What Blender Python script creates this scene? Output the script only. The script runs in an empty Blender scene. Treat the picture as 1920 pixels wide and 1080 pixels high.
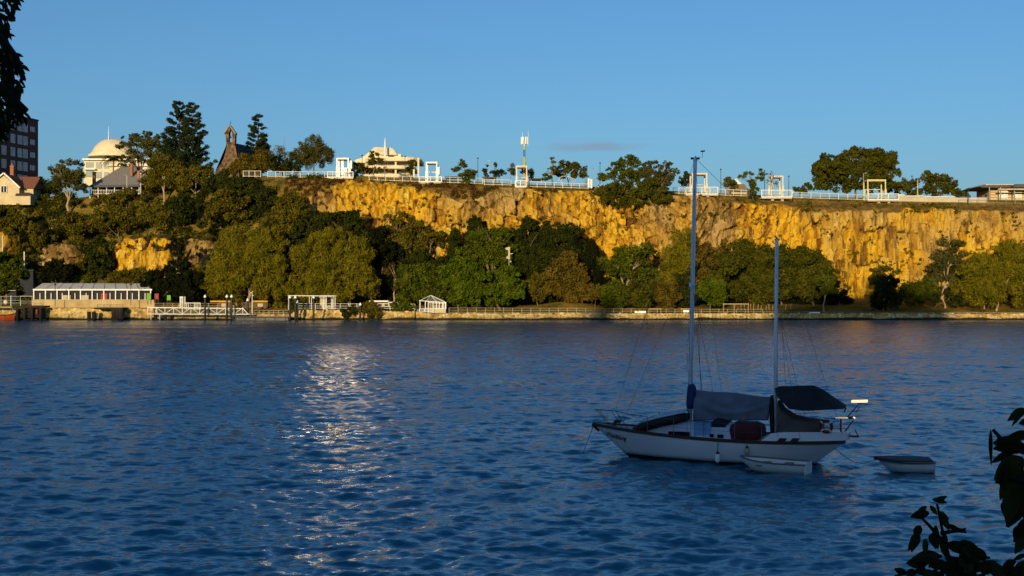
import bpy, bmesh, math, random
import numpy as np
from mathutils import Vector, Matrix, Euler

# ------------------------------------------------------------------ camera, sky, sun, exposure
S = bpy.context.scene
COL = S.collection
F, EYE = 2375.0, 6.3                      # focal length in photo pixels (1920 wide), eye height over the water
cam_data = bpy.data.cameras.new('camera')
cam = bpy.data.objects.new('camera', cam_data)
COL.objects.link(cam)
cam.location = (0, 0, EYE)
cam.rotation_euler = (math.radians(90), 0, 0)
cam_data.lens = 36.0 * F / 1920.0
cam_data.clip_start, cam_data.clip_end = 0.1, 9000
S.camera = cam

SUN_EL, SUN_AZ = 9.0, 14.0                # degrees; the sun is behind the camera, AZ to its left
world = bpy.data.worlds.new('World')
S.world = world
world.use_nodes = True
wn, wl = world.node_tree.nodes, world.node_tree.links
bg = wn['Background']
sky = wn.new('ShaderNodeTexSky')
sky.sky_type = 'NISHITA'
sky.sun_disc = False
sky.sun_elevation = math.radians(SUN_EL)
sky.sun_rotation = math.radians(180 + SUN_AZ)
sky.air_density, sky.dust_density, sky.ozone_density = 1.0, 1.3, 5.0
hsv = wn.new('ShaderNodeHueSaturation')
hsv.inputs['Saturation'].default_value = 1.0
hsv.inputs['Hue'].default_value = 0.497
wl.new(sky.outputs[0], hsv.inputs['Color'])
# one thin grey cloud low over the cliff: a patch of the sky dome with a ragged edge
tc = wn.new('ShaderNodeTexCoord')
sep = wn.new('ShaderNodeSeparateXYZ')
wl.new(tc.outputs['Generated'], sep.inputs[0])
def wmath(op, a, b=None, c=None):
    n = wn.new('ShaderNodeMath'); n.operation = op
    for i, v in enumerate((a, b, c)):
        if v is None: continue
        if isinstance(v, (int, float)): n.inputs[i].default_value = v
        else: wl.new(v, n.inputs[i])
    return n.outputs[0]
cu = wmath('DIVIDE', wmath('SUBTRACT', sep.outputs[0], 0.066), 0.052)
cv = wmath('DIVIDE', wmath('SUBTRACT', sep.outputs[2], 0.1105), 0.0052)
rr = wmath('SQRT', wmath('ADD', wmath('MULTIPLY', cu, cu), wmath('MULTIPLY', cv, cv)))
mp = wn.new('ShaderNodeMapping'); mp.inputs['Scale'].default_value = (45, 45, 190)
wl.new(tc.outputs['Generated'], mp.inputs[0])
cn = wn.new('ShaderNodeTexNoise'); cn.inputs['Scale'].default_value = 1.0; cn.inputs['Detail'].default_value = 5
wl.new(mp.outputs[0], cn.inputs[0])
dens = wmath('SUBTRACT', wmath('ADD', cn.outputs[0], 0.42), rr)
cmask = wmath('MULTIPLY', wmath('MINIMUM', wmath('MAXIMUM', wmath('MULTIPLY', dens, 1.5), 0.0), 1.0), 0.6)
mx = wn.new('ShaderNodeMix'); mx.data_type = 'RGBA'
wl.new(cmask, mx.inputs[0]); wl.new(hsv.outputs[0], mx.inputs[6])
mx.inputs[7].default_value = (1.55, 2.05, 2.75, 1)
wl.new(mx.outputs[2], bg.inputs['Color'])
bg.inputs['Strength'].default_value = 0.15

el, az = math.radians(SUN_EL), math.radians(SUN_AZ)
SUN = Vector((-math.sin(az) * math.cos(el), -math.cos(az) * math.cos(el), math.sin(el)))
sun_data = bpy.data.lights.new('sun', 'SUN')
sun_data.energy, sun_data.angle, sun_data.color = 4.7, math.radians(0.5), (1.0, 0.80, 0.45)
sun_lamp = bpy.data.objects.new('sun', sun_data)
sun_lamp.rotation_euler = SUN.to_track_quat('Z', 'Y').to_euler()
sun_lamp.location = (-60, -200, 90)
COL.objects.link(sun_lamp)
S.view_settings.view_transform = 'Standard'
S.view_settings.look = 'None'
S.view_settings.exposure = 0.0
S.view_settings.gamma = 1.0

# ------------------------------------------------------------------ small tools
rnd = random.Random(7)
rng = np.random.default_rng(11)

def at(px, py, Y):
    """The point at distance Y that the photo shows at pixel (px, py)."""
    return Vector(((px - 960.0) / F * Y, Y, EYE + (540.0 - py) / F * Y))

def tag(o, label=None, cat=None, group=None, kind=None):
    if label: o['label'] = label
    if cat: o['category'] = cat
    if group: o['group'] = group
    if kind: o['kind'] = kind
    return o

def thing(name, label, cat, loc, group=None, rotz=0.0):
    o = bpy.data.objects.new(name, None)
    o.empty_display_size = 0.3
    o.location = loc
    o.rotation_euler = (0, 0, rotz)
    COL.objects.link(o)
    return tag(o, label, cat, group)

def link_mesh(name, me, mat, parent=None, smooth=False):
    if mat is not None: me.materials.append(mat)
    if smooth: me.polygons.foreach_set('use_smooth', np.ones(len(me.polygons), dtype=bool))
    o = bpy.data.objects.new(name, me)
    COL.objects.link(o)
    if parent is not None: o.parent = parent
    return o

class MB:
    """Collects shapes and links them as ONE mesh object."""
    def __init__(s): s.v, s.f = [], []
    def add(s, vs, fs):
        b = len(s.v); s.v += [tuple(v) for v in vs]; s.f += [tuple(i + b for i in f) for f in fs]; return s
    def box(s, x0, x1, y0, y1, z0, z1):
        vs = [(x, y, z) for z in (z0, z1) for y in (y0, y1) for x in (x0, x1)]
        return s.add(vs, [(0, 2, 3, 1), (4, 5, 7, 6), (0, 1, 5, 4), (1, 3, 7, 5), (3, 2, 6, 7), (2, 0, 4, 6)])
    def bar(s, a, b, w, h=None, up=(0, 0, 1)):
        """A straight bar of rectangular section from a to b."""
        a, b = Vector(a), Vector(b); h = w if h is None else h
        d = (b - a).normalized(); u = Vector(up)
        if abs(d.dot(u)) > 0.95: u = Vector((0, 1, 0))
        r = d.cross(u).normalized(); u = r.cross(d).normalized()
        vs = [p + r * (i * w / 2) + u * (j * h / 2) for p in (a, b) for i, j in ((-1, -1), (1, -1), (1, 1), (-1, 1))]
        return s.add(vs, [(3, 2, 1, 0), (4, 5, 6, 7)] + [(i, (i + 1) % 4, 4 + (i + 1) % 4, 4 + i) for i in range(4)])
    def tube(s, pts, rad, n=6, cap=True):
        pts = [Vector(p) for p in pts]
        rads = rad if isinstance(rad, (list, tuple)) else [rad] * len(pts)
        rings = []
        for i, p in enumerate(pts):
            d = (pts[min(i + 1, len(pts) - 1)] - pts[max(i - 1, 0)]).normalized()
            u = Vector((0, 0, 1)) if abs(d.z) < 0.9 else Vector((0, 1, 0))
            r = d.cross(u).normalized(); u = r.cross(d)
            rings.append([p + (r * math.cos(t) + u * math.sin(t)) * rads[i] for t in [2 * math.pi * k / n for k in range(n)]])
        return s.loft(rings, cap)
    def loft(s, rings, cap=True, closed=True):
        n = len(rings[0]); vs = [v for r in rings for v in r]; fs = []
        m = n if closed else n - 1
        for i in range(len(rings) - 1):
            for k in range(m):
                a, b = i * n + k, i * n + (k + 1) % n
                fs.append((a, b, b + n, a + n))
        if cap and closed:
            fs.append(tuple(range(n - 1, -1, -1))); fs.append(tuple(range((len(rings) - 1) * n, len(rings) * n)))
        return s.add(vs, fs)
    def ball(s, c, rx, ry=None, rz=None, n=10, m=6):
        ry = rx if ry is None else ry; rz = rx if rz is None else rz
        rings = []
        for i in range(1, m):
            t = math.pi * i / m
            rings.append([(c[0] + rx * math.sin(t) * math.cos(2 * math.pi * k / n), c[1] + ry * math.sin(t) * math.sin(2 * math.pi * k / n), c[2] - rz * math.cos(t)) for k in range(n)])
        return s.loft(rings)
    def lathe(s, c, prof, n=12):
        """prof: (radius, height) pairs round the vertical through c."""
        return s.loft([[(c[0] + r * math.cos(2 * math.pi * k / n), c[1] + r * math.sin(2 * math.pi * k / n), c[2] + z) for k in range(n)] for r, z in prof])
    def prism(s, poly, axis_a, axis_b):
        """poly of 3-D points at one end, shifted by (axis_b - axis_a) to the other."""
        d = Vector(axis_b) - Vector(axis_a); n = len(poly)
        vs = [Vector(p) for p in poly] + [Vector(p) + d for p in poly]
        return s.add(vs, [tuple(range(n - 1, -1, -1)), tuple(range(n, 2 * n))] + [(i, (i + 1) % n, n + (i + 1) % n, n + i) for i in range(n)])
    def quad(s, a, b, c, d): return s.add([a, b, c, d], [(0, 1, 2, 3)])
    def mesh(s, name, off=(0, 0, 0)):
        me = bpy.data.meshes.new(name)
        me.from_pydata([(x - off[0], y - off[1], z - off[2]) for x, y, z in s.v], [], s.f)
        bm = bmesh.new(); bm.from_mesh(me); bmesh.ops.recalc_face_normals(bm, faces=bm.faces); bm.to_mesh(me); bm.free()
        return me
    def build(s, name, mat, parent=None, world=True, smooth=False):
        """world: the collected points are world points (the parent must not be rotated); else the parent's own."""
        if parent is not None and world:
            return link_mesh(name, s.mesh(name, parent.location), mat, parent, smooth)
        if parent is None:
            a = np.array(s.v); c = ((a[:, 0].min() + a[:, 0].max()) / 2, (a[:, 1].min() + a[:, 1].max()) / 2, a[:, 2].min())
            o = link_mesh(name, s.mesh(name, c), mat, None, smooth); o.location = c
            return o
        return link_mesh(name, s.mesh(name), mat, parent, smooth)

def np_mesh(name, V, Q):
    """A mesh from an (n,3) array of points and an (m,4) array of quads (or (m,3) of triangles)."""
    me = bpy.data.meshes.new(name)
    k = Q.shape[1]
    me.vertices.add(len(V)); me.vertices.foreach_set('co', np.ascontiguousarray(V, dtype=np.float32).ravel())
    me.loops.add(Q.size); me.loops.foreach_set('vertex_index', np.ascontiguousarray(Q, dtype=np.int32).ravel())
    me.polygons.add(len(Q)); me.polygons.foreach_set('loop_start', np.arange(0, Q.size, k, dtype=np.int32))
    me.polygons.foreach_set('loop_total', np.full(len(Q), k, dtype=np.int32))
    me.update(calc_edges=True)
    return me

def grid_quads(nr, nc):
    i = np.arange(nr - 1)[:, None] * nc + np.arange(nc - 1)[None, :]
    return np.stack([i, i + 1, i + nc + 1, i + nc], -1).reshape(-1, 4)

# smooth value noise on numpy arrays (hash lattice), and cellular noise for rock
def _h(ix, iy, seed):
    n = (ix.astype(np.int64) * 374761393 + iy.astype(np.int64) * 668265263 + seed * 974711) & 0xffffffff
    n = ((n ^ (n >> 13)) * 1274126177) & 0xffffffff
    n = n ^ (n >> 16)
    return (n & 0xffff) / 65535.0
def vnoise(x, y, seed=0):
    ix, iy = np.floor(x), np.floor(y); fx, fy = x - ix, y - iy
    fx, fy = fx * fx * (3 - 2 * fx), fy * fy * (3 - 2 * fy)
    a, b, c, d = _h(ix, iy, seed), _h(ix + 1, iy, seed), _h(ix, iy + 1, seed), _h(ix + 1, iy + 1, seed)
    return (a * (1 - fx) + b * fx) * (1 - fy) + (c * (1 - fx) + d * fx) * fy
def fbm(x, y, seed=0, o=4):
    s, a, t = 0.0, 0.5, 0.0
    for k in range(o):
        s = s + a * vnoise(x * 2 ** k + 17.3 * k, y * 2 ** k + 9.1 * k, seed + k); t += a; a *= 0.5
    return s / t
def worley(x, y, seed=0):
    """nearest and second distance, two random values of the nearest cell, and the offset from its middle"""
    ix, iy = np.floor(x), np.floor(y)
    d1 = np.full(x.shape, 9.0); d2 = d1.copy(); idv, idw, ox, oy = [np.zeros(x.shape) for _ in range(4)]
    for i in (-1, 0, 1):
        for j in (-1, 0, 1):
            cx, cy = ix + i, iy + j
            qx, qy = cx + 0.1 + 0.8 * _h(cx, cy, seed), cy + 0.1 + 0.8 * _h(cx, cy, seed + 5)
            d = np.maximum(np.abs(qx - x), np.abs(qy - y)) * 0.85 + np.hypot(qx - x, qy - y) * 0.15
            n1 = d < d1
            d2 = np.where(n1, d1, np.minimum(d2, d)); idv = np.where(n1, _h(cx, cy, seed + 9), idv); idw = np.where(n1, _h(cx, cy, seed + 13), idw)
            ox = np.where(n1, x - qx, ox); oy = np.where(n1, y - qy, oy)
            d1 = np.where(n1, d, d1)
    return d1, d2, idv, idw, ox, oy

# ------------------------------------------------------------------ materials
MATS = {}
def new_mat(name):
    m = bpy.data.materials.new(name); m.use_nodes = True
    return m, m.node_tree.nodes, m.node_tree.links, m.node_tree.nodes['Principled BSDF']
def noisy(name, col, col2=None, scale=3.0, rough=0.7, metal=0.0, amount=0.5, bump=0.0, spec=0.3, stretch=(1, 1, 1), coat=0.0):
    """A painted or weathered surface: two colours mixed by noise, some unevenness in gloss and height."""
    if name in MATS: return MATS[name]
    m, n, l, p = new_mat(name)
    col2 = col2 or tuple(c * 0.72 for c in col)
    t = n.new('ShaderNodeTexCoord'); mp = n.new('ShaderNodeMapping'); mp.inputs['Scale'].default_value = stretch
    l.new(t.outputs['Object'], mp.inputs[0])
    no = n.new('ShaderNodeTexNoise'); no.inputs['Scale'].default_value = scale; no.inputs['Detail'].default_value = 5
    l.new(mp.outputs[0], no.inputs[0])
    cr = n.new('ShaderNodeValToRGB')
    cr.color_ramp.elements[0].position = 0.5 - 0.28 * amount / 0.5 * 0.6; cr.color_ramp.elements[1].position = 0.72
    cr.color_ramp.elements[0].color = (*col2, 1); cr.color_ramp.elements[1].color = (*col, 1)
    l.new(no.outputs[0], cr.inputs[0]); l.new(cr.outputs[0], p.inputs['Base Color'])
    p.inputs['Roughness'].default_value = rough; p.inputs['Metallic'].default_value = metal
    p.inputs['Specular IOR Level'].default_value = spec
    p.inputs['Coat Weight'].default_value = coat
    if bump:
        b = n.new('ShaderNodeBump'); b.inputs['Strength'].default_value = 0.6; b.inputs['Distance'].default_value = bump
        l.new(no.outputs[0], b.inputs['Height']); l.new(b.outputs[0], p.inputs['Normal'])
    MATS[name] = m
    return m
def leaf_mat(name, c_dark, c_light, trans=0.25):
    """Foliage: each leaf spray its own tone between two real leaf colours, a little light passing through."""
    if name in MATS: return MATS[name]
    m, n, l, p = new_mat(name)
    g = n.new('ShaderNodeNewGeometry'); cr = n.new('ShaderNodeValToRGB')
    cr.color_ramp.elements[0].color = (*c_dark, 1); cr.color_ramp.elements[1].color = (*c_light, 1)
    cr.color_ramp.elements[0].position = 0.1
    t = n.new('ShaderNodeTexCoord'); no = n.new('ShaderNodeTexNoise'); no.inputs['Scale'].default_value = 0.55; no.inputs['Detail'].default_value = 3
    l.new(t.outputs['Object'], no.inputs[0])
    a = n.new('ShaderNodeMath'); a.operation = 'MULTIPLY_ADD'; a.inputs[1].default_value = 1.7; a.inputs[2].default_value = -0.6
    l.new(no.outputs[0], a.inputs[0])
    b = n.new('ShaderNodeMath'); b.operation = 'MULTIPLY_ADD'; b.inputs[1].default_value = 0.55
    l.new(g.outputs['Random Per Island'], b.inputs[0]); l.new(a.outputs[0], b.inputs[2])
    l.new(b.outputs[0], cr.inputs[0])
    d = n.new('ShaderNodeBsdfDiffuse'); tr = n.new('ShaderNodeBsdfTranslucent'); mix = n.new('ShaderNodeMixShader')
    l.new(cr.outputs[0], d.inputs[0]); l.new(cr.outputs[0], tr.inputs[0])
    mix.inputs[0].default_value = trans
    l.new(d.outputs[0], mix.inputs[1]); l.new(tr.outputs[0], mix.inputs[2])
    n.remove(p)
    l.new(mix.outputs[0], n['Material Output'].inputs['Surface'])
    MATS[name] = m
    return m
def glass(name, col=(0.02, 0.025, 0.03), rough=0.04):
    if name in MATS: return MATS[name]
    m, n, l, p = new_mat(name)
    p.inputs['Base Color'].default_value = (*col, 1); p.inputs['Roughness'].default_value = rough
    p.inputs['Specular IOR Level'].default_value = 0.6
    MATS[name] = m
    return m

WHITE = noisy('white_paint', (0.80, 0.78, 0.73), (0.66, 0.63, 0.57), 2.0, 0.55)
CREAM = noisy('cream_render', (0.76, 0.65, 0.44), (0.66, 0.54, 0.34), 0.6, 0.8)
DARKM = noisy('dark_metal', (0.03, 0.03, 0.032), None, 4, 0.5)
GREYM = noisy('grey_steel', (0.30, 0.30, 0.30), None, 4, 0.45, 0.3)
TIMBER = noisy('weathered_timber', (0.30, 0.19, 0.08), (0.20, 0.12, 0.05), 6, 0.85, stretch=(1, 1, 6))
BRICK = noisy('dark_brick', (0.105, 0.062, 0.052), (0.07, 0.042, 0.036), 1.5, 0.9)
CHIM = noisy('chimney_brick', (0.36, 0.15, 0.07), (0.25, 0.10, 0.05), 3, 0.9)
ROCKC = noisy('pale_stone', (0.50, 0.36, 0.13), (0.22, 0.13, 0.045), 1.1, 0.95, amount=0.8, bump=0.08)
GLASS = glass('window_glass')
DARKIN = noisy('dark_interior', (0.025, 0.022, 0.02), None, 2, 0.9)

# ================================================================== THE LAND AND THE WATER
# crest of the far bank: photo pixel of the edge, distance where the slope starts and where it ends
CREST = np.array([(-700, 400, 262, 300), (0, 388, 262, 299), (100, 376, 262, 299), (300, 352, 262, 298), (450, 340, 264, 292), (560, 338, 270, 283),
                  (640, 338, 275.5, 281.5), (800, 345, 276, 281.5), (970, 355, 276, 281.5), (1115, 360, 276, 281.5), (1260, 368, 276, 281.5),
                  (1500, 379, 276, 281.5), (1690, 382, 276, 281.5), (1920, 386, 276, 281.5), (2700, 396, 276, 281.5)])
_cx = (CREST[:, 0] - 960) / F * CREST[:, 3]
_cz = EYE + (540 - CREST[:, 1]) / F * CREST[:, 3]
def crest_z(x): return np.interp(x, _cx, _cz)
def slope_start(x): return np.interp(x, _cx, CREST[:, 2])
def slope_end(x): return np.interp(x, _cx, CREST[:, 3])
# level of the waterside walk, by x at the sea wall
_wx = (np.array([-700, 292, 300, 545, 560, 640, 700, 780, 800, 1400, 2700]) - 960) / F * 250.0
_wz = np.array([2.25, 2.25, 1.15, 1.15, 1.9, 1.9, 1.75, 1.6, 1.3, 1.3, 1.1])
def walk_z(x): return np.interp(x, _wx, _wz)

def smooth(t): t = np.clip(t, 0, 1); return t * t * (3 - 2 * t)
def ground_z(x, y):
    x = np.asarray(x, float); y = np.asarray(y, float)
    near = np.where(y < 5, 4.6, 4.6 - (y - 5) / 15 * 6.2)
    near = np.maximum(near, -3.0)
    wz = walk_z(x)
    y0, y1, zt = slope_start(x), slope_end(x), crest_z(x)
    lawn_top = np.interp(x, (-90, -40, 10, 40), (3.4, 3.6, 3.9, 4.1))
    t = np.clip((y - 255.5) / np.maximum(y0 - 255.5, 1), 0, 1)
    lawn = wz + (np.maximum(lawn_top, wz) - wz) * t ** 0.9
    lawn = lawn + 1.15 * np.exp(-((x - 11.0) / 6.0) ** 2 - ((y - 262.5) / 3.5) ** 2) + 0.25 * (fbm(x * 0.15, y * 0.15, 3) - 0.5) * smooth((y - 255.5) / 4)
    s = (y - y0) / (y1 - y0)
    hill = lawn + (zt - lawn) * np.clip(s, 0, 1) ** 0.95 + 1.6 * (fbm(x * 0.11, y * 0.11, 8) - 0.5) * smooth(s * 3) * smooth((1.25 - s) * 3) * np.where(x < -48, 1, 0.2)
    far = np.where(y > y1, zt + 0.004 * (y - y1) + 1.7 * smooth((y - y1 - 2.5) / 4) * smooth((x + 78) / 8), hill)
    far = np.where(y < 250.35, -3.0, far)
    return np.where(y < 60, near, np.where(y < 250.35, -3.0, far))

gx = np.concatenate([np.linspace(-2500, -220, 14), np.arange(-200, 200.1, 1.6), np.linspace(220, 2500, 14)])
gy = np.concatenate([[-2500, -600, -150, -40, -10, 0, 3, 5], np.arange(6, 22, 1.5), [40, 59, 61, 120, 200, 245, 250.3, 250.5], np.arange(251, 256, 0.8), np.arange(256, 302, 0.9), [304, 308, 315, 330, 360, 420, 600, 1000, 2000, 5000]])
GX, GY = np.meshgrid(gx, gy)
GZ = ground_z(GX, GY)
m, n, l, p = new_mat('dry_grass_and_earth')
t = n.new('ShaderNodeTexCoord')
n1 = n.new('ShaderNodeTexNoise'); n1.inputs['Scale'].default_value = 0.22; n1.inputs['Detail'].default_value = 6
n2 = n.new('ShaderNodeTexNoise'); n2.inputs['Scale'].default_value = 2.2; n2.inputs['Detail'].default_value = 5
for q in (n1, n2): l.new(t.outputs['Object'], q.inputs[0])
ad = n.new('ShaderNodeMath'); ad.operation = 'MULTIPLY_ADD'; ad.inputs[1].default_value = 0.6
l.new(n2.outputs[0], ad.inputs[0])
sb = n.new('ShaderNodeMath'); sb.operation = 'MULTIPLY_ADD'; sb.inputs[1].default_value = 0.9; sb.inputs[2].default_value = -0.24
l.new(n1.outputs[0], sb.inputs[0]); l.new(sb.outputs[0], ad.inputs[2])
cr = n.new('ShaderNodeValToRGB')
e = cr.color_ramp.elements
e[0].position, e[0].color = 0.3, (0.055, 0.052, 0.010, 1)
e[1].position, e[1].color = 0.75, (0.32, 0.18, 0.04, 1)
q = e.new(0.5); q.color = (0.17, 0.12, 0.02, 1)
l.new(ad.outputs[0], cr.inputs[0]); l.new(cr.outputs[0], p.inputs['Base Color'])
p.inputs['Roughness'].default_value = 1.0; p.inputs['Specular IOR Level'].default_value = 0.05
GRASSY = m
ground = link_mesh('ground', np_mesh('ground', np.stack([GX, GY, GZ], -1).reshape(-1, 3), grid_quads(len(gy), len(gx))), m, None, True)
tag(ground, 'dry grassy banks and plateau on both sides of the river', 'ground', kind='structure')

# the waterside walk: a paved strip lying on the bank behind the sea wall
PAVE = noisy('walk_paving', (0.28, 0.20, 0.11), (0.20, 0.14, 0.075), 1.2, 0.9)
px_ = np.arange(-140, 150.1, 2.0)
V = []
for yy in (250.9, 252.9):
    for xx in px_: V.append((xx, yy, float(walk_z(xx)) + 0.03))
path = link_mesh('path', np_mesh('path', np.array(V), grid_quads(2, len(px_))), PAVE)
tag(path, 'paved waterside walk behind the sea wall railing', 'path', kind='structure')

# ---- water: one sheet with real waves, finest where the camera looks
uu = np.concatenate([np.linspace(-2.2, -0.6, 24)[:-1], np.linspace(-0.6, -0.44, 30)[:-1], np.linspace(-0.44, 0.44, 800), np.linspace(0.44, 0.6, 30)[1:], np.linspace(0.6, 2.2, 24)[1:]])
yy = np.exp(np.linspace(math.log(9.0), math.log(252.0), 860))
WY = np.repeat(yy[:, None], len(uu), 1); WX = uu[None, :] * WY
dy = WY * (math.log(252 / 9.0) / 859)
WZ = np.zeros_like(WX)
wr = np.random.default_rng(5)
for k in range(54):
    lam = 0.32 * (11.0) ** (k / 53.0)
    ang = math.radians(wr.normal(-68, 34))
    kx, ky = math.cos(ang) * 2 * math.pi / lam, math.sin(ang) * 2 * math.pi / lam
    keep = np.clip((lam / np.maximum(dy * abs(math.sin(ang)), 0.012) - 2.2) / 3.0, 0, 1)
    amp = 0.0062 * lam ** 0.58 * (0.6 if lam > 2.5 else 1.0)
    ph = kx * WX + ky * WY + wr.uniform(0, 6.28) + 1.6 * (vnoise(WX * 0.16 + k, WY * 0.16, 40 + k % 5))
    patch = 0.55 + 0.9 * vnoise(WX * 0.05 + 3.1 * k, WY * 0.035, 60)
    WZ += keep * amp * patch * (np.sin(ph) + 0.22 * np.sin(2 * ph + 1.2))
m, n, l, p = new_mat('river_water')
p.inputs['Base Color'].default_value = (0.0, 0.115, 0.19, 1)
p.inputs['Specular Tint'].default_value = (0.12, 0.9, 1.0, 1)
p.inputs['Specular IOR Level'].default_value = 1.0
p.inputs['IOR'].default_value = 1.33
geo = n.new('ShaderNodeNewGeometry')
acc = geo.outputs['Normal']
for sc, st, amt in ((2.6, (0.36, 1, 1), 0.33), (0.5, (0.35, 1, 1), 0.10), (8.0, (0.40, 1, 1), 0.26)):
    mp = n.new('ShaderNodeMapping'); mp.inputs['Scale'].default_value = st
    l.new(geo.outputs['Position'], mp.inputs[0])
    no = n.new('ShaderNodeTexNoise'); no.inputs['Scale'].default_value = sc; no.inputs['Detail'].default_value = 3
    l.new(mp.outputs[0], no.inputs[0])
    a = n.new('ShaderNodeVectorMath'); a.operation = 'MULTIPLY_ADD'
    k_ = amt * 2.4
    a.inputs[1].default_value = (k_, k_, 0); a.inputs[2].default_value = (-0.5 * k_, -0.5 * k_, 0)
    l.new(no.outputs['Color'], a.inputs[0])
    b = n.new('ShaderNodeVectorMath'); b.operation = 'ADD'
    l.new(acc, b.inputs[0]); l.new(a.outputs[0], b.inputs[1]); acc = b.outputs[0]
nn = n.new('ShaderNodeVectorMath'); nn.operation = 'NORMALIZE'; l.new(acc, nn.inputs[0])
l.new(nn.outputs[0], p.inputs['Normal'])
# ripples too fine to model are the water's roughness; wind lanes make it rougher here, smoother there
mp = n.new('ShaderNodeMapping'); mp.inputs['Scale'].default_value = (0.35, 1, 1); l.new(geo.outputs['Position'], mp.inputs[0])
no = n.new('ShaderNodeTexNoise'); no.inputs['Scale'].default_value = 0.10; no.inputs['Detail'].default_value = 4; l.new(mp.outputs[0], no.inputs[0])
mr = n.new('ShaderNodeMapRange'); mr.inputs[1].default_value, mr.inputs[2].default_value = 0.35, 0.65; mr.inputs[3].default_value, mr.inputs[4].default_value = 0.15, 0.27
l.new(no.outputs[0], mr.inputs[0]); l.new(mr.outputs[0], p.inputs['Roughness'])
water = link_mesh('water', np_mesh('water', np.stack([WX, WY, WZ], -1).reshape(-1, 3), grid_quads(len(yy), len(uu))), m, None, True)
tag(water, 'dark blue rippled river water', 'river', kind='structure')

# ---- rock: quarried cliff, jointed into blocks and columns
m, n, l, p = new_mat('cliff_rock')
def attr(nm):
    a = n.new('ShaderNodeAttribute'); a.attribute_name = nm; return a.outputs['Fac']
def ramp(fac, stops):
    c = n.new('ShaderNodeValToRGB'); e = c.color_ramp.elements
    e[0].position, e[0].color = stops[0][0], (*stops[0][1], 1); e[1].position, e[1].color = stops[-1][0], (*stops[-1][1], 1)
    for ps, cl in stops[1:-1]: e.new(ps).color = (*cl, 1)
    l.new(fac, c.inputs[0]); return c.outputs[0]
def mixc(fac, a, b):
    x = n.new('ShaderNodeMix'); x.data_type = 'RGBA'; l.new(fac, x.inputs[0])
    for i, v in ((6, a), (7, b)):
        if isinstance(v, tuple): x.inputs[i].default_value = (*v, 1)
        else: l.new(v, x.inputs[i])
    return x.outputs[2]
def mnoise(scale, st, det=5):
    mp = n.new('ShaderNodeMapping'); mp.inputs['Scale'].default_value = st
    t = n.new('ShaderNodeTexCoord'); l.new(t.outputs['Object'], mp.inputs[0])
    q = n.new('ShaderNodeTexNoise'); q.inputs['Scale'].default_value = scale; q.inputs['Detail'].default_value = det
    l.new(mp.outputs[0], q.inputs[0]); return q.outputs[0]
def rng_(fac, a, b):
    r = n.new('ShaderNodeMapRange'); r.inputs[1].default_value, r.inputs[2].default_value = a, b
    l.new(fac, r.inputs[0]); return r.outputs[0]
gold = ramp(attr('tone'), [(0.0, (0.15, 0.062, 0.008)), (0.25, (0.38, 0.195, 0.012)), (0.55, (0.58, 0.335, 0.018)), (0.8, (0.52, 0.31, 0.030)), (1.0, (0.68, 0.49, 0.10))])
pale = ramp(attr('tone'), [(0.0, (0.13, 0.075, 0.024)), (0.5, (0.30, 0.19, 0.06)), (1.0, (0.48, 0.33, 0.13))])
c = mixc(rng_(attr('pale'), 0.46, 0.72), gold, pale)
c = mixc(rng_(mnoise(0.8, (1, 1, 0.14)), 0.53, 0.68), c, (0.095, 0.052, 0.016))      # dark seepage streaks
c = mixc(rng_(mnoise(2.2, (1, 1, 0.5)), 0.55, 0.72), c, (0.15, 0.075, 0.018))
c = mixc(rng_(attr('crack'), 0.07, 0.015), c, (0.085, 0.048, 0.014))
grow = ramp(mnoise(1.1, (1, 1, 1)), [(0.3, (0.055, 0.050, 0.008)), (0.5, (0.15, 0.085, 0.02)), (0.7, (0.26, 0.14, 0.025))])
c = mixc(rng_(attr('veg'), 0.42, 0.62), c, grow)
l.new(c, p.inputs['Base Color'])
p.inputs['Roughness'].default_value = 0.95; p.inputs['Specular IOR Level'].default_value = 0.1
bm_ = n.new('ShaderNodeBump'); bm_.inputs['Strength'].default_value = 0.7; bm_.inputs['Distance'].default_value = 0.25
l.new(mnoise(1.7, (1, 1, 0.8), 8), bm_.inputs['Height']); l.new(bm_.outputs[0], p.inputs['Normal'])
CLIFFM = m

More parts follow.
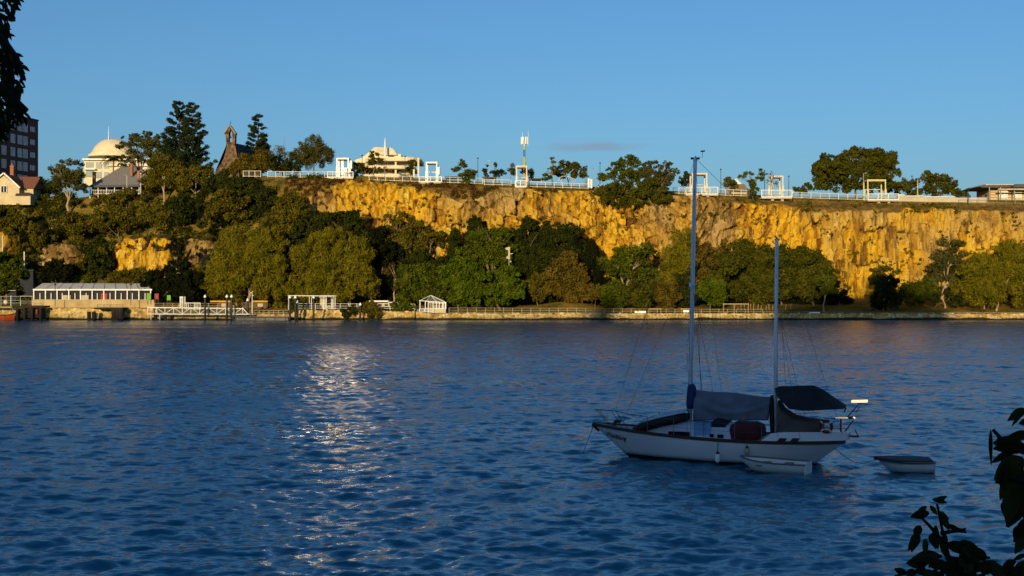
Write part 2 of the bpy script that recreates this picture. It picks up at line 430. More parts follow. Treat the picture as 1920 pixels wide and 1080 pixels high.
def rock_face(name, X, zb, zt, Yf, soil, pale_fn, colum, back, seed, lean=2.2, relief=1.0):
    """X: columns; zb, zt, Yf, soil (share of the height that is earth slope), colum (0 blocks .. 1 tall columns): arrays over X."""
    nr = max(24, int((zt - zb).max() / 0.17)); v = np.linspace(0, 1, nr)
    XX = np.repeat(X[None, :], nr, 0); VV = np.repeat(v[:, None], len(X), 1)
    ZZ = zb[None] + (zt - zb)[None] * VV
    so = soil[None] + 0.10 * (fbm(XX * 0.12, XX * 0 + 1.7, seed + 3) - 0.5) + 0.09 * (fbm(XX * 0.5, ZZ * 0.3, seed + 4) - 0.5)
    intop = smooth((VV - (1 - so)) / 0.06)
    wx = XX + 0.7 * (fbm(XX * 0.3, ZZ * 0.3, seed) - 0.5) + 0.15 * ZZ * (fbm(XX * 0.05, ZZ * 0.02, seed + 1) - 0.5)
    wz = ZZ + 0.8 * (fbm(XX * 0.25, ZZ * 0.25, seed + 2) - 0.5)
    cb = colum[None]
    a1, a2, t1, u1, ax_, ay_ = worley(wx / 2.1, wz / (1.8 + 5.0 * cb), seed + 20)
    b1, b2, t2, u2, bx_, by_ = worley(wx / 0.85 + 5, wz / (0.9 + 1.5 * cb), seed + 30)
    big = fbm(XX * 0.07, ZZ * 0.035, seed + 6, 3) - 0.5
    mid = fbm(XX * 0.33, ZZ * 0.15, seed + 7, 3) - 0.5
    fine = fbm(XX * 1.3, ZZ * 1.1, seed + 8, 3) - 0.5
    crack = np.where(fbm(XX * 0.4, ZZ * 0.25, seed + 15, 3) > 0.50, np.minimum(a2 - a1, 0.02 + (b2 - b1) * 0.8), 1.0)
    rockd = -(3.6 * big + 0.9 * mid + 0.35 * fine + 2.3 * (t1 - 0.5) + 1.0 * (t2 - 0.5) + 2.6 * (u1 - 0.5) * ax_ + 1.6 * (t2 - 0.5) * ay_ + 1.6 * (u2 - 0.5) * bx_ + 0.8 * (t1 - 0.5) * by_) * relief + 0.9 * np.clip(1 - (a2 - a1) / 0.10, 0, 1) * (fbm(XX * 0.4, ZZ * 0.25, seed + 15, 3) > 0.55)
    earthd = -(3.0 * big + 0.9 * (fbm(XX * 0.6, ZZ * 0.8, seed + 9) - 0.5)) * relief
    YY = Yf[None] + lean * VV + rockd * (1 - intop) + (earthd + np.maximum(VV - (1 - so), 0) * back) * intop
    YY = YY + smooth((VV - 0.93) / 0.07) * 2.0
    tone = np.clip(0.50 * t1 + 0.55 * t2 - 0.08 + 0.45 * (fbm(XX * 0.2, ZZ * 0.2, seed + 10) - 0.5) + 0.05, 0, 1)
    pale = fbm(XX * 0.09 + 4, ZZ * 0.07, seed + 11, 3) + pale_fn[None]
    veg = np.maximum(intop * 0.85, 0) + 0.55 * (fbm(XX * 0.22, ZZ * 0.2, seed + 12) - 0.5) + 0.5 * (fbm(XX * 1.1, ZZ * 0.8, seed + 13) - 0.5) + 0.12
    Vv = np.stack([XX, YY, ZZ], -1).reshape(-1, 3)
    me = np_mesh(name, Vv, grid_quads(nr, len(X)))
    for nm, arr in (('tone', tone), ('pale', pale), ('crack', crack), ('veg', veg)):
        a = me.attributes.new(nm, 'FLOAT', 'POINT'); a.data.foreach_set('value', arr.astype(np.float32).ravel())
    o = link_mesh(name, me, CLIFFM)
    tag(o, None, None, kind='structure')
    return o, XX, YY, ZZ, veg, intop
def pxX(px, Y=278.0): return (px - 960) / F * Y
X = np.arange(pxX(535), pxX(2350), 0.19)
soil = np.interp(X, pxX(np.array([530, 640, 780, 860, 960, 1100, 1250, 1350, 1500, 1600, 1900, 2400])), [0.3, 0.04, 0.06, 0.16, 0.02, 0.0, 0.01, 0.05, 0.09, 0.12, 0.11, 0.11])
palef = np.interp(X, pxX(np.array([530, 800, 870, 920, 1000, 1090, 1130, 1260, 1300, 1440, 1500, 1700, 1800, 2000])), [-.1, -.1, .08, .1, .06, .04, .12, .04, -.08, -.06, .12, .0, .08, 0])
col_ = np.interp(X, pxX(np.array([530, 900, 1200, 1300, 1420, 1520, 2000])), [0.5, 0.45, 0.1, 0.0, 0.25, 1, 0.9])
cliff, CX, CY, CZ, CV, CT = rock_face('cliff', X, np.full_like(X, 2.6), crest_z(X) - 0.05, np.full_like(X, 274.6), soil, palef, col_, 9.0, 100)
cliff['label'] = 'golden quarried rock cliff rising behind the riverside park'
outc = []
for (a, b, top, bot, Yf, sd, pl, lb) in ((198, 346, 436, 534, 267.0, 200, -0.25, 'orange rock outcrop in the left hillside above the white pavilion'), (334, 404, 440, 512, 269.0, 230, 0.3, 'grey beige rock outcrop beside the orange one on the left hillside'),
                                      (60, 152, 452, 498, 269.5, 260, 0.16, 'low scrubby rock outcrop on the far left hillside'), (-60, 26, 425, 480, 270.5, 290, 0.3, 'grey rock outcrop at the left edge of the hillside')):
    X = np.arange(pxX(a, Yf), pxX(b, Yf), 0.17)
    s_ = np.abs(np.linspace(-1, 1, len(X)))
    zt = EYE + (540 - top) / F * Yf - 3.2 * s_ ** 3 + 1.2 * (fbm(X * 0.4, X * 0, sd) - 0.5)
    zb = np.full_like(X, EYE + (540 - bot) / F * Yf)
    o, *_ = rock_face('rock_outcrop', X, zb, zt, Yf + 3.5 * s_ ** 4, np.full_like(X, 0.10), np.full_like(X, pl), np.full_like(X, 0.6), 40.0, sd, 1.4, 0.85)
    o['label'] = lb

# ================================================================== TREES AND SCRUB
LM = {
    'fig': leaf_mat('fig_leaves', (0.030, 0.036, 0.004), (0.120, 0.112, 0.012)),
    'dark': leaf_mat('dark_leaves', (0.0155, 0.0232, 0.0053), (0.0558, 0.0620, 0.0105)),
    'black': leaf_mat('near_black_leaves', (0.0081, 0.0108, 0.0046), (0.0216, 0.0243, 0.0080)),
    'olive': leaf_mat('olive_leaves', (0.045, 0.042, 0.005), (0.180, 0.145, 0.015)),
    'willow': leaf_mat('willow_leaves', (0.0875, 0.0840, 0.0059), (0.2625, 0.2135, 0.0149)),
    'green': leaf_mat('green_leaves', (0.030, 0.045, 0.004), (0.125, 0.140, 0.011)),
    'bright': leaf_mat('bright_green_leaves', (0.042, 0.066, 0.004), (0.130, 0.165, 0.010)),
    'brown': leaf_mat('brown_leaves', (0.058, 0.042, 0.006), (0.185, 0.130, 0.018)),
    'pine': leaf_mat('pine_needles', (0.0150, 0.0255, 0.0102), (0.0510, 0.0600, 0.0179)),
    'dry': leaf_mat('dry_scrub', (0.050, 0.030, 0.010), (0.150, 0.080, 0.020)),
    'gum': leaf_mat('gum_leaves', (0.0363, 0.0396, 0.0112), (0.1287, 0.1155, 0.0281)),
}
BARK = noisy('grey_bark', (0.22, 0.15, 0.09), (0.12, 0.08, 0.045), 5, 0.95, stretch=(1, 1, 0.3))
PALEBARK = noisy('pale_gum_bark', (0.42, 0.32, 0.20), (0.26, 0.18, 0.10), 4, 0.9, stretch=(1, 1, 0.3))
DARKBARK = noisy('dark_bark', (0.07, 0.05, 0.035), None, 5, 0.95)

def cards(P, N, size, aspect=1.0, g=rng, droop=0.0):
    """Leaf sprays: one bent-free quad per point, lying roughly across N."""
    n = len(P)
    N = N / np.maximum(np.linalg.norm(N, axis=1, keepdims=True), 1e-6)
    R = g.normal(size=(n, 3)); R[:, 2] -= droop
    T = R - N * (R * N).sum(1, keepdims=True)
    T /= np.maximum(np.linalg.norm(T, axis=1, keepdims=True), 1e-6)
    B = np.cross(N, T)
    s = (size * g.uniform(0.6, 1.35, n))[:, None] * 0.5
    T = T * s * math.sqrt(aspect); B = B * s / math.sqrt(aspect)
    k = g.uniform(0.35, 1.0, (n, 1))
    V = np.stack([P - T - B * k, P + T * 0.9 - B * 0.8, P + T + B * k, P - T * 0.8 + B], 1).reshape(-1, 3)
    return V
def clump_cards(C, Rd, size, dens, g=rng, aspect=1.0, droop=0.0, flat=1.0, hollow=0.62):
    """Leaf sprays spread through the outer shell of little balls at C with radii Rd."""
    C = np.asarray(C, float); Rd = np.asarray(Rd, float)
    cnt = np.maximum(6, (dens * 4 * math.pi * Rd ** 2 / size ** 2)).astype(int)
    idx = np.repeat(np.arange(len(C)), cnt)
    D = g.normal(size=(len(idx), 3)); D /= np.linalg.norm(D, axis=1, keepdims=True)
    r = Rd[idx] * g.uniform(hollow, 1.1, len(idx)) * (1 + 0.12 * g.normal(size=len(idx)))
    P = C[idx] + D * r[:, None] * np.array([1, 1, flat])
    N = D * 0.75 + g.normal(size=D.shape) * 0.55 + np.array([0, 0, 0.15])
    return cards(P, N, np.full(len(idx), size), aspect, g, droop)
def cards_obj(name, V, mat, parent=None, off=(0, 0, 0)):
    Q = np.arange(len(V)).reshape(-1, 4)
    return link_mesh(name, np_mesh(name, V - np.array(off), Q), mat, parent)

STYLE = {  # clumps per lobe, clump size share, card size, density, aspect, droop, flatness
    'leafy': (15, 0.34, 0.34, 1.1, 1.5, 0.1, 0.8),
    'willow': (17, 0.31, 0.25, 0.95, 4.0, 1.0, 1.15),
    'sparse': (17, 0.38, 0.27, 1.0, 1.8, 0.4, 0.65),
    'layer': (14, 0.52, 0.24, 1.25, 1.6, 0.0, 0.5),
    'dense': (22, 0.31, 0.33, 1.25, 1.4, 0.0, 0.85),
    'bush': (12, 0.42, 0.28, 1.2, 1.6, 0.0, 0.9),
    'twig': (7, 0.30, 0.20, 0.35, 4.0, 0.0, 1.0),
}
def tree(name, label, base, Y, lobes, leaf='olive', style='leafy', bark=None, group=None, forks=True, tr=None, cat='tree', size=None):
    g = np.random.default_rng(abs(hash((label, 1))) % 2 ** 31 if False else sum(ord(c) * (i + 1) for i, c in enumerate(label)) % 99991)
    k, rs, sz, dens, asp, droop, flat = STYLE[style]
    sz = size or sz
    b = at(base[0], base[1], Y)
    b.z = max(b.z, float(ground_z(b.x, b.y)) - 0.3) if b.z < float(ground_z(b.x, b.y)) else b.z
    gz = float(ground_z(b.x, Y))
    b.z = min(b.z, gz) if b.z - gz > 0.05 and not name.startswith('overhanging') else b.z
    root = thing(name, label, cat, b, group)
    L = []
    for (px, py, rx, ry) in lobes:
        a, c = rx * Y / F, ry * Y / F
        q = at(px, py, Y); q.y += g.uniform(-0.25, 0.25) * a
        L.append((q, a, max(0.6, 0.85 * a), c))
    C, Rd = [], []
    full = list(L)
    for q, a, bb, c in L:                       # each mass of the crown carries smaller ones round its edge
        if a < 1.1 or style in ('layer', 'twig', 'sparse'): continue
        for _ in range(5 if style in ('dense', 'willow') else 4):
            t_ = g.uniform(-0.5, math.pi + 0.5); kk = g.uniform(0.34, 0.6)
            full.append((q + Vector((math.cos(t_) * a * g.uniform(0.7, 0.95), -abs(g.normal()) * 0.5 * bb, math.sin(t_) * c * g.uniform(0.7, 1.0))), a * kk, bb * kk, c * kk))
    for q, a, bb, c in full:
        n = max(4, int(k * (0.5 + 0.5 * min(2.0, (a * c) / 9.0))))
        D = g.normal(size=(n, 3)); D /= np.linalg.norm(D, axis=1, keepdims=True)
        D[:, 1] = -np.abs(D[:, 1]) * np.where(g.uniform(size=n) < 0.72, 1, -1)
        rr_ = g.uniform(0.45, 0.88, n)[:, None]
        rad = rs * min(max(a, 0.4), max(c * 1.3, 0.4)) * g.uniform(0.7, 1.3, n)
        C.append(np.array(q)[None] + D * rr_ * np.array([a, bb, c])); Rd.append(rad)
    C, Rd = np.concatenate(C), np.concatenate(Rd)
    V = clump_cards(C, Rd, sz, dens, g, asp, droop, flat)
    # stray sprays that break the outline
    ns = len(C) * 5
    i = g.integers(0, len(C), ns); D = g.normal(size=(ns, 3)); D /= np.linalg.norm(D, axis=1, keepdims=True)
    V = np.concatenate([V, cards(C[i] + D * (Rd[i] * g.uniform(1.0, 1.5, ns))[:, None] * np.array([1, 1, flat]), D + g.normal(size=D.shape), np.full(ns, sz), asp, g, droop)])
    cards_obj('crown', V, LM[leaf], root, root.location)
    if forks:
        top = L[0][0]
        H = max(0.5, max(q.z for q, *_ in L) - b.z)
        tr = tr or max(0.07, 0.022 * H + 0.04)
        t = MB()
        cxm = sum(q.x for q, *_ in L) / len(L)
        fork = Vector((b.x + 0.35 * (cxm - b.x), b.y, b.z + 0.38 * H))
        t.tube([b - Vector((0, 0, 0.3)), b + Vector((0.03, 0, 0.05 * H)), b.lerp(fork, 0.55) + Vector((g.normal() * 0.03 * H, 0, 0)), fork], [tr * 1.5, tr * 1.05, tr * 0.9, tr * 0.75], 7)
        for q, a, bb, c in L:
            mid = fork.lerp(q, 0.5) + Vector((g.normal() * 0.15 * a, g.normal() * 0.1 * a - 0.15 * a, 0.12 * H * abs(g.normal())))
            t.tube([fork - Vector((0, 0, 0.06 * H)), mid, q + Vector((0, 0, 0.3 * c))], [tr * 0.55, tr * 0.38, tr * 0.15], 5)
            for _ in range(3):
                e_ = q + Vector((g.normal() * 0.55 * a, -abs(g.normal()) * 0.5 * bb, abs(g.normal()) * 0.5 * c))
                t.tube([mid, mid.lerp(e_, 0.6) + Vector((0, 0, 0.1 * c)), e_], [tr * 0.28, tr * 0.18, tr * 0.06], 4)
        t.build('trunk', bark or BARK, root)
    return root

def conifer(name, label, Y, leaders, leaf='pine', base=None, ball=0.55, up=0.35, gap=1.0, group=None, sparse=0.9, asp=1.6):
    """leaders: (px, py_top, py_bottom, half width px at the bottom); branches in tiers with tufts at their ends."""
    g = np.random.default_rng(sum(ord(c) * (i + 3) for i, c in enumerate(label)) % 99991)
    px, top, bot, hw = leaders[0]
    b = at(px, base or bot, Y); b.z = min(b.z, float(ground_z(b.x, Y)))
    root = thing(name, label, 'tree', b, group)
    C, Rd = [], []; t = MB()
    for (px, top, bot, hw) in leaders:
        zt, zb, W = at(px, top, Y).z, at(px, bot, Y).z, hw * Y / F
        x0 = at(px, top, Y).x
        t.tube([(b.x + 0.3 * (x0 - b.x), Y, b.z - 0.2), (x0, Y, zb + 0.15 * (zt - zb)), (x0, Y, zt)], [0.42, 0.26, 0.05], 7)
        z = zb
        while z < zt - 0.3:
            f_ = 1 - (z - zb) / (zt - zb)
            R = W * (0.16 + 0.84 * f_ ** 0.75) * g.uniform(0.8, 1.1)
            for k in range(6):
                if g.uniform() > sparse: continue
                a = g.uniform(0, 2 * math.pi); r = R * g.uniform(0.65, 1.08)
                tip = Vector((x0 + math.cos(a) * r, Y + math.sin(a) * r, z + up * r * g.uniform(0.6, 1.3)))
                org = Vector((x0, Y, z)); mid = org.lerp(tip, 0.55) - Vector((0, 0, 0.10 * r))
                t.tube([org, mid, tip], [0.09, 0.06, 0.02], 4)
                for u in (0.42, 0.6, 0.78, 0.95):
                    q = org.lerp(mid, u / 0.55) if u < 0.55 else mid.lerp(tip, (u - 0.55) / 0.45)
                    if u < 0.6 and r < 1.2: continue
                    C.append(q); Rd.append(ball * g.uniform(0.65, 1.2) * (0.7 + 0.4 * u) * (0.65 + 0.5 * f_))
            z += gap * g.uniform(0.75, 1.25)
        C.append(Vector((x0, Y, zt - 0.2))); Rd.append(ball * 0.8)
    V = clump_cards(np.array([tuple(c) for c in C]), np.array(Rd), 0.27, 1.25, g, asp, 0.0, 0.75, 0.3)
    cards_obj('crown', V, LM[leaf], root, root.location)
    t.build('trunk', DARKBARK, root)
    return root

# ---- the waterside and park trees, left to right
PARK = 'trees along the waterside park'
tree('leafy_tree', 'green tree at the left edge of the park in front of the dark shed', (14, 578), 262, [(8, 497, 30, 24), (30, 525, 22, 24), (2, 535, 26, 24)], 'green')
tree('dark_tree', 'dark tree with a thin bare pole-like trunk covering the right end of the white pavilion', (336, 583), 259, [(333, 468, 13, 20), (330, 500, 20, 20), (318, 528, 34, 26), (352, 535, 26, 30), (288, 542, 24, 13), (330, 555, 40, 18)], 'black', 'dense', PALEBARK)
tree('feathery_tree', 'large yellow green feathery tree behind the floating jetty, nearest the orange rock', (462, 586), 261, [(492, 455, 44, 24), (445, 482, 46, 36), (505, 497, 40, 36), (408, 522, 36, 34), (468, 535, 52, 30), (525, 540, 26, 30)], 'willow', 'willow', PALEBARK)
tree('feathery_tree', 'large yellow green feathery tree behind the white pergola with leaning grey trunks', (655, 586), 261, [(628, 458, 40, 24), (668, 478, 36, 30), (600, 496, 44, 34), (684, 522, 32, 38), (585, 540, 34, 26), (640, 545, 52, 26)], 'willow', 'willow', PALEBARK)
tree('dark_tree', 'dark tree filling the gap between the two big feathery trees', (545, 575), 268, [(545, 480, 28, 40), (548, 530, 28, 40)], 'dark')
tree('bare_tree', 'half bare brown twiggy tree just right of the second feathery tree', (738, 578), 263, [(736, 505, 20, 22), (742, 530, 18, 20)], 'brown', 'twig', PALEBARK)
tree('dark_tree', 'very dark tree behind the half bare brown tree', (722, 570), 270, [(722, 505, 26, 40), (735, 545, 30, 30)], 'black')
tree('leafy_tree', 'rounded mid green tree directly behind the white gazebo', (792, 582), 262, [(795, 522, 40, 30), (768, 545, 28, 30), (818, 545, 28, 28)], 'green', 'dense')
tree('leafy_tree', 'tall lighter green tree rising above the broad green tree', (925, 575), 267, [(924, 447, 34, 22), (905, 478, 40, 24), (945, 478, 24, 22), (895, 450, 18, 12)], 'green', 'dense')
tree('broad_tree', 'broad bright green tree hanging down to the railing right of the gazebo', (938, 586), 258, [(878, 512, 42, 26), (925, 532, 48, 30), (862, 545, 32, 30), (952, 552, 30, 22), (905, 562, 44, 16)], 'bright', 'dense')
conifer('pine_tree', 'slim dark pine left of the tall lighter green tree', 271, [(853, 428, 560, 26)], 'dark', ball=0.8, gap=0.8)
conifer('pine_tree', 'dark pine against the cliff behind the tall lighter green tree', 273, [(890, 405, 560, 36)], 'dark', ball=0.8, gap=0.8)
tree('dark_tree', 'dark tree behind the banner pole', (985, 570), 268, [(985, 440, 30, 26), (975, 480, 30, 35), (1000, 520, 35, 40)], 'dark', 'dense')
tree('dark_tree', 'dark tree with pale forked limbs under the middle of the cliff', (1062, 570), 269, [(1060, 440, 30, 20), (1040, 465, 32, 28), (1085, 465, 20, 26), (1050, 505, 45, 30)], 'dark', 'leafy', PALEBARK)
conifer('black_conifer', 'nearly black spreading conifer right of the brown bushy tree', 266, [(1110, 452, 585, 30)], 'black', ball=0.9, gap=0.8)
tree('dark_tree', 'dark narrow tree filling the gap left of the brown bushy tree', (990, 572), 266, [(978, 545, 24, 35), (1005, 560, 20, 18)], 'black', 'dense')
tree('bushy_tree', 'brown bushy tree standing on the dry mound', (1058, 572), 263, [(1060, 518, 36, 32), (1072, 545, 30, 26), (1035, 535, 26, 28)], 'brown', 'dense')
tree('shrub', 'rounded dark olive shrub left of the brown bushy tree on the mound', (1008, 572), 262, [(1008, 543, 19, 28)], 'olive', 'bush', cat='shrub')
tree('shrub', 'small rounded brown shrub under the nearly black conifer', (1116, 574), 260, [(1116, 555, 14, 16)], 'brown', 'bush', cat='shrub')
tree('leafy_tree', 'flat topped fresh green tree at the cliff foot left of the tall mast', (1165, 582), 264, [(1185, 480, 36, 20), (1155, 503, 28, 22), (1212, 482, 22, 16), (1192, 510, 38, 22)], 'green', 'leafy', PALEBARK)
tree('shrub', 'dense dark green shrub below the flat topped green tree, left of two', (1158, 582), 258, [(1156, 556, 24, 26)], 'green', 'bush', cat='shrub')
tree('shrub', 'dense green shrub below the flat topped green tree, right of two', (1202, 582), 258, [(1203, 552, 28, 28)], 'fig', 'bush', cat='shrub')
tree('feathery_tree', 'tall narrow yellow green tree just left of the tall mast', (1276, 582), 263, [(1282, 455, 24, 28), (1270, 490, 32, 30), (1262, 525, 30, 28)], 'willow', 'willow')
tree('shrub', 'brown shrub in front of the tall narrow yellow green tree', (1246, 582), 257, [(1247, 556, 26, 28)], 'brown', 'bush', cat='shrub')
tree('shrub', 'dark shrub directly behind the foot of the tall mast', (1284, 582), 259, [(1284, 552, 24, 32)], 'dark', 'bush', cat='shrub')
tree('shrub', 'bright green rounded shrub just right of the tall mast', (1331, 582), 257, [(1332, 550, 25, 28)], 'bright', 'bush', cat='shrub')
tree('brown_tree', 'yellowish brown loose tree against the cliff right of the tall mast', (1345, 575), 268, [(1345, 485, 34, 30), (1325, 520, 26, 30)], 'brown', 'leafy')
tree('fig_tree', 'dark spreading fig left of the short mast', (1390, 575), 266, [(1395, 500, 48, 34), (1365, 525, 40, 32), (1415, 535, 46, 32)], 'fig', 'dense')
tree('fig_tree', 'dark high crowned fig behind the short mast', (1465, 575), 266, [(1470, 496, 52, 32), (1445, 525, 46, 30), (1490, 535, 45, 30)], 'fig', 'dense')
tree('fig_tree', 'dark fig sloping down to the right of the short mast', (1525, 572), 265, [(1512, 508, 38, 32), (1540, 528, 28, 32), (1515, 545, 40, 24)], 'fig', 'dense')
tree('small_tree', 'small young green tree with a thin pale trunk right of the dark figs', (1544, 569), 257, [(1546, 532, 19, 13), (1552, 543, 12, 10)], 'green', 'bush', PALEBARK)
tree('shrub', 'dark low shrub at the foot of the cliff beyond the small young tree', (1574, 568), 262, [(1573, 548, 13, 20)], 'black', 'bush', cat='shrub')
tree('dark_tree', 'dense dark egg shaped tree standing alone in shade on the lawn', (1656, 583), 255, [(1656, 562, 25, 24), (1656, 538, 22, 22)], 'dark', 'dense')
tree('leafy_tree', 'green tree top showing above the dark egg shaped tree', (1658, 568), 266, [(1658, 512, 24, 12), (1645, 524, 18, 10)], 'olive', 'leafy')
tree('shrub', 'long low green shrub between the egg shaped tree and the pale trunked gum', (1715, 570), 263, [(1705, 550, 24, 18), (1735, 545, 28, 18)], 'green', 'bush', cat='shrub')
tree('gum_tree', 'tall open gum with several pale trunks in front of the right cliff', (1772, 576), 261, [(1782, 460, 26, 18), (1758, 488, 22, 20), (1796, 490, 22, 22), (1770, 520, 26, 14), (1742, 528, 18, 10), (1800, 522, 14, 12)], 'gum', 'sparse', PALEBARK, tr=0.17)
tree('shrub', 'dark shrub under the pale trunked gum', (1752, 572), 260, [(1745, 560, 24, 12), (1790, 556, 20, 16)], 'dark', 'bush', cat='shrub')
tree('feathery_tree', 'wide yellow green tree with a leaning trunk at the right end of the park', (1868, 588), 258, [(1848, 508, 44, 30), (1830, 545, 36, 28), (1880, 545, 44, 28), (1905, 510, 40, 30)], 'willow', 'willow', PALEBARK)
tree('feathery_tree', 'yellow tree rising behind the leaning tree at the right edge', (1915, 580), 264, [(1900, 480, 36, 24), (1945, 490, 40, 40), (1925, 545, 40, 35)], 'willow', 'willow')

# ---- trees on the slope between the left hillside and the bare cliff
for nm, lb, px, py, Y, lobes, leaf, st in (
    ('dark_tree', 'dark tree below the left end of the bare cliff', 590, 520, 269, [(585, 425, 28, 28), (600, 455, 32, 32), (570, 470, 25, 30)], 'dark', 'leafy'),
    ('dark_tree', 'dark ragged tree shading the cliff above the second feathery tree', 650, 500, 270, [(632, 418, 26, 18), (655, 412, 22, 16), (665, 440, 35, 22)], 'dark', 'leafy'),
    ('olive_tree', 'olive tree on the scree left of the low bright rock', 748, 520, 271, [(752, 412, 26, 12), (742, 445, 40, 26), (760, 470, 36, 24)], 'olive', 'leafy'),
    ('olive_tree', 'olive brown tree on the scree just above the low bright rock', 800, 500, 271, [(792, 432, 26, 14), (815, 446, 20, 14), (790, 450, 30, 14)], 'olive', 'leafy'),
    ('dark_tree', 'dark tree on the scree right of the second feathery tree', 712, 530, 268, [(705, 460, 32, 34), (725, 480, 30, 30)], 'black', 'leafy'),
    ('dark_tree', 'dark tree under the low bright rock on the scree', 800, 540, 269, [(775, 492, 30, 18), (830, 500, 22, 20), (745, 490, 25, 20)], 'dark', 'dense'),
    ('dark_tree', 'dark leafy tree at the hillside corner left of the bare cliff', 545, 470, 271, [(540, 395, 34, 26), (530, 425, 36, 26), (560, 430, 26, 26)], 'olive', 'leafy'),
):
    tree(nm, lb, (px, py), Y, lobes, leaf, st)

# ---- trees standing on the left hillside
HILL = [
    ('gum_tree', 'wide topped gum with a long pale trunk left of the grey roofed house', (130, 425), 292, [(128, 309, 34, 10), (104, 322, 20, 12), (140, 332, 28, 18), (118, 345, 26, 16), (152, 352, 16, 12)], 'gum', 'sparse', PALEBARK),
    ('gum_tree', 'olive gum with two pale leaning trunks right of the grey roofed house', (308, 382), 291, [(300, 306, 26, 20), (322, 322, 30, 22), (282, 335, 24, 20), (310, 345, 28, 14)], 'olive', 'sparse', PALEBARK),
    ('gum_tree', 'dark olive gum below the twin topped pine', (366, 378), 290, [(366, 330, 30, 20), (390, 345, 26, 16), (345, 345, 24, 14)], 'olive', 'leafy', PALEBARK),
    ('olive_tree', 'olive tree on the hillside above the grey beige rock', (428, 455), 280, [(432, 385, 36, 24), (408, 405, 26, 20), (450, 415, 26, 20)], 'olive', 'leafy', PALEBARK),
    ('dark_tree', 'dark tree on the hillside crest below the church', (440, 375), 287, [(425, 340, 26, 16), (455, 350, 30, 18), (400, 350, 16, 14)], 'dark', 'leafy', None),
    ('dark_tree', 'dark tree on the hillside below the left end of the white fence', (485, 430), 282, [(490, 375, 36, 26), (475, 410, 26, 22), (505, 405, 24, 22)], 'dark', 'leafy', None),
    ('dark_tree', 'slim dark tree right of the grey beige rock', (407, 480), 274, [(404, 450, 14, 26), (412, 425, 12, 16)], 'black', 'leafy', None),
    ('olive_tree', 'slender yellow olive tree in the middle of the left hillside', (98, 465), 279, [(98, 432, 12, 20), (96, 415, 8, 10)], 'olive', 'sparse', PALEBARK),
    ('olive_tree', 'rounded olive tree below the long pale gum trunk', (150, 470), 277, [(150, 425, 26, 24)], 'olive', 'leafy', None),
    ('olive_tree', 'olive tree above the left shoulder of the orange rock', (225, 450), 279, [(225, 410, 30, 26), (200, 420, 20, 18)], 'olive', 'leafy', None),
    ('dark_tree', 'dark tree between the orange rock and the scrubby rock to its left', (180, 520), 268, [(178, 475, 24, 30), (190, 505, 22, 24)], 'dark', 'dense', None),
    ('dark_tree', 'nearly black tree behind the left end of the white pavilion', (112, 540), 265, [(112, 512, 30, 18), (80, 520, 22, 16)], 'black', 'dense', None),
    ('olive_tree', 'olive tree on the slope above the orange rock', (290, 435), 281, [(285, 400, 32, 22), (310, 410, 24, 18)], 'olive', 'leafy', None),
    ('dark_tree', 'dark tree on the slope above the gap between orange and grey rocks', (345, 430), 281, [(345, 392, 30, 24), (330, 412, 22, 16)], 'dark', 'leafy', None),
    ('olive_tree', 'olive tree in the upper middle of the left hillside', (235, 400), 288, [(232, 368, 30, 16), (255, 378, 22, 14)], 'olive', 'leafy', None),
    ('olive_tree', 'yellow olive tree at the left edge of the hillside', (20, 450), 280, [(18, 412, 30, 22), (-10, 425, 25, 22)], 'olive', 'leafy', None),
    ('green_tree', 'mid green tree above the nearly black tree by the pavilion', (65, 480), 275, [(62, 445, 24, 22), (45, 460, 20, 20)], 'olive', 'leafy', None),
    ('olive_tree', 'low yellow green tree between the orange rock and the pavilion roof', (225, 545), 262, [(225, 525, 30, 14), (255, 520, 24, 16)], 'olive', 'bush', None),
]
for nm, lb, base, Y, lobes, leaf, st, bark in HILL:
    tree(nm, lb, base, Y, lobes, leaf, st, bark)

# ---- trees on top
conifer('pine_tree', 'big dark pine with two pointed tops beside the church', 301, [(336, 190, 335, 44), (362, 193, 335, 42)], 'pine', base=350, ball=0.62, gap=0.95, up=0.42)
conifer('pine_tree', 'open round tufted pine behind the church roof', 312, [(484, 214, 300, 30)], 'pine', ball=0.62, gap=1.0, up=0.25, sparse=0.75)
tree('gum_tree', 'open gum in front of the domed building', (262, 340), 303, [(248, 258, 16, 7), (282, 256, 18, 9), (230, 276, 14, 7), (262, 272, 24, 9), (290, 280, 22, 14), (255, 292, 24, 10), (285, 300, 26, 12), (240, 305, 16, 8)], 'gum', 'leafy', BARK, size=0.26)
tree('dark_tree', 'small dark tree between the red roofed house and the wide topped gum', (90, 372), 304, [(86, 345, 14, 12), (98, 358, 16, 12)], 'dark', 'bush', None)
tree('bush', 'brown bush in front of the church and left end of the white fence', (480, 332), 293, [(478, 304, 30, 20), (500, 312, 26, 16), (455, 316, 20, 14)], 'brown', 'bush', None, cat='shrub')
tree('bush', 'dark bush behind the white fence right of the church', (535, 328), 293, [(530, 308, 28, 14), (548, 318, 20, 10)], 'dark', 'bush', None, cat='shrub')
tree('bare_tree', 'grey leafless tree behind the fence right of the tufted pine', (530, 325), 296, [(528, 278, 18, 18), (520, 290, 22, 14), (540, 286, 18, 14)], 'brown', 'twig', BARK)
tree('olive_tree', 'feathery grey green tree left of the first white portal', (588, 328), 294, [(592, 280, 24, 20), (568, 292, 20, 18), (608, 296, 16, 22), (585, 305, 26, 14)], 'gum', 'willow', BARK, size=0.24)
tree('leafy_tree', 'small tiered tree in front of the cream terraced building', (701, 332), 290, [(702, 291, 9, 8), (699, 305, 14, 7), (711, 300, 8, 6)], 'fig', 'layer', None)
tree('bush', 'rounded bush beside the first white portal', (668, 333), 288, [(668, 320, 13, 13)], 'fig', 'bush', None, cat='shrub')
